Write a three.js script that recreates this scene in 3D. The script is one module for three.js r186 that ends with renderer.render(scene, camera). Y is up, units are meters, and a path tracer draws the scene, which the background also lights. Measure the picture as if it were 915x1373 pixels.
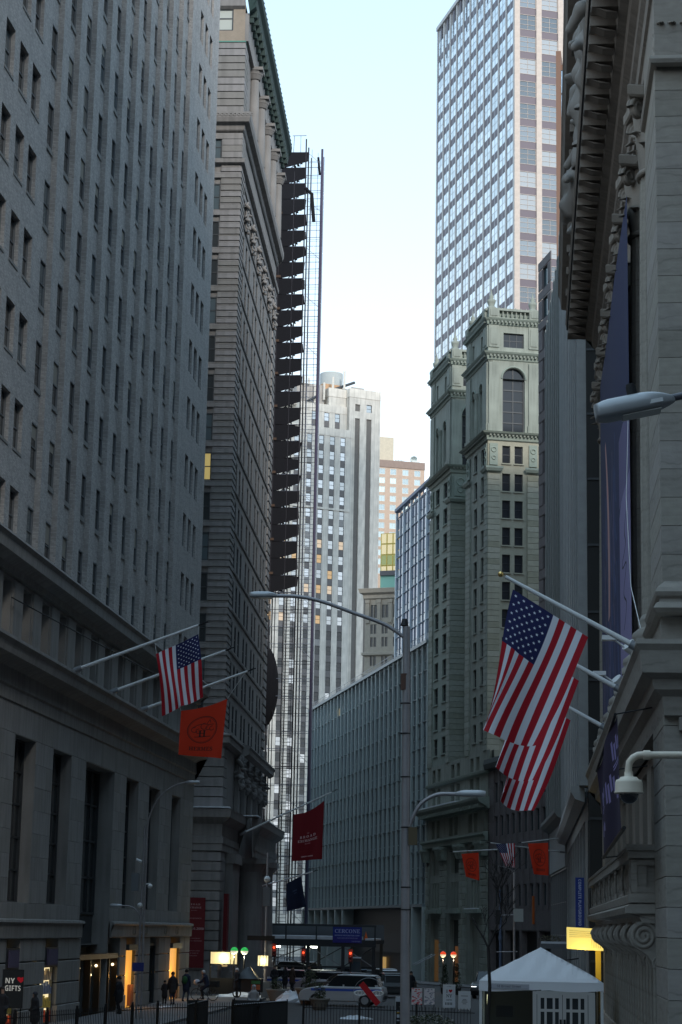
import * as THREE from 'three';
import { MarchingCubes } from 'three/addons/objects/MarchingCubes.js';
import { mergeGeometries } from 'three/addons/utils/BufferGeometryUtils.js';

// ---------------------------------------------------------------- camera, sky, sun, exposure
const scene = new THREE.Scene();
const camera = new THREE.PerspectiveCamera(28.9217, 682 / 1024, 0.3, 3000);
camera.position.set(0, 4.45, 0);
camera.rotation.set(0.206792, 0.094652, 0.0191125, 'YXZ');
const renderer = new THREE.WebGLRenderer({ antialias: true });
renderer.toneMapping = THREE.LinearToneMapping;
renderer.toneMappingExposure = 1.5;
renderer.shadowMap.enabled = true;
{
  const W = 256, H = 128, d = new Float32Array(W * H * 4);
  const stops = [[-90, .30, .30, .31], [-1, .85, .9, .95], [4, 1.0, 1.04, 1.08], [13, .78, .91, 1.02], [20, .61, .81, .98], [27, .49, .71, .93], [50, .47, .69, .91], [90, .45, .67, .9]];
  for (let j = 0; j < H; j++) {
    const el = (j + .5) / H * 180 - 90; let k = 0;
    while (k < stops.length - 2 && stops[k + 1][0] < el) k++;
    const a = stops[k], b = stops[k + 1], t = Math.min(1, Math.max(0, (el - a[0]) / (b[0] - a[0])));
    for (let i = 0; i < W; i++) { const o = (j * W + i) * 4; for (let c = 0; c < 3; c++) d[o + c] = a[c + 1] + (b[c + 1] - a[c + 1]) * t; d[o + 3] = 1; }
  }
  const tx = new THREE.DataTexture(d, W, H, THREE.RGBAFormat, THREE.FloatType);
  tx.mapping = THREE.EquirectangularReflectionMapping; tx.magFilter = THREE.LinearFilter; tx.minFilter = THREE.LinearFilter; tx.needsUpdate = true;
  scene.background = tx; scene.environment = tx;
}
const sun = new THREE.DirectionalLight(new THREE.Color(1, .95, .88), 1.9);
sun.position.set(0.36 * 400, 0.46 * 400, 0.82 * 400 - 200); sun.target.position.set(0, 0, -200);
sun.castShadow = true; sun.shadow.radius = 22; sun.shadow.mapSize.set(4096, 4096);
Object.assign(sun.shadow.camera, { left: -260, right: 260, top: 260, bottom: -260, near: 1, far: 1200 });
scene.add(sun, sun.target);

// ---------------------------------------------------------------- helpers
let seed = 7; const rnd = () => { seed = (seed * 16807) % 2147483647; return seed / 2147483647; };
const rr = (a, b) => a + (b - a) * rnd();
const R = d => d * Math.PI / 180;
const taken = {};
const numbered = n => { const k = taken[n] = (taken[n] ?? -1) + 1; return k ? n + '_' + String(k).padStart(3, '0') : n; };
function thing(name, label, category, pos = [0, 0, 0], ry = 0, group) {
  const o = new THREE.Group(); o.name = numbered(name); o.position.set(...pos); o.rotation.y = ry;
  o.userData = { label, category }; if (group) o.userData.group = group; scene.add(o); return o;
}
function copyOf(src, label, pos, ry, group) {
  const c = src.clone(); c.name = numbered(src.name.replace(/_\d\d\d$/, '')); c.userData = { ...src.userData };
  if (label) c.userData.label = label; if (group) c.userData.group = group;
  if (pos) c.position.set(...pos); if (ry !== undefined) c.rotation.y = ry; scene.add(c); return c;
}
function mesh(name, geo, mat, parent, label) {
  const m = new THREE.Mesh(geo, mat); m.name = name; m.castShadow = m.receiveShadow = true; if (label) m.userData.label = label;
  (parent || scene).add(m); return m;
}
function structure(name, geo, mat) { const m = mesh(numbered(name), geo, mat); m.userData.kind = 'structure'; return m; }

// collects faces of one part; uv in metres
class MB {
  constructor() { this.p = []; this.n = []; this.u = []; }
  tri(a, b, c, ua, ub, uc) {
    const e = [b[0] - a[0], b[1] - a[1], b[2] - a[2]], f = [c[0] - a[0], c[1] - a[1], c[2] - a[2]];
    let x = e[1] * f[2] - e[2] * f[1], y = e[2] * f[0] - e[0] * f[2], z = e[0] * f[1] - e[1] * f[0]; const l = Math.hypot(x, y, z) || 1; x /= l; y /= l; z /= l;
    const U = ua ? [ua, ub, uc] : [a, b, c].map(q => Math.abs(y) > .7 ? [q[0], q[2]] : Math.abs(x) > Math.abs(z) ? [q[2], q[1]] : [q[0], q[1]]);
    [a, b, c].forEach((q, i) => { this.p.push(...q); this.n.push(x, y, z); this.u.push(...U[i]); });
  }
  quad(a, b, c, d) { this.tri(a, b, c); this.tri(a, c, d); return this; }
  box(x0, x1, y0, y1, z0, z1, skip = '') {
    if (!skip.includes('f')) this.quad([x0, y0, z1], [x1, y0, z1], [x1, y1, z1], [x0, y1, z1]);
    if (!skip.includes('k')) this.quad([x1, y0, z0], [x0, y0, z0], [x0, y1, z0], [x1, y1, z0]);
    this.quad([x1, y0, z1], [x1, y0, z0], [x1, y1, z0], [x1, y1, z1]); this.quad([x0, y0, z0], [x0, y0, z1], [x0, y1, z1], [x0, y1, z0]);
    this.quad([x0, y1, z1], [x1, y1, z1], [x1, y1, z0], [x0, y1, z0]); this.quad([x0, y0, z0], [x1, y0, z0], [x1, y0, z1], [x0, y0, z1]); return this;
  }
  // wall in the plane z with openings [x0,x1,y0,y1] and reveals going back
  wall(x0, x1, y0, y1, z, open, rec) {
    const cl = (v, a, b) => Math.max(a, Math.min(b, v));
    const xs = [...new Set([x0, x1, ...open.flatMap(o => [cl(o[0], x0, x1), cl(o[1], x0, x1)])].map(v => +v.toFixed(4)))].sort((a, b) => a - b);
    const ys = [...new Set([y0, y1, ...open.flatMap(o => [cl(o[2], y0, y1), cl(o[3], y0, y1)])].map(v => +v.toFixed(4)))].sort((a, b) => a - b);
    for (let i = 0; i < xs.length - 1; i++) {
      const mx = (xs[i] + xs[i + 1]) / 2; let start = null;
      for (let j = 0; j <= ys.length - 1; j++) {
        const solid = j < ys.length - 1 && !open.some(o => mx > o[0] && mx < o[1] && (ys[j] + ys[j + 1]) / 2 > o[2] && (ys[j] + ys[j + 1]) / 2 < o[3]);
        if (solid && start === null) start = ys[j];
        if (!solid && start !== null) { this.quad([xs[i], start, z], [xs[i + 1], start, z], [xs[i + 1], ys[j], z], [xs[i], ys[j], z]); start = null; }
      }
    }
    for (const [a, b, c, d] of open) {
      const k = z - rec;
      this.quad([a, c, z], [a, c, k], [a, d, k], [a, d, z]); this.quad([b, c, k], [b, c, z], [b, d, z], [b, d, k]);
      this.quad([a, d, z], [a, d, k], [b, d, k], [b, d, z]); this.quad([a, c, k], [a, c, z], [b, c, z], [b, c, k]);
    }
    return this;
  }
  // profile [[out,y],...] swept along x from a to b (moulding); mitred return on ends when ret given
  mould(prof, x0, x1, z, e0 = 0, e1 = 0) {
    for (let i = 0; i < prof.length - 1; i++) {
      const [o, y] = prof[i], [q, w] = prof[i + 1];
      this.quad([x0 - o * e0, y, z + o], [x1 + o * e1, y, z + o], [x1 + q * e1, w, z + q], [x0 - q * e0, w, z + q]);
    }
    const cap = (x, s, e) => { for (let i = 1; i < prof.length - 1; i++) { const P = k => [x + s * prof[k][0] * e, prof[k][1], z + prof[k][0]]; s > 0 ? this.tri(P(0), P(i), P(i + 1)) : this.tri(P(0), P(i + 1), P(i)); } };
    if (!e0) cap(x0, -1, 0); if (!e1) cap(x1, 1, 0); return this;
  }
  add(g, m) {
    g = g.index ? g.toNonIndexed() : g.clone(); if (m) g.applyMatrix4(m);
    const p = g.attributes.position.array, n = g.attributes.normal.array;
    for (let i = 0; i < p.length; i += 3) {
      this.p.push(p[i], p[i + 1], p[i + 2]); this.n.push(n[i], n[i + 1], n[i + 2]);
      const ax = Math.abs(n[i]), ay = Math.abs(n[i + 1]), az = Math.abs(n[i + 2]);
      this.u.push(...(ay > .7 ? [p[i], p[i + 2]] : ax > az ? [p[i + 2], p[i + 1]] : [p[i], p[i + 1]]));
    }
    return this;
  }
  bar(a, b, r, seg = 6, r2) {
    const A = new THREE.Vector3(...a), B = new THREE.Vector3(...b), l = A.distanceTo(B);
    const g = new THREE.CylinderGeometry(r2 ?? r, r, l, seg), q = new THREE.Quaternion().setFromUnitVectors(new THREE.Vector3(0, 1, 0), B.clone().sub(A).normalize());
    return this.add(g, new THREE.Matrix4().compose(A.add(B).multiplyScalar(.5), q, new THREE.Vector3(1, 1, 1)));
  }
  geo() {
    const g = new THREE.BufferGeometry();
    g.setAttribute('position', new THREE.Float32BufferAttribute(this.p, 3)); g.setAttribute('normal', new THREE.Float32BufferAttribute(this.n, 3)); g.setAttribute('uv', new THREE.Float32BufferAttribute(this.u, 2)); return g;
  }
}
const T = (x, y, z, rx = 0, ry = 0, rz = 0, s = 1) => new THREE.Matrix4().compose(new THREE.Vector3(x, y, z), new THREE.Quaternion().setFromEuler(new THREE.Euler(rx, ry, rz)), Array.isArray(s) ? new THREE.Vector3(...s) : new THREE.Vector3(s, s, s));
// a face of a building: local x along the wall, y up, z outward
class Face {
  constructor(root, x, z, ry, y = 0) { Object.assign(this, { root, x, z, ry, y }); }
  put(name, g, mat, parent, label) { const m = mesh(name, g instanceof MB ? g.geo() : g, mat, parent || this.root, label); m.position.set(this.x, this.y, this.z); m.rotation.y = this.ry; return m; }
  at(name, g, mat, x, y, z = 0, label) { const c = Math.cos(this.ry), s = Math.sin(this.ry); const m = mesh(name, g, mat, this.root, label); m.position.set(this.x + x * c + z * s, this.y + y, this.z - x * s + z * c); m.rotation.y = this.ry; return m; }
}
const gcache = {};
const cached = (k, f) => gcache[k] || (gcache[k] = f());
const boxGeo = (w, h, d, bev = 0) => cached(`b${w.toFixed(3)},${h.toFixed(3)},${d.toFixed(3)},${bev}`, () => {
  if (!bev) return new MB().box(-w / 2, w / 2, 0, h, -d, 0).geo();
  const m = new MB(), W = w / 2, b = bev; // block whose front edges are chamfered
  m.quad([-W + b, b, 0], [W - b, b, 0], [W - b, h - b, 0], [-W + b, h - b, 0]);
  m.quad([-W, 0, -b], [W, 0, -b], [W - b, b, 0], [-W + b, b, 0]); m.quad([W, 0, -b], [W, h, -b], [W - b, h - b, 0], [W - b, b, 0]);
  m.quad([W, h, -b], [-W, h, -b], [-W + b, h - b, 0], [W - b, h - b, 0]); m.quad([-W, h, -b], [-W, 0, -b], [-W + b, b, 0], [-W + b, h - b, 0]);
  m.quad([W, 0, -b], [W, 0, -d], [W, h, -d], [W, h, -b]); m.quad([-W, 0, -d], [-W, 0, -b], [-W, h, -b], [-W, h, -d]);
  m.quad([-W, h, -b], [W, h, -b], [W, h, -d], [-W, h, -d]); m.quad([-W, 0, -d], [W, 0, -d], [W, 0, -b], [-W, 0, -b]); return m.geo();
});
// window frame with bars (nx panes across, ny up) and its pane; origin bottom centre, glass at z=0
const frameGeo = (w, h, nx, ny, t = .06, dp = .07) => cached(`w${w.toFixed(2)},${h.toFixed(2)},${nx},${ny},${t}`, () => {
  const m = new MB(), W = w / 2; m.box(-W, -W + t, 0, h, -.03, dp).box(W - t, W, 0, h, -.03, dp).box(-W + t, W - t, 0, t, -.03, dp).box(-W + t, W - t, h - t, h, -.03, dp);
  for (let i = 1; i < nx; i++) { const x = -W + w * i / nx; m.box(x - t * .35, x + t * .35, t, h - t, -.03, dp * .7); }
  for (let j = 1; j < ny; j++) { const y = h * j / ny; m.box(-W + t, W - t, y - t * .4, y + t * .4, -.03, dp * .6); } return m.geo();
});
const paneGeo = (w, h) => cached(`p${w.toFixed(2)},${h.toFixed(2)}`, () => new MB().quad([-w / 2 + .02, .02, 0], [w / 2 - .02, .02, 0], [w / 2 - .02, h - .02, 0], [-w / 2 + .02, h - .02, 0]).geo());
function win(face, x, y, z, w, h, nx, ny, fm, gm, t, dp) { const f = face.at('window', frameGeo(w, h, nx, ny, t, dp), fm, x, y, z); mesh('pane', paneGeo(w, h), gm, f); return f; }
// courses of stone blocks over x0..x1, y0..y1 of a face, leaving openings free
function blocks(face, name, x0, x1, y0, y1, ch, bw, open, z, d, mats, joint = .02, bev = .015, stag = .5) {
  const n = Math.max(1, Math.round((y1 - y0) / ch)), hgt = (y1 - y0) / n;
  for (let j = 0; j < n; j++) {
    const ya = y0 + j * hgt, yb = ya + hgt; let spans = [[x0, x1]];
    for (const o of open) if (o[2] < yb - .1 && o[3] > ya + .1) spans = spans.flatMap(([a, b]) => o[1] <= a || o[0] >= b ? [[a, b]] : [[a, Math.min(b, o[0])], [Math.max(a, o[1]), b]].filter(q => q[1] - q[0] > .08));
    for (const [a, b] of spans) {
      const k = Math.max(1, Math.round((b - a) / bw)); let xs = [a];
      for (let i = 1; i < k; i++) xs.push(a + (b - a) * (i + (k > 1 && j % 2 ? stag - .5 + .25 : -.12)) / k); xs.push(b);
      for (let i = 0; i < k; i++) { const w = xs[i + 1] - xs[i]; face.at(name, boxGeo(w - joint, hgt - joint, d, bev), mats[Math.floor(rnd() * mats.length)], (xs[i] + xs[i + 1]) / 2, ya + joint / 2, z); }
    }
  }
}

// ---------------------------------------------------------------- textures
const hash = (x, y, s) => { let h = (x * 374761393 + y * 668265263 + s * 1442695041) | 0; h = Math.imul(h ^ (h >>> 13), 1274126177); return ((h ^ (h >>> 16)) >>> 0) / 4294967296; };
const vnoise = (x, y, px, py, s) => { // periodic value noise
  const X = Math.floor(x), Y = Math.floor(y), fx = x - X, fy = y - Y, w = (a, n) => ((a % n) + n) % n, sx = fx * fx * (3 - 2 * fx), sy = fy * fy * (3 - 2 * fy);
  const g = (a, b) => hash(w(a, px), w(b, py), s); const t = g(X, Y) + (g(X + 1, Y) - g(X, Y)) * sx, u = g(X, Y + 1) + (g(X + 1, Y + 1) - g(X, Y + 1)) * sx; return t + (u - t) * sy;
};
function tex(size, fn, metres, srgb = true) {
  const d = new Uint8Array(size * size * 4);
  for (let j = 0; j < size; j++) for (let i = 0; i < size; i++) { const c = fn(i / size, j / size), o = (j * size + i) * 4; for (let k = 0; k < 3; k++) d[o + k] = Math.max(0, Math.min(255, (srgb ? Math.pow(Math.max(0, Array.isArray(c) ? c[k] : c), 1 / 2.2) : c) * 255)); d[o + 3] = 255; }
  const t = new THREE.DataTexture(d, size, size); t.wrapS = t.wrapT = THREE.RepeatWrapping; t.magFilter = THREE.LinearFilter; t.minFilter = THREE.LinearMipmapLinearFilter; t.generateMipmaps = true;
  t.repeat.set(1 / metres, 1 / metres); if (srgb) t.colorSpace = THREE.SRGBColorSpace; t.needsUpdate = true; return t;
}
const fbm = (u, v, f, s, o = 4) => { let a = 0, w = .5, t = 0; for (let k = 0; k < o; k++) { a += w * vnoise(u * f, v * f, f, f, s + k); t += w; w *= .55; f *= 2; } return a / t; };
const texStone = tex(512, (u, v) => .8 + .3 * (fbm(u, v, 5, 1, 6) - .5) + .12 * (hash(u * 512 | 0, v * 512 | 0, 3) - .5) + .22 * (vnoise(u * 40, v * 3, 40, 3, 9) - .5), 7);
const texFine = tex(256, (u, v) => .86 + .2 * (fbm(u, v, 8, 21, 5) - .5) + .1 * (hash(u * 256 | 0, v * 256 | 0, 5) - .5), 2.3);
const texVein = tex(512, (u, v) => { const w = v * 9 + 1.6 * fbm(u, v, 3, 31, 4); const k = Math.abs((w % 1) - .5) * 2, m = vnoise(u * 6, v * 14, 6, 14, 44); return .86 - (k < .3 ? .2 * Math.max(0, m - .45) * 2 * (1 - k / .3) : 0) + .14 * (vnoise(u * 9, v * 60, 9, 60, 12) - .5) * vnoise(u * 3, v * 5, 3, 5, 15) + .16 * (fbm(u, v * 1, 12, 50, 4) - .5) - .1 * vnoise(u * 4, v * 30, 4, 30, 61); }, 2.4);
const texBrick = tex(512, (u, v) => { const c = 50, row = Math.floor(v * c), fx = (u * 16 + (row % 2) * .5), col = Math.floor(fx) % 16; const mort = (v * c) % 1 < .2 || fx % 1 < .07; return (mort ? .66 : .72 + .34 * (hash(col, row, 2) - .3)) + .2 * (fbm(u, v, 4, 70, 4) - .5); }, 3.6);
const bumpBrick = tex(512, (u, v) => { const c = 50, row = Math.floor(v * c), fx = (u * 16 + (row % 2) * .5); return (v * c) % 1 < .2 || fx % 1 < .07 ? .2 : .8; }, 3.6, false);
const texAsphalt = tex(512, (u, v) => .72 + .5 * (fbm(u, v, 4, 80, 6) - .5) + .22 * (hash(u * 512 | 0, v * 512 | 0, 8) - .5), 9);
const bumpGrain = tex(256, (u, v) => fbm(u, v, 16, 90, 4), 1.6, false);
const col = (r, g, b) => new THREE.Color().setRGB(r, g, b);
const M = (r, g, b, o = {}) => new THREE.MeshStandardMaterial({ color: col(r, g, b), roughness: .85, ...o });
const stone = (r, g, b, map = texStone, o = {}) => M(r, g, b, { map, bumpMap: bumpGrain, bumpScale: .006, ...o });
const shifted = (map, i) => { const t = map.clone(); t.offset.set(.37 * i + .11, .61 * i + .23); t.needsUpdate = true; return t; };
const three = (r, g, b, map, v = .08, o = {}) => [1 - v, 1, 1 + v, 1 + v * .4].map((k, i) => stone(r * k, g * k, b * k * (1 + (k - 1) * .3), cached('sh' + map.uuid + i, () => shifted(map, i)), o));
const glassM = (r, g, b, metal = .35, rough = .06) => M(r, g, b, { metalness: metal, roughness: rough });
const emis = (r, g, b, k = 1) => M(r * .3, g * .3, b * .3, { emissive: col(r, g, b), emissiveIntensity: k, roughness: .5 });
const mat = {
  brick: M(.52, .495, .475, { map: texBrick, bumpMap: bumpBrick, bumpScale: .008 }), lime: stone(.33, .32, .305), limes: three(.33, .32, .305, texStone, .05), limeDark: stone(.33, .32, .305),
  winDark: M(.05, .055, .06, { roughness: .5, metalness: .3 }), winGrey: M(.16, .17, .18, { roughness: .5 }), glassDark: glassM(.04, .045, .048, .08, .1), glassMid: glassM(.14, .18, .2, .45), glassSky: glassM(.6, .63, .65, .9, .05), blind: M(.5, .49, .46, { roughness: .8 }),
  iron: M(.02, .02, .022, { roughness: .55, metalness: .4 }), steel: M(.34, .35, .37, { roughness: .45, metalness: .6 }), white: M(.75, .75, .74, { roughness: .5 }), black: M(.015, .015, .016, { roughness: .6 }),
  warm: emis(1, .52, .12, .42), snow: stone(.82, .85, .9, texFine, { roughness: .95 }), asphalt: stone(.07, .07, .074, texAsphalt), walk: stone(.23, .23, .235, texAsphalt), red: M(.5, .012, .02), gold: M(.8, .55, .2, { metalness: .9, roughness: .25 })
};
// ---------------------------------------------------------------- ground
const gy = z => z > -130 ? 0 : z > -230 ? (z + 130) * .014 : z > -330 ? -1.4 + (z + 230) * .007 : -2.1;
function sheet(x0, x1, z0, z1, dy, nz = 1) { const m = new MB(); for (let i = 0; i < nz; i++) { const a = z0 + (z1 - z0) * i / nz, b = z0 + (z1 - z0) * (i + 1) / nz; m.quad([x0, gy(a) + dy, a], [x1, gy(a) + dy, a], [x1, gy(b) + dy, b], [x0, gy(b) + dy, b]); } return m.geo(); }
{ const m = new MB(), zs = [900, 0, -130, -180, -230, -280, -330, -2500]; for (let i = 0; i < zs.length - 1; i++) { const a = zs[i], b = zs[i + 1]; m.quad([-2500, gy(a), a], [2500, gy(a), a], [2500, gy(b), b], [-2500, gy(b), b]); } structure('road', m.geo(), mat.asphalt); }
function slab(x0, x1, z0, z1, h = .13) { const m = new MB(), n = 8; for (let i = 0; i < n; i++) { const a = z0 + (z1 - z0) * i / n, b = z0 + (z1 - z0) * (i + 1) / n, A = gy(a) + h, B = gy(b) + h; m.quad([x0, A, a], [x1, A, a], [x1, B, b], [x0, B, b]); m.quad([x1, A, a], [x1, A - h - .05, a], [x1, B - h - .05, b], [x1, B, b]); m.quad([x0, A - h - .05, a], [x0, A, a], [x0, B, b], [x0, B - h - .05, b]); } m.quad([x0, gy(z0) - .05, z0], [x1, gy(z0) - .05, z0], [x1, gy(z0) + h, z0], [x0, gy(z0) + h, z0]); return m.geo(); }
structure('pavement', slab(-21, -16.2, -40, -127), mat.walk);
structure('pavement', slab(-24, -15.8, -139, -190), mat.walk);
structure('pavement', slab(-1.2, 3.8, -40, -184), mat.walk);
{ // far pavement along the bend
  const m = new MB(), A = R(16), d = [-Math.sin(A), -Math.cos(A)], n = [-Math.cos(A), Math.sin(A)]; const P = (t, o) => { const x = 2.8 + d[0] * t + n[0] * o, z = -185 + d[1] * t + n[1] * o; return [x, gy(z) + .13, z]; };
  for (let t = 0; t < 136; t += 8) { m.quad(P(t, 5), P(t, 0), P(t + 8, 0), P(t + 8, 5)); const a = P(t, 5), b = P(t + 8, 5); m.quad([a[0], a[1] - .18, a[2]], a, b, [b[0], b[1] - .18, b[2]]); } structure('pavement', m.geo(), mat.walk);
}
// trodden snow lying on the pavements and along the kerbs
function snowPatch(cx, cz, rx, rz, h, label, seedv) {
  const m = new MB(), N = 14, K = 5, P = (i, k) => { const a = i / N * Math.PI * 2, f = k / K, w = 1 + .35 * (hash(i % N, k, seedv) - .5), x = cx + Math.cos(a) * rx * f * w, z = cz + Math.sin(a) * rz * f * w; return [x, gy(z) + (k === K ? 0 : h * (1 - f * f) * (.55 + .9 * hash(i % N, k, seedv + 3))) , z]; };
  for (let k = 0; k < K; k++) for (let i = 0; i < N; i++) { const a = P(i, k), b = P(i + 1, k), c = P(i + 1, k + 1), d = P(i, k + 1); if (k) m.tri(a, b, c), m.tri(a, c, d); else m.tri([cx, gy(cz) + h, cz], c, d); }
  const o = mesh(numbered('snow_pile'), m.geo(), mat.snow); o.userData = { label, category: 'snow' }; return o;
}

// ---------------------------------------------------------------- left: brick tower on a limestone bank base
{
  const b = thing('brick_office_building', 'grey brick office tower on a dark limestone base with tall slit windows', 'building', [-21, 0, -60], Math.PI / 2);
  const F = new Face(b, 0, 0, 0), TH = 76, t0 = 0, t1 = 65.8, fl = 3.715, y1 = 40.52;
  // tower: piers and recessed bays
  const single = Array.from({ length: 11 }, (_, k) => 20.72 + 3.27 * k), triR = [58.35, 60.2, 62.05], triL = [13.35, 15.6, 17.75], rows = []; for (let r = -5; r <= 8; r++) rows.push(y1 - 2.07 + fl * r);
  const slots = single.map(s => [s, s + 2.05, 19.5, TH]), tw = [];
  for (const y of rows) { for (const s of triR) tw.push([s, s + 1.15, y, y + 2.1]); for (const s of triL) tw.push([s, s + 1.4, y, y + 2.1]); for (const s of [2.9, 5.2, 7.5]) tw.push([s, s + 1.4, y, y + 2.1]); }
  F.put('brick_wall', new MB().wall(t0, t1, 19.5, TH, 0, [...slots, ...tw], .26), mat.brick);
  const back = []; for (const y of rows) for (const s of single) back.push([s + .06, s + 1.98, y, y + 2.1]);
  const bw = new MB(); for (const s of single) bw.wall(s, s + 2.05, 19.5, TH, -.26, back.filter(o => Math.abs(o[0] - s - .06) < .01), .08); F.put('recessed_bay_wall', bw, mat.brick);
  const core = new MB().box(t0, t1, 0, 15.2, -32, -1.1).box(t0, t1, 15.2, TH, -32, -.42); F.put('building_core', core, mat.limeDark);
  F.put('side_wall', new MB().box(t1 - .5, t1 - .02, 19.5, TH, -31, -.02).box(t0 + .02, t0 + .5, 19.5, TH, -31, -.02), mat.brick);
  const blindG = M(.2, .19, .17, { roughness: .35 }), blindB = M(.3, .28, .24, { roughness: .8 }), sill = new MB().box(-.96, .96, -.22, 0, -.02, .12).geo(), sillW = new MB().box(-.72, .72, -.12, 0, -.02, .27).geo();
  for (const y of rows) {
    for (const s of single) { const f = win(F, s + 1.02, y, -.32, 1.92, 2.1, 1, 2, mat.winGrey, (q => q < .14 ? mat.glassMid : q < .2 ? blindG : mat.glassDark)(rnd())); mesh('sill', sill, mat.lime, f); if (rnd() < .4) { const h = rr(.3, 1.1); mesh('blind', cached('bl' + h.toFixed(1), () => new MB().quad([-.9, 2.04 - h, .012], [.9, 2.04 - h, .012], [.9, 2.04, .012], [-.9, 2.04, .012]).geo()), blindB, f); } }
    for (const s of triR) { const f = win(F, s + .575, y, -.2, 1.15, 2.1, 1, 2, mat.winGrey, mat.glassDark); }
    for (const s of triL) { const f = win(F, s + .7, y, -.24, 1.4, 2.1, 1, 2, mat.winGrey, rnd() < .3 ? mat.glassMid : mat.glassDark); mesh('sill', sillW, mat.lime, f); }
  }
  // attic of the base with panelled pilasters
  const att = []; for (let k = -5; k <= 10; k++) att.push([20.4 + 3.3 * k + .02, 21.92 + 3.3 * k, 15.95, 18.15]);
  F.put('attic_wall', new MB().wall(t0, t1, 15.4, 18.4, .05, att, .55), mat.lime);
  const pilG = new MB().box(-.75, .75, 0, 2.3, 0, .1).wall(-.75, .75, 0, 2.3, .1, [[-.5, .5, .25, 2.05]], .06).geo();
  for (const o of att) { win(F, (o[0] + o[1]) / 2, o[2], -.45, 1.5, 2.2, 1, 1, mat.winDark, mat.glassDark); F.at('panelled_pilaster', pilG, mat.lime, o[1] + .9, 15.9, .04); }
  F.put('upper_cornice', new MB().mould([[0, 18.3], [.2, 18.32], [.25, 18.6], [.5, 18.75], [.72, 18.82], [.75, 19.25], [.88, 19.4], [.85, 19.5], [0, 19.62]], t0, t1, .05, 0, 0), mat.limeDark);
  F.put('main_cornice', new MB().mould([[0, 13.3], [.06, 13.34], [.06, 13.85], [.14, 13.92], [.12, 14.6], [.35, 14.75], [.8, 14.85], [.86, 15.2], [1, 15.35], [1, 15.48], [0, 15.6]], t0, t1, 0, 0, 0), mat.lime);
  // ashlar base in single blocks
  const tall = [[6.9, 10.5], [13.8, 17.4], [20.7, 24.3], [27.5, 31.2], [34.3, 41.1], [44.2, 47.6], [50.7, 54.05], [58, 61.1]], shop = [[8, 10.5], [15, 17.2], [20.8, 23.0], [27.5, 30.0], [34.6, 43.9], [45.6, 48.2], [52.4, 55.2], [58.9, 62.2]];
  const oU = tall.map(([a, c]) => [a, c, a === 34.3 ? 0 : 5.25, 12.1]), oS = shop.map(([a, c]) => [a, c, 0, 3.45]);
  blocks(F, 'stone_block', t0, t1, 12.1, 13.3, 1.2, 3.4, [], 0, .6, mat.limes, .012, .006);
  blocks(F, 'stone_block', t0, t1, 5.25, 12.1, .98, 1.7, oU, 0, .6, mat.limes, .012, .006);
  blocks(F, 'stone_block', t0, t1, 4.5, 5.25, .75, 3.4, oU, 0, .6, mat.limes, .012, .006);
  blocks(F, 'stone_block', t0, t1, .85, 3.8, .98, 2.2, oS, .06, .7, mat.limes, .05, .03);
  blocks(F, 'plinth_block', t0, t1, 0, .85, .85, 3, oS, .12, .7, mat.limes, .02, .02);
  const bk = new MB().wall(t0, t1, 0, 13.3, -.5, [...oU, ...oS], .7); F.put('wall_backing', bk, mat.limeDark);
  for (const o of oU) if (o[0] !== 34.3) F.put('window_reveal', new MB().wall(o[0] - .01, o[1] + .01, o[2] - .01, o[3] + .01, -.01, [[o[0] + .02, o[1] - .02, o[2] + .02, o[3] - .02]], .66), mat.lime);
  { const L = new MB(); let a = t0; for (const [p, q] of [[34.3, 41.1], [t1, t1]]) { L.mould([[0, 3.78], [.1, 3.82], [.12, 4.4], [.22, 4.46], [.2, 4.56], [0, 4.6]], a, p, .06); a = q; } F.put('string_course', L, mat.lime); }
  for (const [a, c] of tall) if (a !== 34.3) win(F, (a + c) / 2, 5.25, -.62, c - a, 6.85, 3, 5, mat.winDark, mat.glassDark, .1, .12);
  win(F, 37.7, 4.9, -.9, 6.6, 7.2, 4, 4, mat.winDark, mat.glassDark, .12, .14); F.put('window_reveal', new MB().wall(34.2, 41.2, 0, 12.2, -.02, [[34.33, 41.07, 0, 12.07]], .95), mat.lime);
  // entrance with revolving doors under the tall window
  F.put('spandrel_panel', new MB().box(34.5, 40.9, 3.3, 4.85, -.95, -.82), mat.winDark);
  const bronze = M(.09, .055, .03, { metalness: .7, roughness: .4 });
  const dr = F.put('entrance_door', new MB().box(34.7, 43.8, 2.75, 3.0, -.7, .02).box(34.7, 34.9, 0, 2.75, -.5, 0).box(37.2, 37.36, 0, 2.75, -.5, 0).box(39.4, 39.56, 0, 2.75, -.5, 0).box(41.6, 41.76, 0, 2.75, -.5, 0).box(43.6, 43.8, 0, 2.75, -.5, 0), bronze);
  for (const x of [36.05, 38.38, 40.58, 42.68]) { const g = mesh('pane', paneGeo(2.1, 2.7), mat.glassMid, dr); g.position.set(x, .02, -.3); }
  const lampM = emis(1, .8, .45, 2.2); for (const x of [35.3, 37.9, 39.2, 41.9, 43.2]) { const l = mesh('door_lamp', new THREE.SphereGeometry(.07, 10, 8), lampM, dr); l.position.set(x, 2.55 - (x % 1) * .6, -.15); }
  // shop windows: lit orange, gift-shop display, dark ones
  const litShop = emis(1, .46, .08, .5), litW = emis(1, .82, .45, .7), litB = M(.1, .08, .14);
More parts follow.
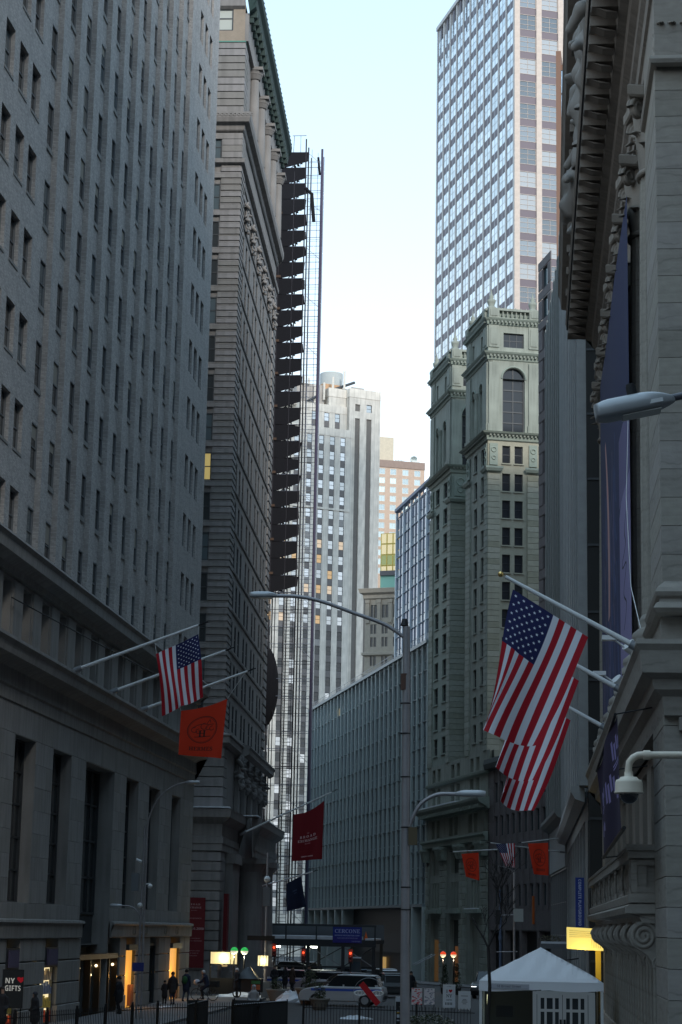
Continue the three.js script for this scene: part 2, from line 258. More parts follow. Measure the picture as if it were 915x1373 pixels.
  for (const [i, k] of [[5, 'o'], [7, 'o'], [3, 'g'], [2, 'g'], [6, 'd'], [1, 'd'], [0, 'd']]) {
    const [a, c] = shop[i], w = c - a, f = F.at('shop_window', frameGeo(w, 3.4, 1, 1, .12, .1), mat.winDark, (a + c) / 2, .02, k === 'o' ? -.08 : -.25);
    const pn = mesh('pane', paneGeo(w, k === 'g' ? 2.5 : 3.15), k === 'o' ? litShop : k === 'g' ? litW : mat.glassDark, f); pn.position.z = -.05;
    if (k !== 'd') { const h = mesh('window_head', new MB().box(-w / 2, w / 2, k === 'g' ? 2.52 : 3.1, 3.4, -.05, .3).geo(), mat.winDark, f); }
    if (k === 'g') { // shelves with goods
      for (let r = 0; r < 4; r++) { const s = new MB(); for (let q = 0; q < 7; q++) { const h = .25 + .3 * rnd(), x = -w / 2 + .2 + q * (w - .4) / 7; s.box(x, x + .2, r * .6 + .15, r * .6 + .15 + h, 0, .14); } mesh('goods_row', s.geo(), [M(.6, .1, .05), M(.5, .4, .1), M(.2, .25, .4), M(.6, .5, .4)][r], f); }
      const sc = mesh('display_screen', new MB().box(-w / 2 + .3, w / 2 - .3, 2.62, 3.3, .32, .38).geo(), litB, f);
    }
    if (k === 'o') { const gl2 = new THREE.PointLight(new THREE.Color(1, .5, .12), 2.5); gl2.position.set(0, 1.8, .5); gl2.castShadow = true; f.add(gl2); const pr = mesh('display_plinth', new MB().box(.1, .9, .2, 1.3, 0, .18).geo(), M(.25, .1, .05), f); }
  }
  for (const x of [47, 50.3, 56.5, 60.3]) F.at('wall_vent', new MB().wall(-.4, .4, 0, .45, .005, [[-.34, .34, .06, .39]], .06).box(-.36, .36, .05, .4, -.06, -.05).geo(), mat.winDark, x, 3.92, .185);
}
// flag poles standing out from its cornice
function angledPole(name, label, base, tip, r0, r1, group, knob) {
  const p = thing(name, label, 'flagpole', base, 0, group), d = tip.map((v, i) => v - base[i]);
  mesh('pole', new MB().bar([0, 0, 0], d, r0, 10, r1).geo(), mat.white, p);
  mesh('socket', new MB().bar(d.map(v => -v * .02), d.map(v => v * .05), r0 * 1.5, 10).geo(), mat.steel, p);
  if (knob) { const k = mesh('finial', new THREE.SphereGeometry(knob, 12, 8), mat.gold, p); k.position.set(...d.map(v => v * 1.035)); } else { const k = mesh('finial', new MB().bar(d, d.map(v => v * 1.05), r1 * .6, 6).bar(d.map((v, i) => v * 1.05 + (i === 0 ? -.12 : 0)), d.map((v, i) => v * 1.05 + (i === 0 ? .16 : .05)), r1 * .5, 6).geo(), mat.iron, p); }
  return p;
}
const poleL = [[-86.94, 'pole carrying the striped national flag above the bank cornice'], [-95.13, 'bare white flagpole between the striped flag and the orange flag'], [-103.03, 'white flagpole above the orange emblem flag on bank cornice']];
poleL.forEach(([z, l]) => angledPole('flagpole', l, [-20.05, 15.55, z], [-14.55, 17.6, z], .085, .06, 'flagpoles on the bank cornice'));
{ const m = new MB(); m.bar([-20.75, 17.35, -78], [-17.6, 16.45, -103.03], .03, 5); const o = mesh('stay_cable', m.geo(), mat.iron); o.userData = { label: 'dark stay cable bracing the white poles above bank cornice', category: 'cable' }; }

// ---------------------------------------------------------------- left: banded stone skyscraper
const bx = thing('banded_stone_skyscraper', 'tall banded stone skyscraper with green copper cornice beside the brick tower', 'building', [-21.4, 0, -140]);
{
  const A = R(2.3), N = new Face(bx, 0, 0, A), S = new Face(bx, 0, 0, Math.PI / 2 + A), st = stone(.27, .255, .245), sts = three(.28, .265, .255, texStone, .08), stU = st, stsU = sts, dk = st, tan = stone(.33, .27, .21, texFine);
  const Wd = 16, TE = 31.5;
  N.put('building_core', new MB().box(-Wd, -.12, 0, 74, -TE + .1, -.12), dk);
  const bandG = (w, h, d) => cached(`band${w.toFixed(2)},${h.toFixed(3)},${d}`, () => new MB().box(-w, d, 0, h, -2.3, d).geo());
  const course = (y, h, d, cut) => { const w = cut ? 1.45 : Wd; N.at('stone_band', bandG(w, h, d), (y > 58 ? stsU : sts)[Math.floor(rnd() * 4)], 0, y, 0); };
  // ground storey
  blocks(N, 'plinth_block', -Wd, .12, -.6, 1.43, 1, 4, [], .14, 1, sts, .02, .02);
  for (let y = 1.43; y < 9.5; y += .68) course(y + .03, .61, .1);
  N.put('wall_field', new MB().box(-Wd, -.02, -.6, 74, -2.2, -.22), dk);
  const ent = [[.1, 9.6], [.18, 9.65], [.18, 10.1], [.24, 10.15], [.24, 10.6], [.15, 10.65], [.15, 11.5], [.45, 11.7], [.75, 11.95], [.8, 12.35], [.85, 12.5], [0, 12.6]];
  N.put('entablature', new MB().mould(ent, -Wd, 0, 0, 0, 1), st); S.put('entablature', new MB().mould(ent, 0, 11, 0, 1, 0).mould(ent, 11, TE, 1.15, 0, 1), st);
  N.put('ledge_snow', new MB().box(-Wd, .7, 12.6, 12.68, 0, .74), mat.snow);
  S.put('ledge_snow', new MB().box(10, 12.6, 12.62, 12.7, .6, 1.7).box(18, 24, 12.62, 12.7, .5, 1.8), mat.snow);
  for (let y = 12.7; y < 16.9; y += .7) course(y + .03, .63, .12);
  const mid = [[.1, 17], [.3, 17.1], [.5, 17.2], [.5, 17.6], [.62, 17.7], [.6, 17.8], [0, 17.95]]; N.put('belt_cornice', new MB().mould(mid, -Wd, 0, 0, 0, 1), st); S.put('belt_cornice', new MB().mould(mid, 0, 9, 0, 1, 0).mould(mid, 9, TE, .5, 0, 0), st);
  // shaft: bands wrap the corner, windows in the north wall
  const fl = 2.978, wy = k => 17.95 + .5 + fl * k, inWin = (y, h) => { const r = ((y - 18.45) % fl + fl) % fl; return r < 2.15 - .05 && r + h > .05 || r + h > fl + .05; };
  for (let k = 0, y = 18; y < 60.6; k++, y += fl / 6) { const h = fl / 6; const cut = inWin(y, h); course(y + .02, h * .62, .1, cut); course(y + h * .72, h * .2, .05, cut); }
  N.put('wall_field_banded', new MB().box(-1.45, 0, 18, 61, -.5, .01), dk);
  const blindM = M(.42, .44, .4, { roughness: .7 });
  for (let k = 0; k < 14; k++) { const f = win(N, -2.33, wy(k), -.1, 1.7, 2.1, 1, 2, mat.winDark, k === 6 ? emis(.9, .7, .25, .25) : k % 3 === 1 ? mat.glassMid : mat.glassDark, .08); mesh('reveal_jamb', new MB().box(.86, .88, 0, 2.1, 0, .18).geo(), st, f); }
  N.put('wall_panel', new MB().box(-Wd, -3.3, 18, 61, -.5, .03), st);
  // upper cornices
  const up1 = [[.08, 60.75], [.3, 60.85], [.34, 61.15], [.1, 61.25]]; N.put('belt_cornice', new MB().mould(up1, -Wd, 0, 0, 0, 1), st); S.put('belt_cornice', new MB().mould(up1, 0, TE, 0, 1, 0), st);
  for (let y = 61.3; y < 63.3; y += .5) course(y + .02, .46, .1, y < 62.8 && y > 60);
  win(N, -2.33, 61.25, -.1, 1.7, 1.9, 1, 2, mat.winDark, mat.glassMid, .08);
  const up2 = [[.1, 63.4], [.2, 63.5], [.25, 63.9], [.6, 64.0], [.7, 64.3], [.7, 64.75], [0, 64.85]]; N.put('belt_cornice', new MB().mould(up2, -Wd, 0, 0, 0, 1), dk); S.put('belt_cornice', new MB().mould(up2, 0, TE, 0, 1, 0), dk);
  for (let x = -4; x < .8; x += .32) N.at('carved_ornament', new THREE.TorusGeometry(.11, .035, 5, 10), sts[1], x, 64.52, .72);
  for (let y = 64.9; y < 70.5; y += .585) { course(y + .03, .5, .1); course(y + .53, .06, .02); }
  N.put('brick_panel', new MB().wall(-Wd, .02, 70.75, 74, .06, [[-2.6, -.9, 71.65, 73.7]], .2), tan); N.put('copper_flashing', new MB().box(-Wd, .12, 70.66, 70.76, -1, .16), M(.1, .25, .2));
  { const f = win(N, -1.75, 71.65, -.06, 1.7, 2.05, 1, 2, mat.winDark, blindM, .1); }
  // street wall
  const cols = []; for (let k = 0; k < 4; k++) cols.push(5.2 + k * 6.2, 7.6 + k * 6.2); cols.push(2.6); const op = []; for (let k = 0; k < 14; k++) for (const c of cols) op.push([c, c + 1.25, wy(k), wy(k) + 2.05]);
  S.put('street_wall', new MB().wall(2.2, TE, 17.9, 61, .02, op, .12), st); S.put('crown_wall', new MB().box(2.2, TE, 61, 71, -.3, .02), stU); S.put('street_wall_base', new MB().wall(2.2, TE, -1, 17.9, .02, [[9.5, 12.5, 1, 8.6], [17, 22, 1, 8.6], [10, 12, 13, 16.4], [15, 17, 13, 16.4], [20, 22, 13, 16.4], [25, 27, 13, 16.4]], .5), dk);
  S.put('dark_glazing', new MB().quad([2.2, -1, -.4], [TE, -1, -.4], [TE, 17.8, -.4], [2.2, 17.8, -.4]), mat.glassDark);
  for (const o of op) win(S, (o[0] + o[1]) / 2, o[2], -.08, 1.25, 2.05, 1, 2, mat.winDark, mat.glassDark, .07);
  for (let k = 0; k < 15; k++) S.at('floor_moulding', cached('flm', () => new MB().mould([[0, 0], [.09, .03], [.12, .14], [0, .2]], 2.2, TE, 0).geo()), st, 0, wy(k) - .42, .02);
  for (let y = 18; y < 61; y += fl / 4) S.at('quoin_stone', cached('quoin', () => boxGeo(2.6, .6, .4, .04)), sts[Math.floor(rnd() * 4)], TE - 1.3, y, .14);
  const fluted = new MB().add(new THREE.CylinderGeometry(.36, .42, 5.2, 16), T(0, 2.6, 0)).geo(), capG = new MB().add(new THREE.CylinderGeometry(.7, .46, .6, 12), T(0, .35, 0)).add(new THREE.TorusGeometry(.5, .16, 6, 12), T(0, .5, 0, Math.PI / 2)).box(-.7, .7, .7, .95, -.7, .7).geo();
  for (let k = 0; k < 5; k++) { const x = 5.4 + k * 5.6; S.at('attic_column', fluted, stU, x, 64.9, .3); S.at('column_capital', capG, stU, x, 69.9, .3); }
  // giant order at street level and its scroll brackets
  S.put('giant_pilaster', new MB().box(4, 8.6, 1.3, 9.6, 0, .55).box(3.8, 8.8, -1, 1.3, 0, .7).box(3.9, 8.7, 8.9, 9.6, 0, .75), st);
  const gc = new MB().add(new THREE.CylinderGeometry(.95, 1.1, 7.2, 20), T(0, 5, 0)).add(new THREE.CylinderGeometry(1.3, 1.35, .5, 20), T(0, 1.5, 0)).box(-1.4, 1.4, -1, 1.3, -1.2, 1.4).add(new THREE.CylinderGeometry(1.35, .95, .6, 20), T(0, 8.9, 0)).box(-1.35, 1.35, 9.2, 9.6, -1.2, 1.35).geo();
  for (const x of [15, 24.5]) S.at('giant_column', gc, st, x, 0, .75);
  const lumps = (m, n, w, h, d, s) => { for (let i = 0; i < n; i++) m.add(new THREE.IcosahedronGeometry(s * (.6 + .7 * hash(i, 1, 55)), 1), T((hash(i, 2, 55) - .5) * w, hash(i, 3, 55) * h, hash(i, 4, 55) * d, hash(i, 5, 55) * 3, hash(i, 6, 55) * 3, 0, [1, 1 + hash(i, 7, 55), .7])); return m; };
  const br = lumps(new MB().box(-.4, .4, -2.6, 2.2, 0, .3), 26, 1.3, 2.2, .5, .2);
  const brG = br.geo(); for (const x of [8.6, 13.6, 18.6, 23.6, 28.6]) S.at('scroll_bracket', brG, st, x, 14.6, .05);
  for (let k = 0; k < 6; k++) S.at('carved_garland', cached('garl', () => lumps(new MB().box(-.3, .3, 0, 2.2, 0, .12), 24, 1.1, 2.3, .2, .14).geo()), st, 4 + k * 5, 56.8, .1);
  // copper cornice
  const cop = M(.014, .036, .033, { roughness: .85 }), copD = M(.014, .036, .033, { roughness: .7 }), cp = [[.1, 70.9], [.3, 71.1], [.35, 72], [.35, 73.1], [.85, 73.5], [.9, 74.2], [1.15, 74.5], [1.2, 75.0], [0, 75.2]];
  S.put('frieze', new MB().box(0, TE, 70.8, 73.1, 0, .3), dk);
  S.put('copper_cornice', new MB().mould(cp.slice(3), -.3, TE, 0, 0, 0), cop); N.put('copper_cornice', new MB().mould([[.06, 73.4], [.3, 73.6], [.35, 74.2], [0, 74.3]], -Wd, -.01, 0), dk);
  const bk = new MB().box(-.2, .2, 0, .6, 0, .62).box(-.16, .16, -.4, 0, 0, .35).geo(); for (let x = .5; x < TE; x += 1.35) S.at('cornice_bracket', bk, copD, x, 72.9, .28);
  const ant = new THREE.ConeGeometry(.17, .34, 5); for (let x = .3; x < TE; x += .95) S.at('cornice_antefix', ant, cop, x, 75.15, 1.1);
}
// ---------------------------------------------------------------- right: the columned stock-exchange temple front
// signed-distance figures meshed as one continuous surface
function figureGeo(bones, size, res = 56, k = .06) {
  const mc = new MarchingCubes(res, mat.white, false, false, 60000), h = res / 2; mc.isolation = 0;
  const B = bones.map(([a, b, r0, r1]) => ({ a, d: [b[0] - a[0], b[1] - a[1], b[2] - a[2]], r0, r1 })); B.forEach(b => b.l = b.d[0] ** 2 + b.d[1] ** 2 + b.d[2] ** 2 || 1e-6);
  const c = [0, size[1] / 2, 0], s = Math.max(...size) / 2 * 1.02;
  for (let z = 0; z < res; z++) for (let y = 0; y < res; y++) for (let x = 0; x < res; x++) {
    const p = [(x - h) / h * s + c[0], (y - h) / h * s + c[1], (z - h) / h * s + c[2]]; let d = 9;
    for (const b of B) { const v = [p[0] - b.a[0], p[1] - b.a[1], p[2] - b.a[2]], t = Math.max(0, Math.min(1, (v[0] * b.d[0] + v[1] * b.d[1] + v[2] * b.d[2]) / b.l)); const e = Math.hypot(v[0] - b.d[0] * t, v[1] - b.d[1] * t, v[2] - b.d[2] * t) - (b.r0 + (b.r1 - b.r0) * t); const q = Math.max(0, Math.min(1, .5 + .5 * (d - e) / k)); d = d + (e - d) * q - k * q * (1 - q); }
    mc.field[x + y * res + z * res * res] = -d;
  }
  mc.update(); const n = mc.count, g = new THREE.BufferGeometry(), P = new Float32Array(n * 3), Nn = new Float32Array(n * 3);
  for (let i = 0; i < n * 3; i++) P[i] = mc.positionArray[i] * s + c[i % 3];
  for (let i = 0; i < n; i++) { const l = Math.hypot(mc.normalArray[i * 3], mc.normalArray[i * 3 + 1], mc.normalArray[i * 3 + 2]) || 1; for (let j = 0; j < 3; j++) Nn[i * 3 + j] = mc.normalArray[i * 3 + j] / l; }
  // normals point out of the body
  let sg = 0; for (let i = 0; i < n; i += 3) { const e = [0, 1, 2].map(j => P[i * 3 + 3 + j] - P[i * 3 + j]), f = [0, 1, 2].map(j => P[i * 3 + 6 + j] - P[i * 3 + j]); sg += (e[1] * f[2] - e[2] * f[1]) * Nn[i * 3] + (e[2] * f[0] - e[0] * f[2]) * Nn[i * 3 + 1] + (e[0] * f[1] - e[1] * f[0]) * Nn[i * 3 + 2]; }
  g.setAttribute('position', new THREE.BufferAttribute(P, 3)); g.setAttribute('normal', new THREE.BufferAttribute(Nn, 3)); g.setAttribute('uv', new THREE.BufferAttribute(new Float32Array(n * 2), 2));
  if (sg < 0) for (let i = 0; i < n; i += 3) for (let j = 0; j < 3; j++) { let q = P[i * 3 + 3 + j]; P[i * 3 + 3 + j] = P[i * 3 + 6 + j]; P[i * 3 + 6 + j] = q; q = Nn[i * 3 + 3 + j]; Nn[i * 3 + 3 + j] = Nn[i * 3 + 6 + j]; Nn[i * 3 + 6 + j] = q; }
  return g;
}
function flutedShaft(r0, r1, h, n = 20) {
  const m = new MB(), seg = n * 6, rad = (i, r) => { const f = (i % 6) / 6; return f < .17 ? r : r - r * .075 * Math.sin(Math.PI * (f - .1) / .9); }, P = (i, y, r) => { const a = i / seg * Math.PI * 2; return [Math.cos(a) * rad(i, r), y, Math.sin(a) * rad(i, r)]; };
  for (let k = 0; k < 6; k++) { const ya = h * k / 6, yb = h * (k + 1) / 6, en = t => r0 + (r1 - r0) * t * t; for (let i = 0; i < seg; i++) m.quad(P(i, ya, en(k / 6)), P(i, yb, en((k + 1) / 6)), P(i + 1, yb, en((k + 1) / 6)), P(i + 1, ya, en(k / 6))); } return m.geo();
}
function leafGeo(h, w, r, curl) {
  const m = new MB(), NU = 9, NV = 6, S = (u, v, o) => { const c = Math.max(0, u - .55) / .45, wd = w * (1 - .25 * u - .55 * c * c) * (1 + .18 * Math.cos(u * 22)), a = v * wd; return [a, h * (u - .28 * c * c * c), r + .05 * u + curl * c * c + o - .35 * a * a / w + .03 * Math.cos(v * 9)]; };
  for (const [o, f] of [[0, 0], [-.05, 1]]) for (let i = 0; i < NU; i++) for (let j = 0; j < NV; j++) { const a = S(i / NU, j / NV * 2 - 1, o), b = S(i / NU, (j + 1) / NV * 2 - 1, o), c = S((i + 1) / NU, (j + 1) / NV * 2 - 1, o), d = S((i + 1) / NU, j / NV * 2 - 1, o); f ? m.quad(a, d, c, b) : m.quad(a, b, c, d); }
  return m.geo();
}
const spiral = (r0, turns, tube, thick) => { const pts = []; for (let i = 0; i <= 40; i++) { const t = i / 40, a = t * turns * Math.PI * 2, r = r0 * (1 - .8 * t); pts.push(new THREE.Vector3(Math.cos(a) * r, Math.sin(a) * r, thick * t)); } return new THREE.TubeGeometry(new THREE.CatmullRomCurve3(pts), 60, tube, 6); };
const nyse = thing('columned_temple_building', 'pale stone temple building with Corinthian columns, carved pediment and balustraded balcony', 'building', [3.6, 0, -70]);
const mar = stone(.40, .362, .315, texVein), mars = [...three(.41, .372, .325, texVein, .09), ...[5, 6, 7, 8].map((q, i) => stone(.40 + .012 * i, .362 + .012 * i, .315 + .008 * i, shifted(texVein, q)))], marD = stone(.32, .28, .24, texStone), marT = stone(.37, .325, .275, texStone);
{
  const W = new Face(nyse, 0, 0, -Math.PI / 2), N = new Face(nyse, 0, 21.2, 0), x0 = -19.5, x1 = 21.2;
  // north pier, one block per course
  const ph = .722; for (let k = 0; k < 14; k++) W.at('pier_block', boxGeo(4.2, ph - .014, 6.2, .012), mars[Math.floor(rnd() * 8)], 19.1, .05 + k * ph, .25 + (rnd() - .5) * .006);
  for (let k = 0; k < 19; k++) W.at('pier_block', boxGeo(4.2, ph - .014, 6.2, .012), mars[Math.floor(rnd() * 8)], 19.1, 12.95 + k * ph, .25 + (rnd() - .5) * .006);
  const mouldWN = (name, prof, m, a = x0) => { W.put(name, new MB().mould(prof, a, x1, 0, 0, 1), m); N.put(name, new MB().mould(prof, 0, 9, 0, 1, 0), m); };
  W.put('pier_pedestal', new MB().box(17, 21.16, 11.4, 12.1, -6, .28), mar);
  mouldWN('pier_base', [[.2, 12.1], [.42, 12.14], [.5, 12.25], [.42, 12.38], [.34, 12.42], [.32, 12.5], [.4, 12.56], [.44, 12.66], [.38, 12.78], [.2, 12.95]], mar, 17);
  mouldWN('pier_necking', [[.2, 26.5], [.36, 26.55], [.4, 26.65], [.36, 26.75], [.26, 26.8], [.26, 28.4]], mar, 17);
  for (let k = 0; k < 12; k++) { N.at('pier_leaf', leafGeo(1.1, .2, .12, .22), mar, -.1 + k * .3, 26.85, .05); }
  mouldWN('podium_cornice', [[.0, 9.6], [.25, 9.65], [.3, 10.1], [.5, 10.25], [.55, 10.5], [.8, 10.62], [.85, 11.15], [.95, 11.3], [.93, 11.42], [0, 11.46]], mar);
  N.put('podium_soffit_panel', new MB().box(.1, 5, 9.3, 9.62, -.4, .22), mar);
  // wall behind the columns, podium wall and end pier
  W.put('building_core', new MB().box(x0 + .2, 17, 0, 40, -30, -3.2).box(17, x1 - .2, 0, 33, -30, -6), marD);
  const wm = new MB(); for (let z = -17.5; z < 17; z += 1.73) wm.box(z - .07, z + .07, 12, 27.5, -2.6, -2.3); for (let y = 12; y < 27; y += 2.5) wm.box(x0, 17, y - .06, y + .06, -2.58, -2.35);
  const gw = W.put('glass_wall', new MB().box(x0, 17, 11.4, 28.3, -3.1, -2.55), mat.glassDark); const gb = W.put('glazing_bars', wm, mat.winDark);
  W.put('portico_floor', new MB().box(x0, 17, 11.2, 11.5, -3.1, .6), mar);
  W.put('end_pier', new MB().box(-19.5, -16.6, 0, 28.4, -4, .22), marT);
  const dop = []; for (let z = -15; z < 16; z += 4.4) dop.push([z - 1.2, z + 1.2, 7, 9.3], [z - 1.2, z + 1.2, 0, 4]); W.put('podium_wall', new MB().wall(x0, 17, 0, 9.6, -.1, dop, .9), marT); W.put('podium_glazing', new MB().quad([x0, 0, -.9], [17, 0, -.9], [17, 9.5, -.9], [x0, 9.5, -.9]), mat.glassDark);
  for (let z = -15.8; z < 17; z += 1.47) W.at('podium_pilaster', boxGeo(.5, 4.1, .5, .03), mars[0], z, 0, .3);
  W.put('podium_plinth', new MB().mould([[.0, 0], [.55, 0], [.55, .9], [.42, 1.0], [.35, 1.2], [0, 1.3]], x0, 17, 0, 0, 0), mar);
  // balcony: slab, dies, balusters, rail and volute brackets
  const rail = [[.0, 6.35], [.86, 6.36], [.93, 6.44], [.93, 6.55], [.88, 6.62], [.55, 6.66], [.5, 6.36]]; const bx0 = -17, bx1 = 16.9;
  W.put('balcony_slab', new MB().mould([[0, 4.72], [.6, 4.74], [.66, 4.92], [.95, 4.98], [1.0, 5.14], [.9, 5.22], [0, 5.24]], bx0, bx1, 0, 0, 0).mould([[0, 5.24], [.88, 5.25], [.9, 5.45], [.84, 5.5], [0, 5.52]], bx0, bx1 - .05, 0), mar);
  W.put('balcony_rail', new MB().box(bx0, bx1 - .12, 6.36, 6.6, .52, .92).mould([[.5, 6.6], [.96, 6.6], [.98, 6.68], [.9, 6.74], [.5, 6.75]], bx0, bx1 - .08, 0).box(bx1 - .6, bx1 - .1, 6.36, 6.6, -.2, .5).mould([[-.2, 6.6], [.5, 6.6], [.5, 6.74], [-.2, 6.75]], bx1 - .62, bx1 - .08, 0), mar);
  const dieG = new MB().wall(-.4, .4, 0, .86, .42, [[-.27, .27, .15, .72]], .04).box(-.4, .4, 0, .86, 0, .36).geo(), balP = [[.1, 0], [.1, .06], [.06, .1], [.05, .16], [.115, .34], [.1, .5], [.05, .62], [.06, .7], [.1, .76], [.1, .86]].map(q => new THREE.Vector2(...q)), balG = new THREE.LatheGeometry(balP, 10);
  for (let x = bx1 - .5; x > bx0; x -= 4.4) { W.at('balcony_die', dieG, mar, x, 5.5, .45); for (let k = 1; k < 11; k++) if (x - k * .4 > bx0) W.at('baluster', balG, marT, x - k * .4, 5.5, .68); }
  N.put('balcony_end_panel', new MB().wall(-.86, .1, 5.52, 6.36, bx1 - 21.2 - .06, [[-.7, -.02, 5.66, 6.22]], .1).box(-.86, .1, 5.52, 6.36, bx1 - 21.7, bx1 - 21.2 - .165), mar);
  N.put('balcony_end_lip', new MB().box(-.98, .2, 6.6, 6.75, bx1 - 21.3, bx1 - 21.12).box(-.93, .2, 6.4, 6.6, bx1 - 21.3, bx1 - 21.17).box(-.94, .2, 5.26, 5.46, bx1 - 21.3, bx1 - 21.16).box(-1.02, .2, 4.98, 5.16, bx1 - 21.3, bx1 - 21.1), mar);
  const vol = new MB(); for (const s of [-.2, .2]) { vol.add(spiral(.36, 2.2, .06, .02), T(s, -.3, .52, 0, Math.PI / 2 * Math.sign(s), 0)); vol.add(new THREE.CylinderGeometry(.37, .37, .06, 20), T(s * .9, -.3, .52, 0, 0, Math.PI / 2)); vol.add(spiral(.17, 2, .035, .01), T(s, -.98, .16, 0, Math.PI / 2 * Math.sign(s), 0)); vol.add(new THREE.CylinderGeometry(.18, .18, .06, 14), T(s * .9, -.98, .16, 0, 0, Math.PI / 2)); }
  vol.add(new THREE.CylinderGeometry(.34, .34, .4, 20), T(0, -.3, .52, 0, 0, Math.PI / 2)).add(new THREE.CylinderGeometry(.16, .16, .4, 14), T(0, -.98, .16, 0, 0, Math.PI / 2));
  { const sh = new THREE.Shape(); sh.moveTo(-.1, .06); sh.lineTo(.7, .06); sh.lineTo(.86, -.2); sh.lineTo(.7, -.6); sh.quadraticCurveTo(.4, -.75, .32, -.95); sh.lineTo(.18, -1.1); sh.lineTo(-.1, -1.1); vol.add(new THREE.ExtrudeGeometry(sh, { depth: .36, bevelEnabled: true, bevelSize: .02, bevelThickness: .02, bevelSegments: 1 }), T(.18, 0, 0, 0, -Math.PI / 2, 0)); }
  const volG = vol.geo(); for (let x = bx1 - .3; x > bx0; x -= 4.4) W.at('scroll_bracket', volG, mar, x, 4.7, .02);
  for (let x = bx1 - .8; x > bx0; x -= .55) W.at('egg_ornament', cached('egg', () => new MB().add(new THREE.SphereGeometry(.13, 8, 6), T(0, 0, 0, 0, 0, 0, [.8, 1.4, .8])).geo()), marD, x, 3.55, .15);
  W.put('bracket_course', new MB().mould([[0, 3.3], [.2, 3.35], [.25, 3.7], [.1, 3.8]], bx0, bx1, -.02), marT);
  // columns
  const shaft = flutedShaft(.84, .74, 12.6, 20), leafA = leafGeo(1.05, .24, .72, .34), leafB = leafGeo(1.6, .24, .74, .42), capB = new MB().add(new THREE.CylinderGeometry(.95, .74, 2.1, 20), T(0, 1.05, 0)).add(new THREE.TorusGeometry(.78, .09, 6, 24), T(0, .02, 0, Math.PI / 2)).geo();
  const aba = (() => { const s = new THREE.Shape(), q = 1.08, c = .8; s.moveTo(q, q); s.quadraticCurveTo(0, c, -q, q); s.quadraticCurveTo(-c, 0, -q, -q); s.quadraticCurveTo(0, -c, q, -q); s.quadraticCurveTo(c, 0, q, q); const g = new THREE.ExtrudeGeometry(s, { depth: .26, bevelEnabled: true, bevelSize: .05, bevelThickness: .05, bevelSegments: 1, curveSegments: 6 }); return new MB().add(g, T(0, 2.1, 0, -Math.PI / 2)).geo(); })();
  const volC = new MB().add(spiral(.3, 1.8, .07, 0)).add(spiral(.3, 1.8, .07, 0), T(0, 0, .12)).add(new THREE.CylinderGeometry(.24, .24, .2, 12), T(0, 0, .06, Math.PI / 2)).geo();
  const baseG = new THREE.LatheGeometry([[.84, .95], [.9, .85], [.95, .75], [.92, .6], [.98, .55], [1.1, .45], [1.12, .3], [1.05, .2], [1.15, .18], [1.15, 0]].map(q => new THREE.Vector2(...q)), 28);
  for (let k = 0; k < 7; k++) {
    const x = 15.9 - k * 5.2, c = W.at('column', shaft, mars[k % 3], x, 12.95, -.4); const b = mesh('column_base', baseG, mar, c); b.position.y = -.95;
    const cp = mesh('capital', capB, marT, c); cp.position.y = 12.65;
    mesh('abacus', aba, marT, cp);
    for (let i = 0; i < 8; i++) { const l = mesh('acanthus_leaf', leafA, marT, cp); l.rotation.y = i * Math.PI / 4; const u = mesh('acanthus_leaf', leafB, marT, cp); u.rotation.y = (i + .5) * Math.PI / 4; }
    for (let i = 0; i < 4; i++) { const v = mesh('volute', volC, marT, cp), a = (i + .5) * Math.PI / 2; v.position.set(Math.cos(a) * 1.12, 1.78, Math.sin(a) * 1.12); v.rotation.y = -a; }
  }
  // entablature, modillions, cornice
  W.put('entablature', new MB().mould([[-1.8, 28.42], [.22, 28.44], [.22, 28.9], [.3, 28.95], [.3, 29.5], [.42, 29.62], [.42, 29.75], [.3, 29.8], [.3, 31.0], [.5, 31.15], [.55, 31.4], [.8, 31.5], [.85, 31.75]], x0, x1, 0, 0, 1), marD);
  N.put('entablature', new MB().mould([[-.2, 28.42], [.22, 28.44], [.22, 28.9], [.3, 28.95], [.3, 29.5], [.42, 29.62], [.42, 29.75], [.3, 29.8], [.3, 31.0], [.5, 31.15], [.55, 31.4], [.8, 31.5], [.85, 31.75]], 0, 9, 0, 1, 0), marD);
  const modG = new MB().box(-.28, .28, 0, .34, 0, .78).mould([[0, -.16], [.35, -.14], [.62, -.02], [.7, 0]], -.24, .24, 0).geo(); for (let x = x1 - .6; x > x0; x -= 1.28) W.at('modillion', modG, marD, x, 31.62, .84);
  W.put('cornice', new MB().box(x0 - 1.4, x1 + 1.5, 31.95, 32.05, 0, 1.62).mould([[0, 32.05], [1.62, 32.06], [1.6, 32.4], [1.72, 32.7], [1.66, 32.85], [0, 33]], x0 - 1.4, x1 + 1.5, 0), marD);
  W.put('cornice_cable', new MB().bar([x0, 32.0, 1.66], [x1, 32.0, 1.66], .035, 6), mat.iron); 
  // pediment
  const px0 = x0 - 1.4, px1 = x1 + 1.5, pc = (px0 + px1) / 2, hgt = 9.6, sl = hgt / (px1 - pc);
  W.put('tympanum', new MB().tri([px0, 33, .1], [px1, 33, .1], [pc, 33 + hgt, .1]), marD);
  const rk = new MB(), prof = [[.1, -.1], [1.1, -.05], [1.15, .3], [1.9, .42], [1.98, .95], [2.05, 1.15], [.1, 1.3]]; for (let i = 0; i < prof.length - 1; i++) { const [o, y] = prof[i], [q, w] = prof[i + 1]; rk.quad([px0, 33 + y, o], [pc, 33 + hgt + y, o], [pc, 33 + hgt + w, q], [px0, 33 + w, q]); rk.quad([pc, 33 + hgt + y, o], [px1, 33 + y, o], [px1, 33 + w, q], [pc, 33 + hgt + w, q]); } W.put('raking_cornice', rk, marD);
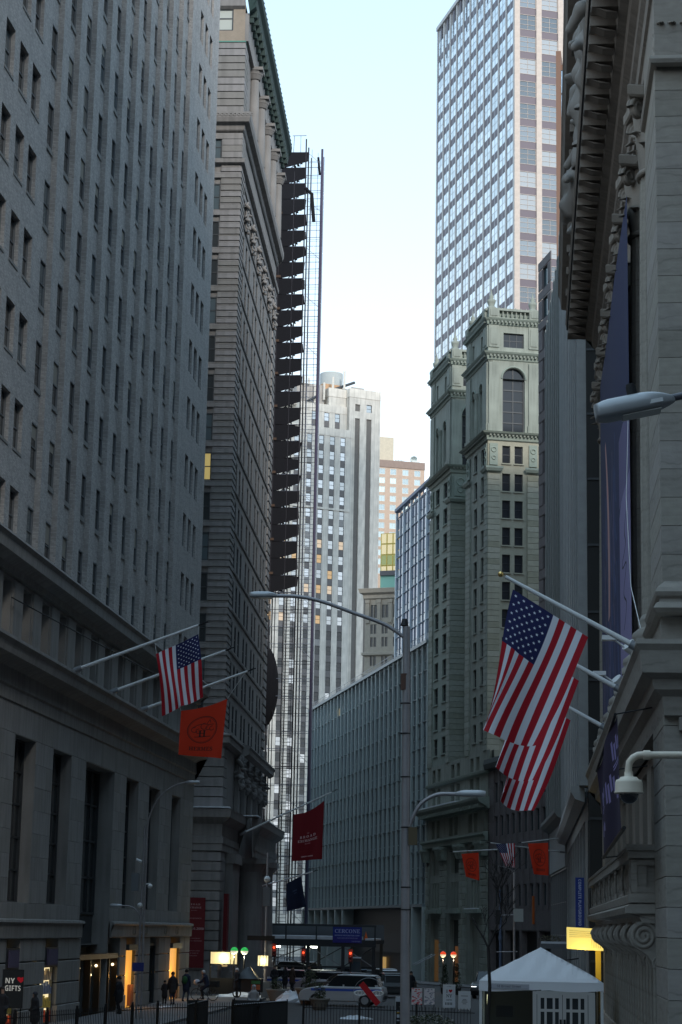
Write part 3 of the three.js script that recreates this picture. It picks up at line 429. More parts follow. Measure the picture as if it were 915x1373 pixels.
  for (let k = 0; k < 15; k++) for (const s of [-1, 1]) W.at('raking_modillion', modG, marD, pc + s * (1 + k * 1.35), 33 + hgt - (1 + k * 1.35) * sl - .42, .95);
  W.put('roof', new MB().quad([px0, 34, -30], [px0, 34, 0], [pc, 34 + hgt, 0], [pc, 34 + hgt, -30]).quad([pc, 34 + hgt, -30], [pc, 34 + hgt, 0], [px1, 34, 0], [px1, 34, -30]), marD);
  // pediment figures
  const J = (...a) => a, figs = [
    [J([0, 1.9, 0], [.05, 2.6, .12], .46, .5), J([.05, 2.6, .12], [.08, 2.98, .18], .18, .16), J([.08, 3.08, .2], [.1, 3.32, .24], .25, .21), J([-.45, 2.65, .1], [-.78, 2.15, .25], .2, .17), J([-.78, 2.15, .25], [-.4, 1.8, .6], .16, .12), J([-.4, 1.8, .6], [-.25, 1.78, .72], .12, .08), J([.48, 2.65, .1], [.82, 2.2, .3], .2, .17), J([.82, 2.2, .3], [.75, 1.6, .5], .16, .11), J([-.22, 1.9, 0], [-.32, 1.0, .4], .33, .26), J([-.32, 1.0, .4], [-.36, 0, .15], .24, .15), J([.22, 1.9, 0], [.35, 1.0, .22], .33, .26), J([.35, 1.0, .22], [.4, 0, .1], .24, .15), J([0, 1.7, -.1], [-.1, .1, -.2], .5, .62), J([.3, 1.8, .25], [.55, .2, .3], .16, .22), J([-.5, 2.2, -.1], [-.7, .3, -.1], .2, .3), J([-.36, .06, .2], [-.4, .06, .5], .14, .1), J([.4, .06, .1], [.45, .06, .45], .14, .1)],
    [J([-.5, .75, 0], [.1, 1.55, .1], .46, .5), J([.1, 1.55, .1], [.28, 1.92, .2], .18, .16), J([.32, 2.02, .25], [.38, 2.24, .3], .24, .2), J([.45, 1.6, .2], [.9, 1.3, .6], .21, .17), J([.9, 1.3, .6], [.5, .9, .9], .17, .12), J([-.25, 1.6, .15], [-.55, 1.1, .5], .2, .17), J([-.55, 1.1, .5], [-.2, .75, .75], .16, .12), J([-.5, .65, .05], [-1.15, 1.1, .4], .36, .28), J([-1.15, 1.1, .4], [-1.5, .15, .35], .25, .15), J([-.5, .5, .1], [-1.4, .38, .45], .36, .26), J([-1.4, .38, .45], [-2.0, .14, .4], .23, .13), J([-.9, .3, -.1], [.4, .35, -.1], .42, .46), J([-.3, .9, .3], [-1.2, .2, .3], .22, .3)]];
  const G0 = figureGeo(figs[0], [2.4, 3.8, 2.4], 52, .12), G1 = figureGeo(figs[1], [4.4, 2.6, 2.6], 56, .12), fm = stone(.33, .31, .285, texFine);
  for (const [g, x, s, r] of [[0, pc, 1.5, .1], [0, pc - 3.2, 1.35, -.3], [1, pc - 6.2, 1.3, .2], [0, pc - 8.8, 1.0, .2], [1, pc - 11.6, 1.05, 0], [1, pc - 14.8, .75, 0], [0, pc + 3.2, 1.35, .3], [1, pc + 6.2, 1.3, 0], [0, pc + 8.8, 1.0, -.2], [1, pc + 12, 1, 0]]) { const m = W.at('carved_figure', g ? G1 : G0, fm, x, 32.92, .95); m.scale.setScalar(s); m.rotation.y += r; }
}
{ // floodlights and brackets on the ledge
  for (const [z, l] of [[-53.5, 'small white floodlight on temple ledge beside the stone pier'], [-61, 'small white floodlight on temple ledge further along the banner']]) { const f = thing('floodlight', l, 'floodlight', [2.85, 11.46, z], 0, 'floodlights on the temple ledge'); mesh('bracket', new MB().bar([0, 0, 0], [0, .35, 0], .05, 8).box(-.12, .12, 0, .06, -.12, .12).geo(), mat.steel, f); mesh('lamp_housing', new MB().add(new THREE.CylinderGeometry(.2, .14, .34, 12), T(0, .5, 0, .5, 0, .7)).geo(), mat.white, f); mesh('arm', new MB().bar([0, .4, 0], [-.5, .75, .1], .03, 6).box(-.8, -.4, .72, .84, -.1, .2).geo(), mat.white, f); }
}
// ---------------------------------------------------------------- right: finned office blocks beyond the temple
{
  const d = thing('dark_gap_wall', 'end wall tight behind the temple end, coloured dark for the shaded gap', 'building', [3.28, 0, -104.4]); const F = new Face(d, 0, 0, 0), dm = M(.03, .029, .028, { roughness: .9 });  // wall colour stands in for the shade of the gap
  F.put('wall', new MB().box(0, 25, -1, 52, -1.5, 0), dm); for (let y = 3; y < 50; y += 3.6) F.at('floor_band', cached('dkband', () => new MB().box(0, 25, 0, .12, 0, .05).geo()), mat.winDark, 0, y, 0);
}
function finned(name, label, pos, ry, len, H, bay, cPier, cSpan, gl, low, o = {}) {
  const b = thing(name, label, 'building', pos, ry), F = new Face(b, 0, 0, 0), fl = 3.3;
  F.put('building_core', new MB().box(-len, 0, -2, H - .5, -28, -.62), cPier[0]);
  const n = Math.round(len / bay), w = len / n, pg = new MB().box(-w * .2, w * .2, low, H, -.5, o.proud || .3).geo(), sp = new MB().box(-w * .31, w * .31, 0, 1.25, -.55, -.25).geo(), wg = paneGeo(w * .6, fl - 1.25);
  for (let i = 0; i <= n; i++) F.at('pier', pg, cPier[i % cPier.length], -i * w, 0, 0);
  for (let i = 0; i < n; i++) for (let y = low; y < H - 3; y += fl) { F.at('spandrel_panel', sp, cSpan, -(i + .5) * w, y, 0); F.at('window', wg, gl[Math.floor(rnd() * gl.length)], -(i + .5) * w, y + 1.25, -.45); }
  F.put('parapet', new MB().box(-len, 0, H - 1, H, -.6, .2), cPier[0]);
  return [b, F, w];
}
{
  const pale = [M(.40, .41, .41, { map: texFine }), M(.37, .385, .385, { map: texFine })], gls = [glassM(.1, .13, .15, .4), mat.glassDark, glassM(.2, .26, .3, .5)];
  const [b, F] = finned('pale_finned_building', 'pale grey office block with narrow vertical stone fins beyond the temple', [3.25, 0, -106], -Math.PI / 2, 54, 62, 4.9, pale, M(.13, .15, .16, { map: texFine }), gls, 12, { proud: .45 });
  F.put('shopfront_wall', new MB().wall(-54, 0, -1, 12, 0, [[-52, -47, 0, 10.5], [-46, -41, 0, 10.5], [-40, -35, 0, 10.5], [-34, -29, 0, 10.5], [-28, -23, 0, 10.5], [-22, -17, 0, 10.5], [-16, -11, 0, 10.5], [-10, -5, 0, 10.5]], .5), pale[1]);
  for (let k = 0; k < 8; k++) win(F, -49.5 + 6 * k, 0, -.4, 5, 10.5, 3, 4, mat.winGrey, gls[k % 2], .12, .14);
  F.put('ledge', new MB().mould([[0, 11.2], [.5, 11.35], [.7, 11.7], [.7, 12], [0, 12.1]], -54, 0, .15), pale[0]);
  const dkp = [M(.25, .26, .25, { map: texFine }), M(.22, .235, .225, { map: texFine })];
  const [b2, F2] = finned('dark_finned_building', 'tall grey green office block with close vertical ribs above street flags', [3.2, 0, -160], -Math.PI / 2 + R(2.2), 24.3, 61, 3.0, dkp, M(.08, .085, .08), [mat.glassDark, glassM(.1, .12, .12, .3)], 14, { proud: .4 });
  F2.put('base_panels', new MB().box(-24.3, 0, 9.6, 13.4, -.3, .1), M(.42, .44, .45, { map: texFine })); F2.put('ledge', new MB().mould([[0, 13.2], [.6, 13.5], [.8, 13.8], [.8, 14.1], [0, 14.2]], -24.3, 0, .1), dkp[0]);
  for (let k = 0; k < 8; k++) win(F2, -1.6 - 3 * k, -1, -.1, 2.9, 10.5, 2, 4, mat.winGrey, mat.glassMid, .1, .12);
}
{ // slim blue glass building seen above the temple
  const b = thing('blue_glass_building', 'slim blue glass building with brown edge behind the grey ribbed block', 'building', [4.4, 0, -262], -R(4)); const F = new Face(b, 0, 0, 0), W = new Face(b, 0, 0, -Math.PI / 2);
  F.put('building_core', new MB().box(.3, 22, -3, 124, -30, -.2), M(.2, .115, .08)); F.put('brown_edge_wall', new MB().box(-.1, .6, -3, 126, -8, .1), M(.2, .115, .08));
  const g = [glassM(.55, .62, .68, .85), glassM(.45, .52, .58, .85)]; for (let y = 80; y < 122; y += 3.6) for (let k = 0; k < 6; k++) win(F, 1.4 + k * 1.7, y, 0, 1.65, 3.5, 1, 1, mat.winDark, g[(k + (y | 0)) % 2], .07);
}
// ---------------------------------------------------------------- right, after the bend: mauve block, green stone block, blue curtain wall
const bendA = R(16), bd = [-Math.sin(bendA), -Math.cos(bendA)], bp = t => [2.8 + bd[0] * t, 0, -185 + bd[1] * t];
{
  const b = thing('mauve_stone_building', 'mauve stone office block with small dark square windows behind the street flags', 'building', bp(0)), F = new Face(b, 0, 0, bendA - Math.PI / 2), N = new Face(b, 0, 0, bendA), mv = stone(.185, .16, .16, texFine), mvs = three(.19, .165, .165, texFine, .06), gl = glassM(.07, .13, .15, .4);
  // F: local x runs towards the camera, so t = -x
  F.put('building_core', new MB().box(-24, -.3, -2, 21, -25, -1.2), mv);
  const op = []; for (const y of [13.95, 17.35]) for (let k = 0; k < 10; k++) op.push([-22 + k * 2.15, -20.55 + k * 2.15, y, y + 2.05]);
  for (let k = 0; k < 10; k++) op.push([-22 + k * 2.15, -20.55 + k * 2.15, 10.4, 12.5], [-22 + k * 2.15, -20.55 + k * 2.15, 6.9, 9]);
  F.put('wall_backing', new MB().wall(-24.2, 0, 4.5, 21, -.1, op, .4), mv); blocks(F, 'stone_panel', -24.2, 0, 4.6, 20.7, 1.72, 2.2, op, 0, .2, mvs, .025, .01, .25);
  for (const o of op) win(F, (o[0] + o[1]) / 2, o[2], -.35, 1.45, 2.05, 1, 1, mat.winDark, gl, .06);
  F.put('dark_roof_cap', new MB().mould([[0, 20.7], [.4, 20.9], [.5, 21.4], [.4, 21.9], [-2, 22.4]], -24.4, -12, 0), M(.05, .06, .06)); F.put('parapet', new MB().box(-12, 0, 20.7, 21.5, -1, .1), mv);
  F.put('street_frontage', new MB().box(-24, 0, -2, 4.5, -1.1, -.6), mat.black); for (const x of [-23.5, -18, -12, -6, -.6]) F.at('frontage_pier', boxGeo(.7, 6.6, .7, .02), mv, x, -2, 0);
  F.at('lit_pillar', boxGeo(.22, 2.6, .2), emis(.6, .16, .02, .02), -7.2, 5.2, .2);
  // set-back tower with a single window column
  const tw = []; for (let k = 0; k < 16; k++) tw.push([-4.1, -2.45, 13 + 3.13 * k + 9 - 2.1, 15.1 + 3.13 * k + 9 - 2.1]); F.put('tower_wall', new MB().wall(-5.6, -1.2, 21, 63.4, -.05, tw, .3), mv); F.put('tower_core', new MB().box(-5.5, 2, 21, 63.2, -20, -.5), mv);
  N.put('tower_side', new MB().box(.1, 14, 21, 63.4, 1.25, 1.3), mv);
  for (const o of tw) { win(F, (o[0] + o[1]) / 2, o[2], -.25, 1.65, 2.1, 1, 1, mat.winDark, gl, .06); F.at('stone_panel', boxGeo(4.3, .86, .1, .01), mvs[1], -3.4, o[3] + .08, 0); F.at('stone_panel', boxGeo(1.3, 2.0, .1, .01), mvs[2], -4.85, o[2] + .05, 0); F.at('stone_panel', boxGeo(1.1, 2.0, .1, .01), mvs[0], -1.8, o[2] + .05, 0); }
}
const grn = thing('green_stone_twin_tower', 'grey green stone building with two arched and finialled tower wings', 'building', bp(24.8));
{
  const F = new Face(grn, 0, 0, bendA - Math.PI / 2), N = new Face(grn, 0, 0, bendA), g1 = stone(.335, .36, .31), gs = three(.34, .365, .31, texFine, .1), ys = three(.42, .40, .31, texFine, .12), g2 = stone(.31, .36, .31, texFine), dk = g1, gl = glassM(.03, .034, .04, .08, .1), glW = emis(.9, .45, .12, .1);
  // F local x = -(t - 24.8): right wing x -9.2..0, court -9.2..-16.3, left wing -16.3..-27
  const fl = 2.962, rowsTop = 55.9; // top of window row under the loggia cornice
  N.put('building_core', new MB().box(.4, 5.9, -2, 70, -8.6, -.45).box(.4, 14, -2, 56, -26.8, -17).box(2.6, 14, -2, 56, -17, -8.6), dk);
  const towerTop = (Fx, xa, xb, front) => { // one tower crown on a face: local xa..xb
    const w = xb - xa, cx = (xa + xb) / 2;
    const arch = front ? [[cx, 2.5]] : [[cx - w * .17, 1.5], [cx + w * .19, 1.5]], y0 = 57.3, ySp = front ? 63.4 : 62.6;
    const o = arch.map(([c, d]) => [c - d / 2, c + d / 2, y0, ySp]); Fx.put('loggia_wall', new MB().wall(xa, xb, y0, ySp, 0, o, .5), g1);
    for (const [c, d] of arch) { // arch head as a pierced panel
      const s = new THREE.Shape(); const lo = arch.length > 1 ? (c < cx ? xa : cx + .01) : xa, hi = arch.length > 1 ? (c < cx ? cx + .01 : xb) : xb; s.moveTo(lo, ySp); s.lineTo(c - d / 2, ySp); s.absarc(c, ySp, d / 2, Math.PI, 0, true); s.lineTo(hi, ySp); s.lineTo(hi, 65.5); s.lineTo(lo, 65.5); s.closePath();
      Fx.put('arch_head', new MB().add(new THREE.ExtrudeGeometry(s, { depth: .5, bevelEnabled: false, curveSegments: 14 }), T(0, 0, -.5)), g1);
      Fx.at('arch_moulding', new MB().add(new THREE.TorusGeometry(d / 2 + .12, .09, 6, 20, Math.PI)).geo(), g2, c, ySp, .03);
      const gw = frameGeo(d, ySp - y0 + d / 2, 2, front ? 6 : 4, .14, .12), f = Fx.at('loggia_window', gw, mat.winDark, c, y0, -.42); mesh('pane', paneGeo(d, ySp - y0 + d / 2), gl, f);
    }
    if (!front) for (const q of [cx + w * .01]) { Fx.at('loggia_column', new MB().add(new THREE.CylinderGeometry(.24, .28, 4.8, 12), T(0, 2.4, 0)).add(new THREE.CylinderGeometry(.42, .26, .6, 12), T(0, 5.05, 0)).box(-.4, .4, 0, .25, -.4, .4).geo(), g1, q, y0, .1); }
    for (const q of [xa + w * .11, xb - w * .11]) { Fx.at('corner_pilaster', cached('cpil' + (front ? 1 : 0), () => new MB().box(-w * .1, w * .1, 0, 7.9, 0, .16).box(-w * .12, w * .12, 0, .9, 0, .24).wall(-w * .1, w * .1, 0, 7.9, .165, [[-w * .07, w * .07, 1.1, 7.5]], .03).geo()), g1, q, 57.3, 0); Fx.at('attic_panel', cached('apan' + (front ? 1 : 0), () => new MB().box(-w * .1, w * .1, 0, 2.5, 0, .12).box(-w * .065, w * .065, .3, 2.2, .12, .18).geo()), g1, q, 66.9, 0); }
    const prof = (y, o, h) => [[0, y - h], [.12, y - h * .9], [.2, y - h * .5], [.2, y - h * .45], [o * .8, y - h * .2], [o, y], [0, y + .08]];
    const e0 = 1, e1 = 1; // mitred corners
    Fx.put('lower_cornice', new MB().mould(prof(57.3, .75, .9), xa, xb, 0, e0, e1), g2); Fx.put('middle_cornice', new MB().mould(prof(66.3, .6, .9), xa, xb, 0, e0, e1), g2); Fx.put('upper_cornice', new MB().mould(prof(70.1, .5, .7), xa, xb, 0, e0, e1), g2);
    const dg = cached('dent', () => new MB().box(-.1, .1, 0, .24, 0, .3).geo()); for (const yy of [56.85, 65.75, 69.62]) for (let x = xa + .2; x < xb; x += .42) Fx.at('dentil', dg, g1, x, yy, .16);
    const aw = front ? [[cx - 1.15, cx + 1.15, 66.95, 68.6]] : [[cx - w * .2 - .45, cx - w * .2 + .45, 66.95, 68.8], [cx + w * .2 - .45, cx + w * .2 + .45, 66.95, 68.8]]; Fx.put('attic_wall', new MB().wall(xa, xb, 66.3, 69.6, 0, aw, .35), g1);
    for (const o of aw) win(Fx, (o[0] + o[1]) / 2, o[2], -.3, o[1] - o[0], o[3] - o[2], front ? 3 : 2, 2, mat.winDark, gl, .08);
    Fx.put('parapet_back', new MB().box(xa + .1, xb - .1, 70.15, 71.2, -.6, -.2), g2);
    // parapet with balusters and corner blocks
    Fx.put('parapet_rail', new MB().box(xa + .1, xb - .1, 71.05, 71.3, -.5, .3).box(xa + .1, xb - .1, 70.1, 70.25, -.5, .3), g1); const bl = cached('bul', () => new MB().add(new THREE.LatheGeometry([[.14, 0], [.08, .12], [.17, .38], [.07, .62], [.14, .8]].map(q => new THREE.Vector2(...q)), 8)).geo());
    for (let x = xa + w * .2; x < xb - w * .18; x += .5) Fx.at('parapet_baluster', bl, g1, x, 70.25, .05); for (const q of [xa + w * .1, xb - w * .1]) Fx.at('parapet_block', cached('pbl', () => new MB().box(-.6, .6, 0, 1.1, -.9, .32).box(-.4, .4, .2, .9, .32, .38).geo()), g1, q, 70.2, 0);
    for (let x = xa + .6; x < xb; x += .62) Fx.at('parapet_crest', cached('crest', () => new THREE.ConeGeometry(.1, .3, 5)), g1, x, 71.42, 0);
  };
  const finial = (Fx, x, z) => Fx.at('finial', cached('fin', () => new THREE.LatheGeometry([[.5, 0], [.5, .3], [.3, .4], [.45, .8], [.5, 1.1], [.2, 1.25], [.28, 1.5], [.12, 1.75], [.06, 2.1], [0, 2.5]].map(q => new THREE.Vector2(...q)), 10)), g1, x, 71.3, z);
  towerTop(N, 0, 5.75, true); towerTop(F, -9.2, 0, false);
  finial(N, .5, -.6); finial(N, 5.2, -.6); finial(F, -8.7, -.5);
  // left wing: its own north wall stands in the court
  const NL = new Face(grn, ...(() => { const q = bp(24.8 + 16.4), p = bp(24.8); return [q[0] - p[0], q[2] - p[2]]; })(), bendA);
  towerTop(F, -26.8, -16.4, false); towerTop(NL, 0, 5, true); finial(NL, .5, -.6); finial(F, -26.3, -.5);
  // shafts with paired windows, quoined piers in single blocks
  const shaft = (Fx, xa, xb, wins, mats, pierW, lowY, tone) => {
    const o = []; for (let k = 0; k < 15; k++) { const y = rowsTop - 1.95 - fl * k - (k ? .12 : 0); if (y > lowY + .3) for (const [a, c] of wins) o.push([a, c, y, y + 1.95]); }
    Fx.put('shaft_wall', new MB().wall(xa, xb, lowY, 56.5, -.06, o, .35), tone);
    for (const q of o) { win(Fx, (q[0] + q[1]) / 2, q[2], -.32, q[1] - q[0], 1.95, 1, 2, mat.winDark, gl, .07); Fx.at('window_sill', boxGeo(q[1] - q[0] + .2, .14, .2), tone, (q[0] + q[1]) / 2, q[2] - .14, .08); }
    const n = Math.floor((53 - lowY) / .62); for (let k = 0; k < n; k++) for (const [a, c] of pierW) Fx.at('quoin_stone', boxGeo(c - a, .59, .25, .02), mats[Math.floor(rnd() * 4)], (a + c) / 2, lowY + k * .62, .1);
    for (const [a, c] of pierW) { Fx.at('pier_capital', cached(`pc${(c - a).toFixed(2)}`, () => new MB().mould([[0, 0], [.2, .1], [.35, .4], [.35, .6], [0, .65]], -(c - a) / 2, (c - a) / 2, 0, 1, 1).geo()), g2, (a + c) / 2, 52.9, .1); Fx.at('carved_panel', cached(`cv${(c - a).toFixed(2)}`, () => new MB().box(-(c - a) * .35, (c - a) * .35, 0, 2.4, 0, .08).add(new THREE.TorusGeometry((c - a) * .2, .08, 5, 10), T(0, 1.7, .1)).add(new THREE.TorusGeometry((c - a) * .16, .07, 5, 10), T(0, .8, .1)).geo()), g2, (a + c) / 2, 53.7, .02); }
  };
  shaft(N, 0, 5.8, [[1.62, 2.52], [3.0, 3.92]], ys, [[0, 1.3], [4.4, 5.7]], 18, stone(.40, .385, .3, texFine));  // north face stone set lighter and yellower, as sky light falls there
  shaft(F, -9.2, 0, [[-6.1, -4.75], [-3.1, -1.75]], gs, [[-9.2, -7.4], [-1.35, 0]], 23, g1);
  shaft(F, -26.8, -16.4, [[-24.3, -22.4], [-20.4, -18.5]], gs, [[-26.8, -25], [-17.8, -16.4]], 23, g2);
  shaft(NL, 0, 5, [[2.8, 3.6], [4.0, 4.8]], gs, [[0, 2.2]], 23, g2);
  // base: continuous front of four storeys under the snow-topped cornice
  F.put('base_wall', new MB().wall(-26.8, 1.2, -2, 23, 0, [...[-24.5, -22, -15.5, -13, -7, -4.5].flatMap(x => [[x, x + 1.5, 21.15, 22.6], [x, x + 1.5, 18.5, 20.4]]), ...[-24.6, -22.2, -16.2, -13.8, -7.6, -5.2, -1].map(x => [x, x + 1.5, 14.75, 16.75]), ...[-24.5, -15.5, -6.6].map(x => [x, x + 4.4, 10.6, 13.4]), ...[-24.1, -15.1, -6.2].flatMap(x => [0, 1, 2].map(k => [x + k * 1.25, x + .85 + k * 1.25, 6.9, 9.7])), ...[-24.6, -15.6, -6.7].map(x => [x, x + 4.6, -2, 5.6])], .6), dk);
  F.put('base_glazing', new MB().quad([-26.6, -2, -.5], [1.1, -2, -.5], [1.1, 23, -.5], [-26.6, 23, -.5]), gl);
  for (const x of [-26.8, -19.9, -18.4, -10.9, -9.4, -2, -.6]) { const n = 20; for (let k = 0; k < n; k++) F.at('base_pier_stone', boxGeo(1.3, .62, .3, .05), gs[Math.floor(rnd() * 4)], x + .6, -1.5 + k * .66, .2); F.at('pier_capital', cached('bcap', () => new MB().add(new THREE.CylinderGeometry(.95, .6, 1.3, 8), T(0, .65, 0)).add(new THREE.TorusGeometry(.5, .15, 5, 8), T(0, .8, .5)).box(-.9, .9, 1.2, 1.5, -.5, .8).geo()), g2, x + .6, 12.1, .1); }
  F.put('base_cornice', new MB().mould([[0, 16.9], [.3, 17], [.35, 17.3], [1.0, 17.5], [1.25, 17.8], [1.3, 18.05], [0, 18.15]], -27, 1.2, 0, 1, 0), g2); F.put('cornice_snow', new MB().box(-27.5, -9, 18.1, 18.24, 0, 1.2), mat.snow); for (let x = -26.6; x < 1; x += .9) F.at('cornice_bracket', cached('gbr', () => new MB().box(-.18, .18, 0, .4, 0, .8).geo()), g2, x, 17.05, .3);
  F.put('lower_entablature', new MB().mould([[0, 13.6], [.35, 13.7], [.35, 14.1], [.6, 14.3], [.6, 14.5], [0, 14.6]], -27, 1.2, .15, 1, 0), g2); F.put('balcony_ledge', new MB().box(-25, -19, 6.3, 6.7, 0, .7).box(-16, -10, 6.3, 6.7, 0, .7).box(-7, -1, 6.3, 6.7, 0, .7), g2); F.put('ledge_snow', new MB().box(-7, -3, 6.7, 6.8, 0, .6), mat.snow); F.put('parapet_course', new MB().mould([[0, 20.6], [.3, 20.7], [.35, 20.95], [0, 21]], -26.8, 1.2, 0), g2);
  F.at('lit_doorway', boxGeo(3.4, 4.6, .2), emis(.8, .4, .12, .035), -22.4, -1.2, -.35); F.at('lit_poster', boxGeo(1.8, 3.8, .15), emis(.9, .35, .1, .05), -13, -1, -.2);
  for (const x of [-21.5, -20]) F.put('stair_handrail', new MB().bar([x, .6, 2.8], [x + .3, 1.8, .6], .05, 6), mat.steel);
}
// blue curtain-wall slab and the taller one behind
function curtain(name, label, t, back, len, y0, H, bay, o) {
  const p = bp(t), b = thing(name, label, 'building', [p[0] + Math.cos(bendA) * back, 0, p[2] - Math.sin(bendA) * back]), F = new Face(b, 0, 0, bendA - Math.PI / 2), n = Math.round(len / bay), w = len / n;
  F.put('building_core', new MB().box(-len, 0, y0, H - .3, -18, -.5).box(-len, 0, -3, y0, -18, -1.25), o.thin);
  const fin = new MB().box(-o.fw, o.fw, y0, H, -.2, o.fd).geo(); for (let i = 0; i <= n; i++) F.at('mullion_fin', fin, o.fin[i % o.fin.length], -i * w, 0, 0);
  const fl = o.fl, rows = Math.floor((H - y0) / fl), mk = {};
  const put = (m, x, y, a, c) => { (mk[m] = mk[m] || new MB()).quad([x - a, y, -.12], [x + a, y, -.12], [x + a, y + c, -.12], [x - a, y + c, -.12]); };
  for (let j = 0; j < rows; j++) for (let i = 0; i < n; i++) for (const s of [-.25, .25]) { const x = -(i + .5 + s) * w, y = y0 + j * fl; put(Math.floor(hash(i * 2 + (s > 0 ? 1 : 0), j, o.s) * 3), x, y + fl * .42, w * .215, fl * .54); put(hash(i, j, o.s + 5) < o.lit ? 5 : 3 + (hash(i, j, 77) > .6 ? 1 : 0), x, y + .03, w * .215, fl * .37); }
  for (const k in mk) F.put('glass_panels', mk[k], o.gl[k]);
  const thin = new MB(); for (let i = 0; i < n; i++) thin.box(-(i + .5) * w - .05, -(i + .5) * w + .05, y0, H, -.15, .03); F.put('thin_mullions', thin, o.thin);
  const tr = new MB().box(-len, 0, 0, .09, -.15, .05).geo(); for (let j = 0; j <= rows; j++) { F.at('transom', tr, o.thin, 0, y0 + j * fl, 0); }
  return [b, F, w, n];
}
{
  const fin = [M(.46, .53, .52, { metalness: .2, roughness: .55 }), M(.42, .49, .49, { metalness: .2, roughness: .55 })], thin = M(.2, .25, .27, { metalness: .3, roughness: .5 });
  const gl = [glassM(.018, .028, .05, .1, .12), glassM(.024, .036, .06, .1, .12), glassM(.015, .024, .04, .08, .12), glassM(.05, .07, .09, .15, .15), glassM(.075, .1, .12, .15, .15), emis(1, .7, .3, .16)];
  const [b, F] = curtain('blue_curtain_wall_slab', 'long low blue glass slab with pale vertical fins along the bend', 51.7, 0, 82.5, 7.4, 38, 2.75, { fw: .12, fd: .2, fin, thin, gl, fl: 3.05, s: 3, lit: .02 });
  F.put('roof_edge', new MB().box(-82.5, 0, 38, 38.4, -.4, .35), thin); const rl = new MB(); for (let x = -82; x < 0; x += 2.5) rl.bar([x, 38.4, -.2], [x, 39.3, -.2], .03, 5); rl.bar([-82.5, 39.3, -.2], [0, 39.3, -.2], .03, 5).bar([-82.5, 38.9, -.2], [0, 38.9, -.2], .025, 5); F.put('roof_railing', rl, mat.steel);
  F.put('storey_beam', new MB().box(-82.5, 0, 7.1, 7.4, -1, .5), thin); const pier = new MB().box(-.35, .35, -3, 7.1, -1.2, .5).geo(); for (let i = 0; i <= 15; i++) if (i < 3 || i > 8) F.at('ground_pier', pier, fin[0], -i * 5.5, 0, 0);
  F.put('lobby_glazing', new MB().quad([-82.5, -3, -1.1], [0, -3, -1.1], [0, 7.1, -1.1], [-82.5, 7.1, -1.1]), M(.03, .034, .038, { roughness: .5 })); F.put('lobby_dark_band', new MB().box(-40, 0, 1.6, 4, -.9, -.6), mat.winDark);
  for (const [x, w, h] of [[-11.5, 1.1, 7.2], [-14.6, .5, 3], [-27, 2, 2], [-8.5, 1.6, 2.2]]) F.at('lit_lobby_panel', boxGeo(w, h, .1), emis(1, .62, .2, .22), x, -1, -.8);
  const fin2 = [M(.44, .5, .55, { metalness: .3, roughness: .5 })], gl2 = [glassM(.09, .11, .18, .5, .1), glassM(.11, .14, .21, .5, .1), glassM(.08, .1, .15, .5, .1), glassM(.22, .25, .29, .6, .15), glassM(.26, .29, .32, .6, .15), emis(1, .7, .3, .2)];
  const [c, G] = curtain('tall_blue_fin_tower', 'taller blue office slab with wide pale fins behind the low glass slab', 78.5, 12, 47.5, 30, 69.5, 5.3, { fw: .18, fd: .15, fin: fin2, thin: M(.25, .28, .33), gl: gl2, fl: 3.2, s: 9, lit: .02 }); G.put('roof_edge', new MB().box(-47.5, 0, 69.5, 70, -.4, .4), M(.2, .22, .27));
}
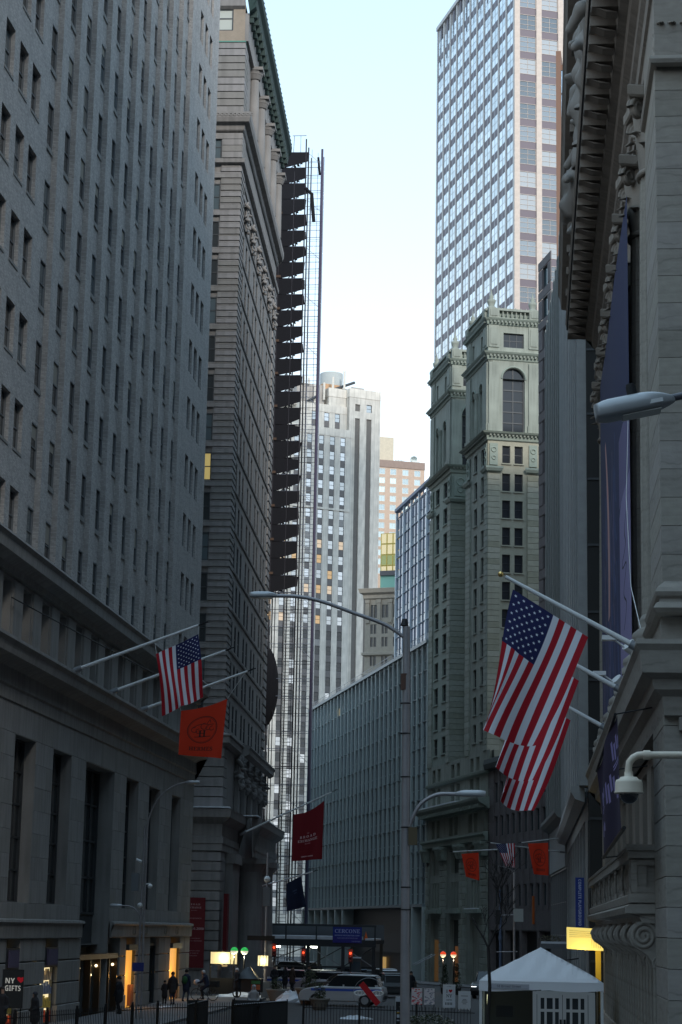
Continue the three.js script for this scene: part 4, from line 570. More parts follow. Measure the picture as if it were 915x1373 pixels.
// ---------------------------------------------------------------- far towers
{
  const b = thing('white_brick_skyscraper', 'pale grey brick skyscraper with setbacks, dark strips and rooftop water tank', 'building', [-35.79, 0, -480]), F = new Face(b, 0, 0, R(30)), S = new Face(b, 0, 0, Math.PI / 2 + R(30));
  const wb = M(.8, .75, .67, { map: texStone }), wp = M(.86, .8, .71, { map: texStone }), dk = M(.2, .185, .17, { map: texFine }), sp = [M(.2, .185, .18, { map: texFine }), M(.36, .345, .335, { map: texFine })];
  const sky = [glassM(.52, .54, .55, .8, .08), glassM(.45, .47, .48, .8, .08), glassM(.66, .68, .7, .7, .2)], warmGlow = [emis(1, .66, .34, .32), emis(1, .78, .56, .38)], dg = mat.glassDark;  // amber panes glow in place of warm reflections
  // right shaft with two dark recessed strips
  F.put('shaft_wall', new MB().wall(-9, -.4, -4, 134.2, 0, [[-7.35, -6, 20, 128.7], [-4.2, -2.8, 20, 128.8], [-7.35, -6, 130.5, 132.3], [-4.25, -2.75, 130.5, 132.5]], .5), wb); F.put('shaft_core', new MB().box(-8.9, -.45, -4, 134, -20, -.55), wb); F.put('dark_strip', new MB().box(-7.4, -5.9, 20, 128.8, -.5, -.3).box(-4.3, -2.7, 20, 128.9, -.5, -.3).box(-7.4, -5.9, 130.4, 132.4, -.5, -.3), dk); win(F, -3.5, 130.5, -.3, 1.5, 2, 1, 2, mat.winDark, sky[0], .1);
  F.put('white_parapet', new MB().box(-9, -.35, 134, 136.2, -20, .1).box(-13.8, -9, 134, 136.2, -20, -1.9), wp); F.put('upper_block', new MB().box(-13.7, -9, 120, 134, -19.9, -2), wb);
  // mid block and front block
  const blk = (xa, xb, top, z, cols, y0, ny, par) => {
    const o = []; for (let k = 0; k < ny; k++) for (const c of cols) o.push([c, c + 1.35, y0 - 3.72 * k - (k > 3 ? 0 : 0), y0 - 3.72 * k + 2.15]);
    F.put('block_wall', new MB().wall(xa, xb, -4, top - 1.9, z, o.map(q => [q[0], q[1], q[2] - 1.57, q[3]]), .22), wb); F.put('block_parapet', new MB().box(xa, xb, top - 1.9, top, -14, z + .08), wp); F.put('block_core', new MB().box(xa + .05, xb - .05, -4, top - 1.9, -14, z - .25), wb);
    o.forEach((q, i) => { const y = q[2], lit = y < 95 && y > 74 && rnd() < .42, dkw = y <= 74 && rnd() < .85; win(F, q[0] + .675, y, z - .15, 1.35, 2.15, 1, 2, mat.winDark, lit ? warmGlow[i % 2] : dkw ? dg : sky[rnd() < .2 ? 2 : i % 2], .09); F.at('spandrel_panel', boxGeo(1.35, 1.57, .1), sp[rnd() < .8 ? 0 : 1], q[0] + .675, y - 1.57, z - .08); });
  };
  blk(-22, -9.02, 131.5, -1.2, [-18.6, -15.2, -12.3], 127.3, 2);
  blk(-33, -8.6, 125, 1.1, [-30.4, -27.1, -24.1, -20.7, -17.5, -14.55, -11.7], 120.75, 31);
  const band = new MB(); band.box(-33, -9, 104.4, 104.9, 1.0, 1.25); F.put('light_band', band, wp);
  // roof clutter
  F.put('stair_penthouse', new MB().box(-22, -14.5, 131, 136.8, -9, -3).box(-24, -22, 131, 134, -8, -3).box(-25.5, -24, 131, 132.6, -8, -3), M(.5, .46, .42, { map: texStone })); F.put('orange_shed', new MB().box(-14, -8.6, 136, 138, -9, -5), M(.5, .3, .17)); F.put('mechanical_box', new MB().box(-5.5, -2.2, 136.2, 138.4, -9, -6).box(-8.5, -6.6, 136.2, 137.3, -6, -5), M(.35, .33, .31));
  const tk = F.at('water_tank', new THREE.CylinderGeometry(2.9, 2.9, 4.6, 20), M(.5, .53, .52, { map: texFine }), -10.4, 139.2, -8); mesh('tank_lid', new MB().add(new THREE.CylinderGeometry(.3, 2.9, .7, 20), T(0, 2.65, 0)).geo(), M(.5, .52, .53), tk);
  for (const [x, y, h] of [[-9.3, 136.5, 4.6], [-12.4, 135.6, 3.6], [-14.8, 133, 4.4], [-17.3, 131.5, 5], [-19, 136.5, 1.6], [-20.4, 136.5, 1.9], [-21.5, 136.5, 1.7]]) F.at('vent_pipe', new THREE.CylinderGeometry(.3, .3, h, 8), wp, x, y + h / 2, -2.5);
  F.put('roof_ramp', new MB().bar([-12, 136.2, -4], [-5.8, 139, -4], .35, 5).bar([-20, 131.6, -2], [-16.6, 133.8, -2], .3, 5), mat.winDark);
}
{
  const b = thing('orange_brick_tower', 'orange brown brick tower with brown roof band and paired pale windows', 'building', [-38.92, -.93, -519.9]), F = new Face(b, 0, 0, R(20)), br = M(.6, .45, .35, { map: texFine }), bd2 = M(.34, .25, .21, { map: texFine }), tan = M(.66, .58, .45, { map: texFine });
  const o = []; for (let k = 0; k < 12; k++) for (const c of [-.3, 2.28, 5.13, 7.9]) o.push([c, c + 1.42, 103.75 - 2.05 * k, 105.1 - 2.05 * k]);
  F.put('wall', new MB().wall(-.35, 10.3, -4, 105.4, 0, o, .2), br); F.put('building_core', new MB().box(-.3, 10.2, -4, 105.4, -14, -.3), br); b.scale.setScalar(1.209); F.put('roof_band', new MB().box(-.4, 10.35, 105.4, 107, -14, .15), bd2);
  const gl = [glassM(.58, .66, .66, .8, .1), glassM(.5, .57, .58, .8, .1), glassM(.62, .7, .66, .7, .2)], wf = M(.62, .66, .64); o.forEach((q, i) => win(F, q[0] + .71, q[2], -.08, 1.42, 1.35, 2, 1, wf, gl[Math.floor(rnd() * 3)], .1));
  F.put('tan_penthouse', new MB().box(.3, 3.6, 107, 112.8, -9, -2), tan); F.put('tan_chimney', new MB().box(.2, 1.3, 107, 118.5, -12, -9.1), tan); for (const x of [4.3, 5, 5.7]) F.at('roof_fan', new MB().add(new THREE.CylinderGeometry(.35, .35, .7, 8), T(0, .35, 0)).geo(), wf, x, 107, -2); F.put('satellite_dish', new MB().add(new THREE.SphereGeometry(.9, 12, 8, 0, 6.3, 0, 1.2), T(8.4, 108, -2, -.9)).bar([8.4, 107, -2], [8.4, 108, -2], .12, 6).box(7.6, 9.4, 107, 107.6, -3, -1), wf);
}
{
  const b = thing('gold_glass_building', 'small gold tinted glass building between brick tower and blue slab', 'building', [-27.6, 0, -372]), F = new Face(b, 0, 0, -R(14)), gd = M(.72, .58, .34, { metalness: .8, roughness: .25 }), gn = M(.3, .32, .14, { metalness: .7, roughness: .25 });
  F.put('building_core', new MB().box(0, 10, -3, 78.6, -10, -.1), gn); const fr = M(.55, .42, .1, { metalness: .6, roughness: .4 }); for (let k = 0; k < 6; k++) for (let r = 0; r < 7; r++) win(F, .7 + k * 1.2, 76.6 - r * 2.1, 0, 1.15, 2.0, 1, 1, fr, r === 2 || r === 4 ? gn : gd, .08);
}
{
  const b = thing('beige_classical_building', 'beige stone building with pilasters, deep cornice and green copper roof', 'building', [-26.94, 0, -330]), F = new Face(b, 0, 0, -R(14)), bs = stone(.42, .37, .30, texFine), dk = stone(.3, .26, .21, texFine);
  const o = []; for (const x of [1.0, 3.0, 5.0, 7]) { o.push([x, x + .5, 55.7, 57.9], [x + .62, x + 1.12, 55.7, 57.9]); for (const y of [53.0, 50.8, 47.6, 44]) o.push([x, x + .45, y, y + 1.6], [x + .6, x + 1.05, y, y + 1.6]); }
  F.put('wall', new MB().wall(0, 14, -3, 59.2, 0, o, .25), bs); F.put('building_core', new MB().box(.05, 14, -3, 59.5, -18, -.3), bs); for (const q of o) win(F, (q[0] + q[1]) / 2, q[2], -.18, q[1] - q[0], q[3] - q[2], 1, 2, mat.winDark, mat.glassDark, .05);
  F.put('cornice', new MB().mould([[0, 58.8], [.3, 59], [.3, 59.6], [.8, 59.9], [.9, 60.3], [1, 60.6], [0, 60.8]], 0, 14, 0, 1, 0), bs); F.put('string_course', new MB().mould([[0, 49.2], [.4, 49.4], [.4, 49.8], [0, 49.9]], 0, 14, 0, 1, 0).mould([[0, 45.9], [.3, 46], [.3, 46.3], [0, 46.4]], 0, 14, 0, 1, 0), bs);
  for (const x of [.5, 2.5, 4.5, 6.5]) F.at('pilaster', new MB().box(-.3, .3, 54.8, 58.8, 0, .22).box(-.4, .4, 58.2, 58.8, 0, .32).geo(), bs, x, 0, 0); F.put('copper_roof', new MB().box(2, 14, 60.8, 63.2, -14, -2), M(.2, .42, .36)); F.put('dark_roof', new MB().box(2, 14, 63.2, 64, -14, -1.6), M(.1, .1, .11));
}
{ // the big tower on the right
  const b = thing('striped_glass_skyscraper', 'tall skyscraper with white piers and blue sky-reflecting window strips', 'building', [-1.91, 0, -330]), A = R(20), L = new Face(b, 0, 0, A - Math.PI / 2), Rr = new Face(b, 0, 0, A), fl = 4.25, top = 183;
  const wh = M(.62, .61, .6, { map: texFine, roughness: .6 }), wr = M(.64, .54, .47, { map: texFine, roughness: .6 }), spd = M(.115, .095, .115, { roughness: .5, metalness: .2 }), al = M(.5, .52, .54, { metalness: .5, roughness: .4 });
  const gl = [glassM(.66, .68, .69, .92, .05), glassM(.58, .6, .61, .92, .07), glassM(.74, .75, .76, .9, .1)], gr = [glassM(.36, .37, .38, .6, .06), glassM(.24, .25, .26, .6, .06), glassM(.44, .44, .44, .45, .15)], sunsetGlow = emis(1, .5, .18, .45);  // orange panes glow to stand for sunset reflections
  Rr.put('building_core', new MB().box(.3, 30, -4, top, -45.3, -.35), wh);
  const n = 11, w = 4.13, yb = 60, pier = new MB().box(-.3, .3, yb, top, -.3, .07).geo(); for (let i = 0; i <= n; i++) L.at('pier', pier, wh, -.35 - i * w, 0, 0);
  const rows = Math.floor((top - 4 - yb) / fl), spG = boxGeo(w - .72, 1.35, .1), spH = boxGeo(2.9, 1.35, .1), pieceM = {}; const put = (k, x, y, a, h) => (pieceM[k] = pieceM[k] || new MB()).quad([x - a, y, -.05], [x + a, y, -.05], [x + a, y + h, -.05], [x - a, y + h, -.05]);
  for (let i = 0; i < n; i++) for (let j = 0; j < rows; j++) { const x = -.35 - (i + .5) * w, y = yb + .5 + j * fl; if (y > 100) L.at('spandrel_panel', spG, spd, x, y, -.03); for (let q = 0; q < 2; q++) for (let v = 0; v < 2; v++) put(Math.floor(hash(i * 2 + q, j * 2 + v, 4) * 3), x + (q - .5) * 1.7, y + 1.4 + v * 1.42, .8, 1.36); }
  for (const k in pieceM) L.put('window_panes', pieceM[k], gl[k]); const ml = new MB(); for (let i = 0; i < n; i++) { const x = -.35 - (i + .5) * w; ml.box(x - .06, x + .06, yb, top - 4, -.15, -.02); } for (let j = 0; j < rows; j++) ml.box(-46, 0, yb + .5 + j * fl + 2.74, yb + .5 + j * fl + 2.86, -.14, -.03); L.put('thin_mullions', ml, al);
  const lv = new MB(); for (let x = -46; x < 0; x += w / 2) lv.box(x - .5, x + .5, top - 9, top - .5, -.2, -.05); L.put('louvre_panels', lv, M(.2, .2, .23)); L.put('top_band', new MB().box(-46, 0, top - .6, top + .2, -.3, .32), wh);
  // right face: piers tinted warm for the sunset light, wide windows
  const pw = new MB().box(-.5, .5, yb, top, -.3, .25).geo(); for (const x of [.45, 4.56, 8.7, 12.9, 17]) Rr.at('pier', pw, wr, x, 0, 0);
  for (let i = 0; i < 4; i++) for (let j = 0; j < 30; j++) { const x = 2.5 + i * 4.15, y = 140.95 - 4.25 * 14 + j * fl - 1.35; if (y > top - 3 || y < 90) continue; Rr.at('spandrel_panel', boxGeo(3.1, 1.35, .12), spd, x, y, -.05); const g = y < 102 ? (i % 2 || y < 97.5 ? sunsetGlow : gr[2]) : gr[[0, 0, 1, 1, 2][Math.floor(hash(i, j, 31) * 5)]]; win(Rr, x, y + 1.35, -.1, 3.1, 2.9, 2, 3, wr, y > 108 ? g : g, .07, .1); }
}
// ---------------------------------------------------------------- scaffold tower with stair decks
{
  const b = thing('scaffold_tower', 'tall dark steel scaffold with stacked stair decks beside the stone skyscraper', 'scaffold', [-26.2, -1, -200]), F = new Face(b, 0, 0, 0), st = M(.016, .015, .022, { metalness: .4, roughness: .6 }), net = M(.005, .005, .008, { roughness: 1 }), lt = M(.2, .22, .28, { metalness: .4, roughness: .5 });
  const H = 87.5, lift = 1.78, post = (x, z, r, h, m = st) => F.put('standard_pole', new MB().bar([x, 0, z], [x, h, z], r, 6), m);
  for (const z of [0, -2.4]) { post(0, z, .07, 84); post(1.5, z, .07, 85); post(2.7, z, .08, H + 1.2); post(3.0, z, .05, H); }
  post(.6, 0, .05, 60); post(4.45, 0, .13, H, M(.06, .05, .09)); post(4.4, -2.2, .08, H, lt); post(3.35, 0, .03, H, lt); post(3.9, -1, .025, H, lt);
  for (let k = 0; k < 49; k++) { const y = k * lift; F.put('ledger_pole', new MB().bar([0, y, 0], [4.45, y, 0], .03, 5).bar([0, y, -2.4], [4.4, y, -2.2], .03, 5).bar([3, y + .55, 0], [4.4, y + .55, 0], .018, 5).bar([3, y + 1.1, -1], [4.4, y + 1.1, -1], .018, 5), k % 3 ? lt : st); if (k % 3 === 0) F.put('diagonal_brace', new MB().bar([3.0, y + 1.6, 0], [4.4, y + .3, 0], .022, 5), lt); }
  for (let k = 22; k < 49; k++) { const y = k * lift; // deck with solid guard panels and a sloping stair flight
    const d = new MB(); const a = rr(.5, .8), e = rr(1.15, 1.4); const g = rr(.3, 1.5); d.quad([-2.6, y, .05], [g, y - .04, .05], [g, y + 1.8, .05], [-2.6, y + 1.8, .05]).quad([g, y + .02, .05], [2.7 + rr(0, .3), y + a, .05], [2.7 + rr(0, .25), y + e + .4, .05], [g, y + 1.78, .05]); d.box(-1.2, 2.7, y - .03, y + .02, -.4, -.05); F.put('guard_panel', d, net);
    const s = new MB(); for (let q = 0; q < 6; q++) s.box(.6 + q * .32, .85 + q * .32, y + .1 + q * .26, y + .16 + q * .26, -1.9, -1.1); s.bar([.5, y + .05, -1.1], [2.6, y + 1.7, -1.1], .05, 5); F.put('stair_flight', s, st); if (k % 2) F.put('brown_plank', new MB().box(-1.2, .3, y + .1, y + .35, .06, .12), M(.07, .04, .025)); }
  for (let k = 0; k < 22; k++) { const y = k * lift, s = new MB(); for (let q = 0; q < 5; q++) s.bar([1.55, y + q * .35, -.6], [2.4, y + q * .35, -.6], .025, 5); s.bar([1.55, y, -.6], [1.55, y + lift, -.6], .03, 5).bar([2.4, y, -.6], [2.4, y + lift, -.6], .03, 5); F.put('ladder', s, st); }
  F.put('top_cage', new MB().bar([1.2, H + 1.6, 0], [2.7, H + 1.6, 0], .04, 5).bar([1.2, H - 4, 0], [1.4, H + 1.6, 0], .04, 5).bar([2.1, H - 4, 0], [2.1, H + 1.6, 0], .03, 5).bar([1.2, H - .6, 0], [2.7, H - .6, 0], .04, 5), lt); F.put('hoist_beam', new MB().bar([2.7, H - 4.4, 0], [3.5, H - 5.2, 0], .18, 5).bar([3.4, H - 5, 0], [3.7, H - 8.2, 0], .2, 5), net); F.put('hoist_hook', new MB().bar([4, H - .8, -.3], [4.2, H - 2.8, -.3], .13, 5), net);
  F.put('bulging_shroud', new MB().add(new THREE.SphereGeometry(1, 18, 12), T(-.5, 29.5, -.5, 0, 0, 0, [1.6, 4.3, 1.3])), net);
}
{ // buildings along the left side of the bend, mostly hidden by the scaffold
  const b = thing('hidden_street_building', 'dark narrow strip of street building behind the scaffold tower', 'building', [-33, 0, -215], R(8)), F = new Face(b, 0, 0, 0); F.put('wall', new MB().box(-18, 4, -3, 78, -22, 0), M(.2, .19, .19, { map: texFine })); for (let y = 4; y < 74; y += 3.4) F.put('window_band', new MB().box(-16, 3, y, y + 1.8, -.1, .06), mat.winDark);
}
// ---------------------------------------------------------------- unseen blocks added outside the frame, sized to screen sun and sky from the street
function mass(name, label, x0, x1, z0, z1, h, c) {
  const b = thing(name, label, 'building', [(x0 + x1) / 2, 0, (z0 + z1) / 2]), w = (x1 - x0) / 2, d = (z1 - z0) / 2; mesh('wall', new MB().box(-w, w, -3, h, -d, d).geo(), stone(...c), b);
  const m = new MB(); for (let y = 5; y < h - 4; y += 4) m.box(-w - .05, w + .05, y, y + 2, -d - .05, d + .05); mesh('window_bands', m.geo(), mat.glassDark, b); mesh('roof_parapet', new MB().box(-w - .3, w + .3, h, h + 1.5, -d - .3, d + .3).geo(), stone(...c), b);
}
mass('added_bank_tower', 'unseen pale stone bank tower added before the temple to block the sun', 12, 62, -40, 12, 105, [.36, .34, .31]);
mass('added_north_tower', 'unseen grey office tower added behind the viewer to block sun and sky', -20, 70, 60, 110, 62, [.3, .31, .33]);
mass('corner_bank_house', 'low pale stone corner bank house before the brick tower', -60, -22, -58, -14, 26, [.38, .36, .33]);
mass('added_east_tower', 'unseen brown stone office tower added across from the corner bank, sized to screen sky', -90, -24, 8, 60, 32, [.3, .27, .24]);
mass('rear_exchange_block', 'plain grey office block rising directly behind the temple', 36, 80, -180, -60, 70, [.32, .31, .3]);
{ // row across the street from the blue slab, hidden from here by the stone skyscraper
  const b = thing('opposite_street_row', 'row of brown stone office houses facing the blue glass slab', 'building', [-33.5, 0, -243], R(16)); mesh('wall', new MB().box(-26, 0, -3, 40, -190, 0).geo(), stone(.24, .21, .19), b); const m = new MB(); for (let y = 5; y < 37; y += 3.6) m.box(0, .08, y, y + 1.9, -189, -1); mesh('window_bands', m.geo(), mat.glassDark, b); mesh('roof_parapet', new MB().box(-26.2, .2, 40, 41.2, -190.2, .2).geo(), stone(.24, .21, .19), b);
}
{ // the house that carries the scaffold
  const b = thing('scaffolded_street_building', 'brown grey street building standing behind the steel scaffold', 'building', [-27.6, 0, -174], R(2.3)), w = stone(.27, .255, .245); mesh('wall', new MB().box(-20, 0, -3, 80, -38, 0).geo(), w, b); const m = new MB(); for (let y = 5; y < 76; y += 3.4) m.box(0, .06, y, y + 1.9, -37, -1); mesh('window_bands', m.geo(), mat.glassDark, b); mesh('roof_parapet', new MB().box(-20.2, .2, 80, 81, -38.2, .2).geo(), w, b);
}
// ---------------------------------------------------------------- printed cloth
function canvasTex(w, h, draw) { const c = document.createElement('canvas'); c.width = w; c.height = h; draw(c.getContext('2d'), w, h); const t = new THREE.CanvasTexture(c); t.colorSpace = THREE.SRGBColorSpace; return t; }
const usTex = canvasTex(760, 400, (g, w, h) => { for (let i = 0; i < 13; i++) { g.fillStyle = i % 2 ? '#e8e8ee' : '#b40c22'; g.fillRect(0, i * h / 13, w, h / 13 + 1); } const cw = w * .4, ch = h * 7 / 13; g.fillStyle = '#1b2054'; g.fillRect(0, 0, cw, ch); g.fillStyle = '#f2f2f4'; for (let r = 0; r < 9; r++) for (let k = 0; k < (r % 2 ? 5 : 6); k++) { const x = cw * (r % 2 ? (2 + 2 * k) : (1 + 2 * k)) / 12, y = ch * (r + 1) / 10, R0 = 9.5; g.beginPath(); for (let q = 0; q < 10; q++) { const a = -Math.PI / 2 + q * Math.PI / 5, rad = q % 2 ? R0 * .4 : R0; g[q ? 'lineTo' : 'moveTo'](x + Math.cos(a) * rad, y + Math.sin(a) * rad); } g.fill(); } });
const orTex = canvasTex(400, 500, (g, w, h) => { g.fillStyle = '#d8330a'; g.fillRect(0, 0, w, h); g.strokeStyle = g.fillStyle = '#2a1410'; g.lineWidth = 6; g.beginPath(); g.arc(w / 2, h * .46, 132, 0, 7); g.stroke(); g.lineWidth = 2.5; g.beginPath(); g.arc(w / 2, h * .46, 122, 0, 7); g.stroke(); g.textAlign = 'center'; g.font = 'bold 92px serif'; g.fillText('H', w / 2, h * .6); g.lineWidth = 5; for (const [x, y, r] of [[130, 225, 26], [165, 240, 22], [250, 215, 20], [285, 225, 20], [215, 195, 30]]) { g.beginPath(); g.arc(x, y, r, .4, 5); g.stroke(); } g.beginPath(); g.moveTo(110, 205); g.quadraticCurveTo(180, 150, 250, 185); g.lineTo(300, 190); g.moveTo(235, 180); g.lineTo(262, 140); g.lineTo(272, 170); g.stroke(); g.beginPath(); g.moveTo(130, 300); g.lineTo(280, 300); g.stroke(); g.font = 'bold 52px serif'; g.fillText('HERMES', w / 2, h * .88); });
const bxTex = canvasTex(400, 640, (g, w, h) => { g.fillStyle = '#7a0716'; g.fillRect(0, 0, w, h); g.fillStyle = '#e8c8c8'; g.textAlign = 'center'; g.font = '18px sans-serif'; g.fillText('THE', w / 2, h * .46); g.font = 'bold 44px serif'; g.fillText('B R O A D', w / 2, h * .54); g.fillText('EXCHANGE', w / 2, h * .62, w * .94); g.font = '16px sans-serif'; g.fillText('BUILDING', w / 2, h * .67); g.font = 'bold 21px sans-serif'; g.fillText('LUXURY LIVING', w / 2, h * .93); });
const bnTex = canvasTex(300, 1000, (g, w, h) => { g.fillStyle = '#650612'; g.fillRect(0, 0, w, h); g.fillStyle = '#b89c9c'; g.textAlign = 'center'; g.font = 'bold 34px serif'; g.fillText('B R O A D', w / 2, 110); g.fillText('EXCHANGE', w / 2, 155, w * .9); g.font = '17px sans-serif'; g.fillText('BUILDING', w / 2, 190); g.font = '22px sans-serif'; g.fillText('LUXURY RESIDENCES', w / 2, 305, w * .9); g.font = 'bold 46px sans-serif'; g.fillText('212.706.2000', w / 2, 460, w * .95); g.font = '20px sans-serif'; for (const [t, y] of [['NO FEE APARTMENTS', 590], ['STUDIOS TO 3 BEDROOMS', 625], ['A LANDMARK LIVING', 765], ['IN THE HEART OF', 800], ['DOWNTOWN', 835]]) g.fillText(t, w / 2, y, w * .92); });
function cloth(name, label, category, map, P, nu, nv, group, opts = {}) {
  const pos = [], uv = [], idx = []; for (let j = 0; j <= nv; j++) for (let i = 0; i <= nu; i++) { pos.push(...P(i / nu, j / nv)); uv.push(...(opts.uv ? opts.uv(i / nu, j / nv) : [i / nu, 1 - j / nv])); }
  for (let j = 0; j < nv; j++) for (let i = 0; i < nu; i++) { const a = j * (nu + 1) + i; idx.push(a, a + nu + 1, a + 1, a + 1, a + nu + 1, a + nu + 2); }
  const g = new THREE.BufferGeometry(); g.setAttribute('position', new THREE.Float32BufferAttribute(pos, 3)); g.setAttribute('uv', new THREE.Float32BufferAttribute(uv, 2)); g.setIndex(idx); g.computeVertexNormals();
  const m = mesh(numbered(name), g, M(1, 1, 1, { map, side: THREE.DoubleSide, roughness: .8, ...opts.mat })); m.userData = { label, category }; if (group) m.userData.group = group; return m;
}
const lerp = (a, b, t) => a.map((v, i) => v + (b[i] - v) * t), bil = (A, B, C, D, u, v) => lerp(lerp(A, B, u), lerp(D, C, u), v);
// hoist along the pole (u), fly hanging down (v): canton at the outer end
const usUV = (u, v) => [v, 1 - u];
{ // striped flag over the bank
  const A = [-14.56, 17.2, -86.94], B = [-16.41, 16.28, -86.94], D = [-14.19, 14.37, -86.9], C = [-16.05, 13.53, -86.9];
  cloth('striped_flag', 'striped star flag hanging from the bank cornice above the orange flag', 'flag', usTex, (u, v) => { const p = bil(A, B, C, D, u, v); const f = Math.max(0, v - .25); return [p[0] + .05 * Math.sin(v * 4 + u * 6), p[1], p[2] + .13 * Math.sin(u * 8 + v * 3) * (.3 + v) + (u > .42 && u < .62 ? f * .35 * Math.sin((u - .42) / .2 * Math.PI) : 0)]; }, 24, 24, null, { uv: usUV });
  const a = [-18.02, 15.49, -103.03], b = [-15.59, 16.14, -103.03], c = [-15.81, 13.02, -103], d = [-18.06, 13.19, -103];
  cloth('orange_flag', 'orange red emblem flag hanging from the bank cornice', 'flag', orTex, (u, v) => { const p = bil(a, b, c, d, u, v); return [p[0], p[1] - .12 * Math.sin(u * Math.PI) * (1 - v), p[2] + .1 * Math.sin(u * 7 + v * 2.5) * (.25 + v)]; }, 20, 20, 'orange emblem flags');
  const o = mesh(numbered('halyard'), new MB().bar([-18.02, 15.49, -103.03], [-18.3, 16.2, -103.03], .012, 4).bar([-15.59, 16.14, -103.03], [-14.7, 17.5, -103.03], .012, 4).bar([-14.56, 17.2, -86.94], [-14.55, 17.55, -86.94], .015, 4).bar([-16.41, 16.28, -86.94], [-16.5, 16.85, -86.94], .015, 4).geo(), mat.white); o.userData = { label: 'thin halyard lines holding the flags below the bank poles', category: 'rope' };
}
// three striped flags on poles from the temple ledge
[[-48.85, 'large striped star flag on the temple pole beside the stone pier', 'angled white pole with gold ball carrying the large striped flag', 0], [-57.6, 'striped star flag hanging behind the large flag on the middle temple pole', 'middle angled white pole on the temple ledge', 1], [-68.6, 'striped star flag on the farthest pole of the temple ledge', 'farthest angled white pole on the temple ledge', 2]].forEach(([z, lf, lp, k]) => {
  const bx = 2.72, by = 11.35, tx = k ? -.35 : -.5, ty = k ? 13.05 : 13.1; angledPole('flagpole', lp, [bx, by, z], [tx, ty, z], .075, .045, 'flagpoles on the temple ledge', .075);
  const A = [-.31, 12.78, z], B = [1.54, 11.59, z], D = [k ? -1.05 : -1.3, 9.55 - .2 * k, z - .1], C = [.12, 8.95 - .25 * k, z - .1];
  cloth('striped_flag', lf, 'flag', usTex, (u, v) => { const p = bil(A, B, C, D, u, v); const w = v * (1 - .25 * u), s1 = Math.sin(u * 7.5 - v * 1.5 + k), fold = u < .3 ? (.3 - u) / .3 : 0; return [p[0] + .16 * v * Math.sin(v * 3 + u * 5) + .34 * fold * v + .22 * Math.sin(v * Math.PI) * (u - .3), p[1] + .05 * s1 * v - .16 * Math.sin(u * 3.14) * v, p[2] + .2 * s1 * w + (k === 1 ? -.3 : .38) * fold * v]; }, 30, 30, null, { uv: usUV });
});
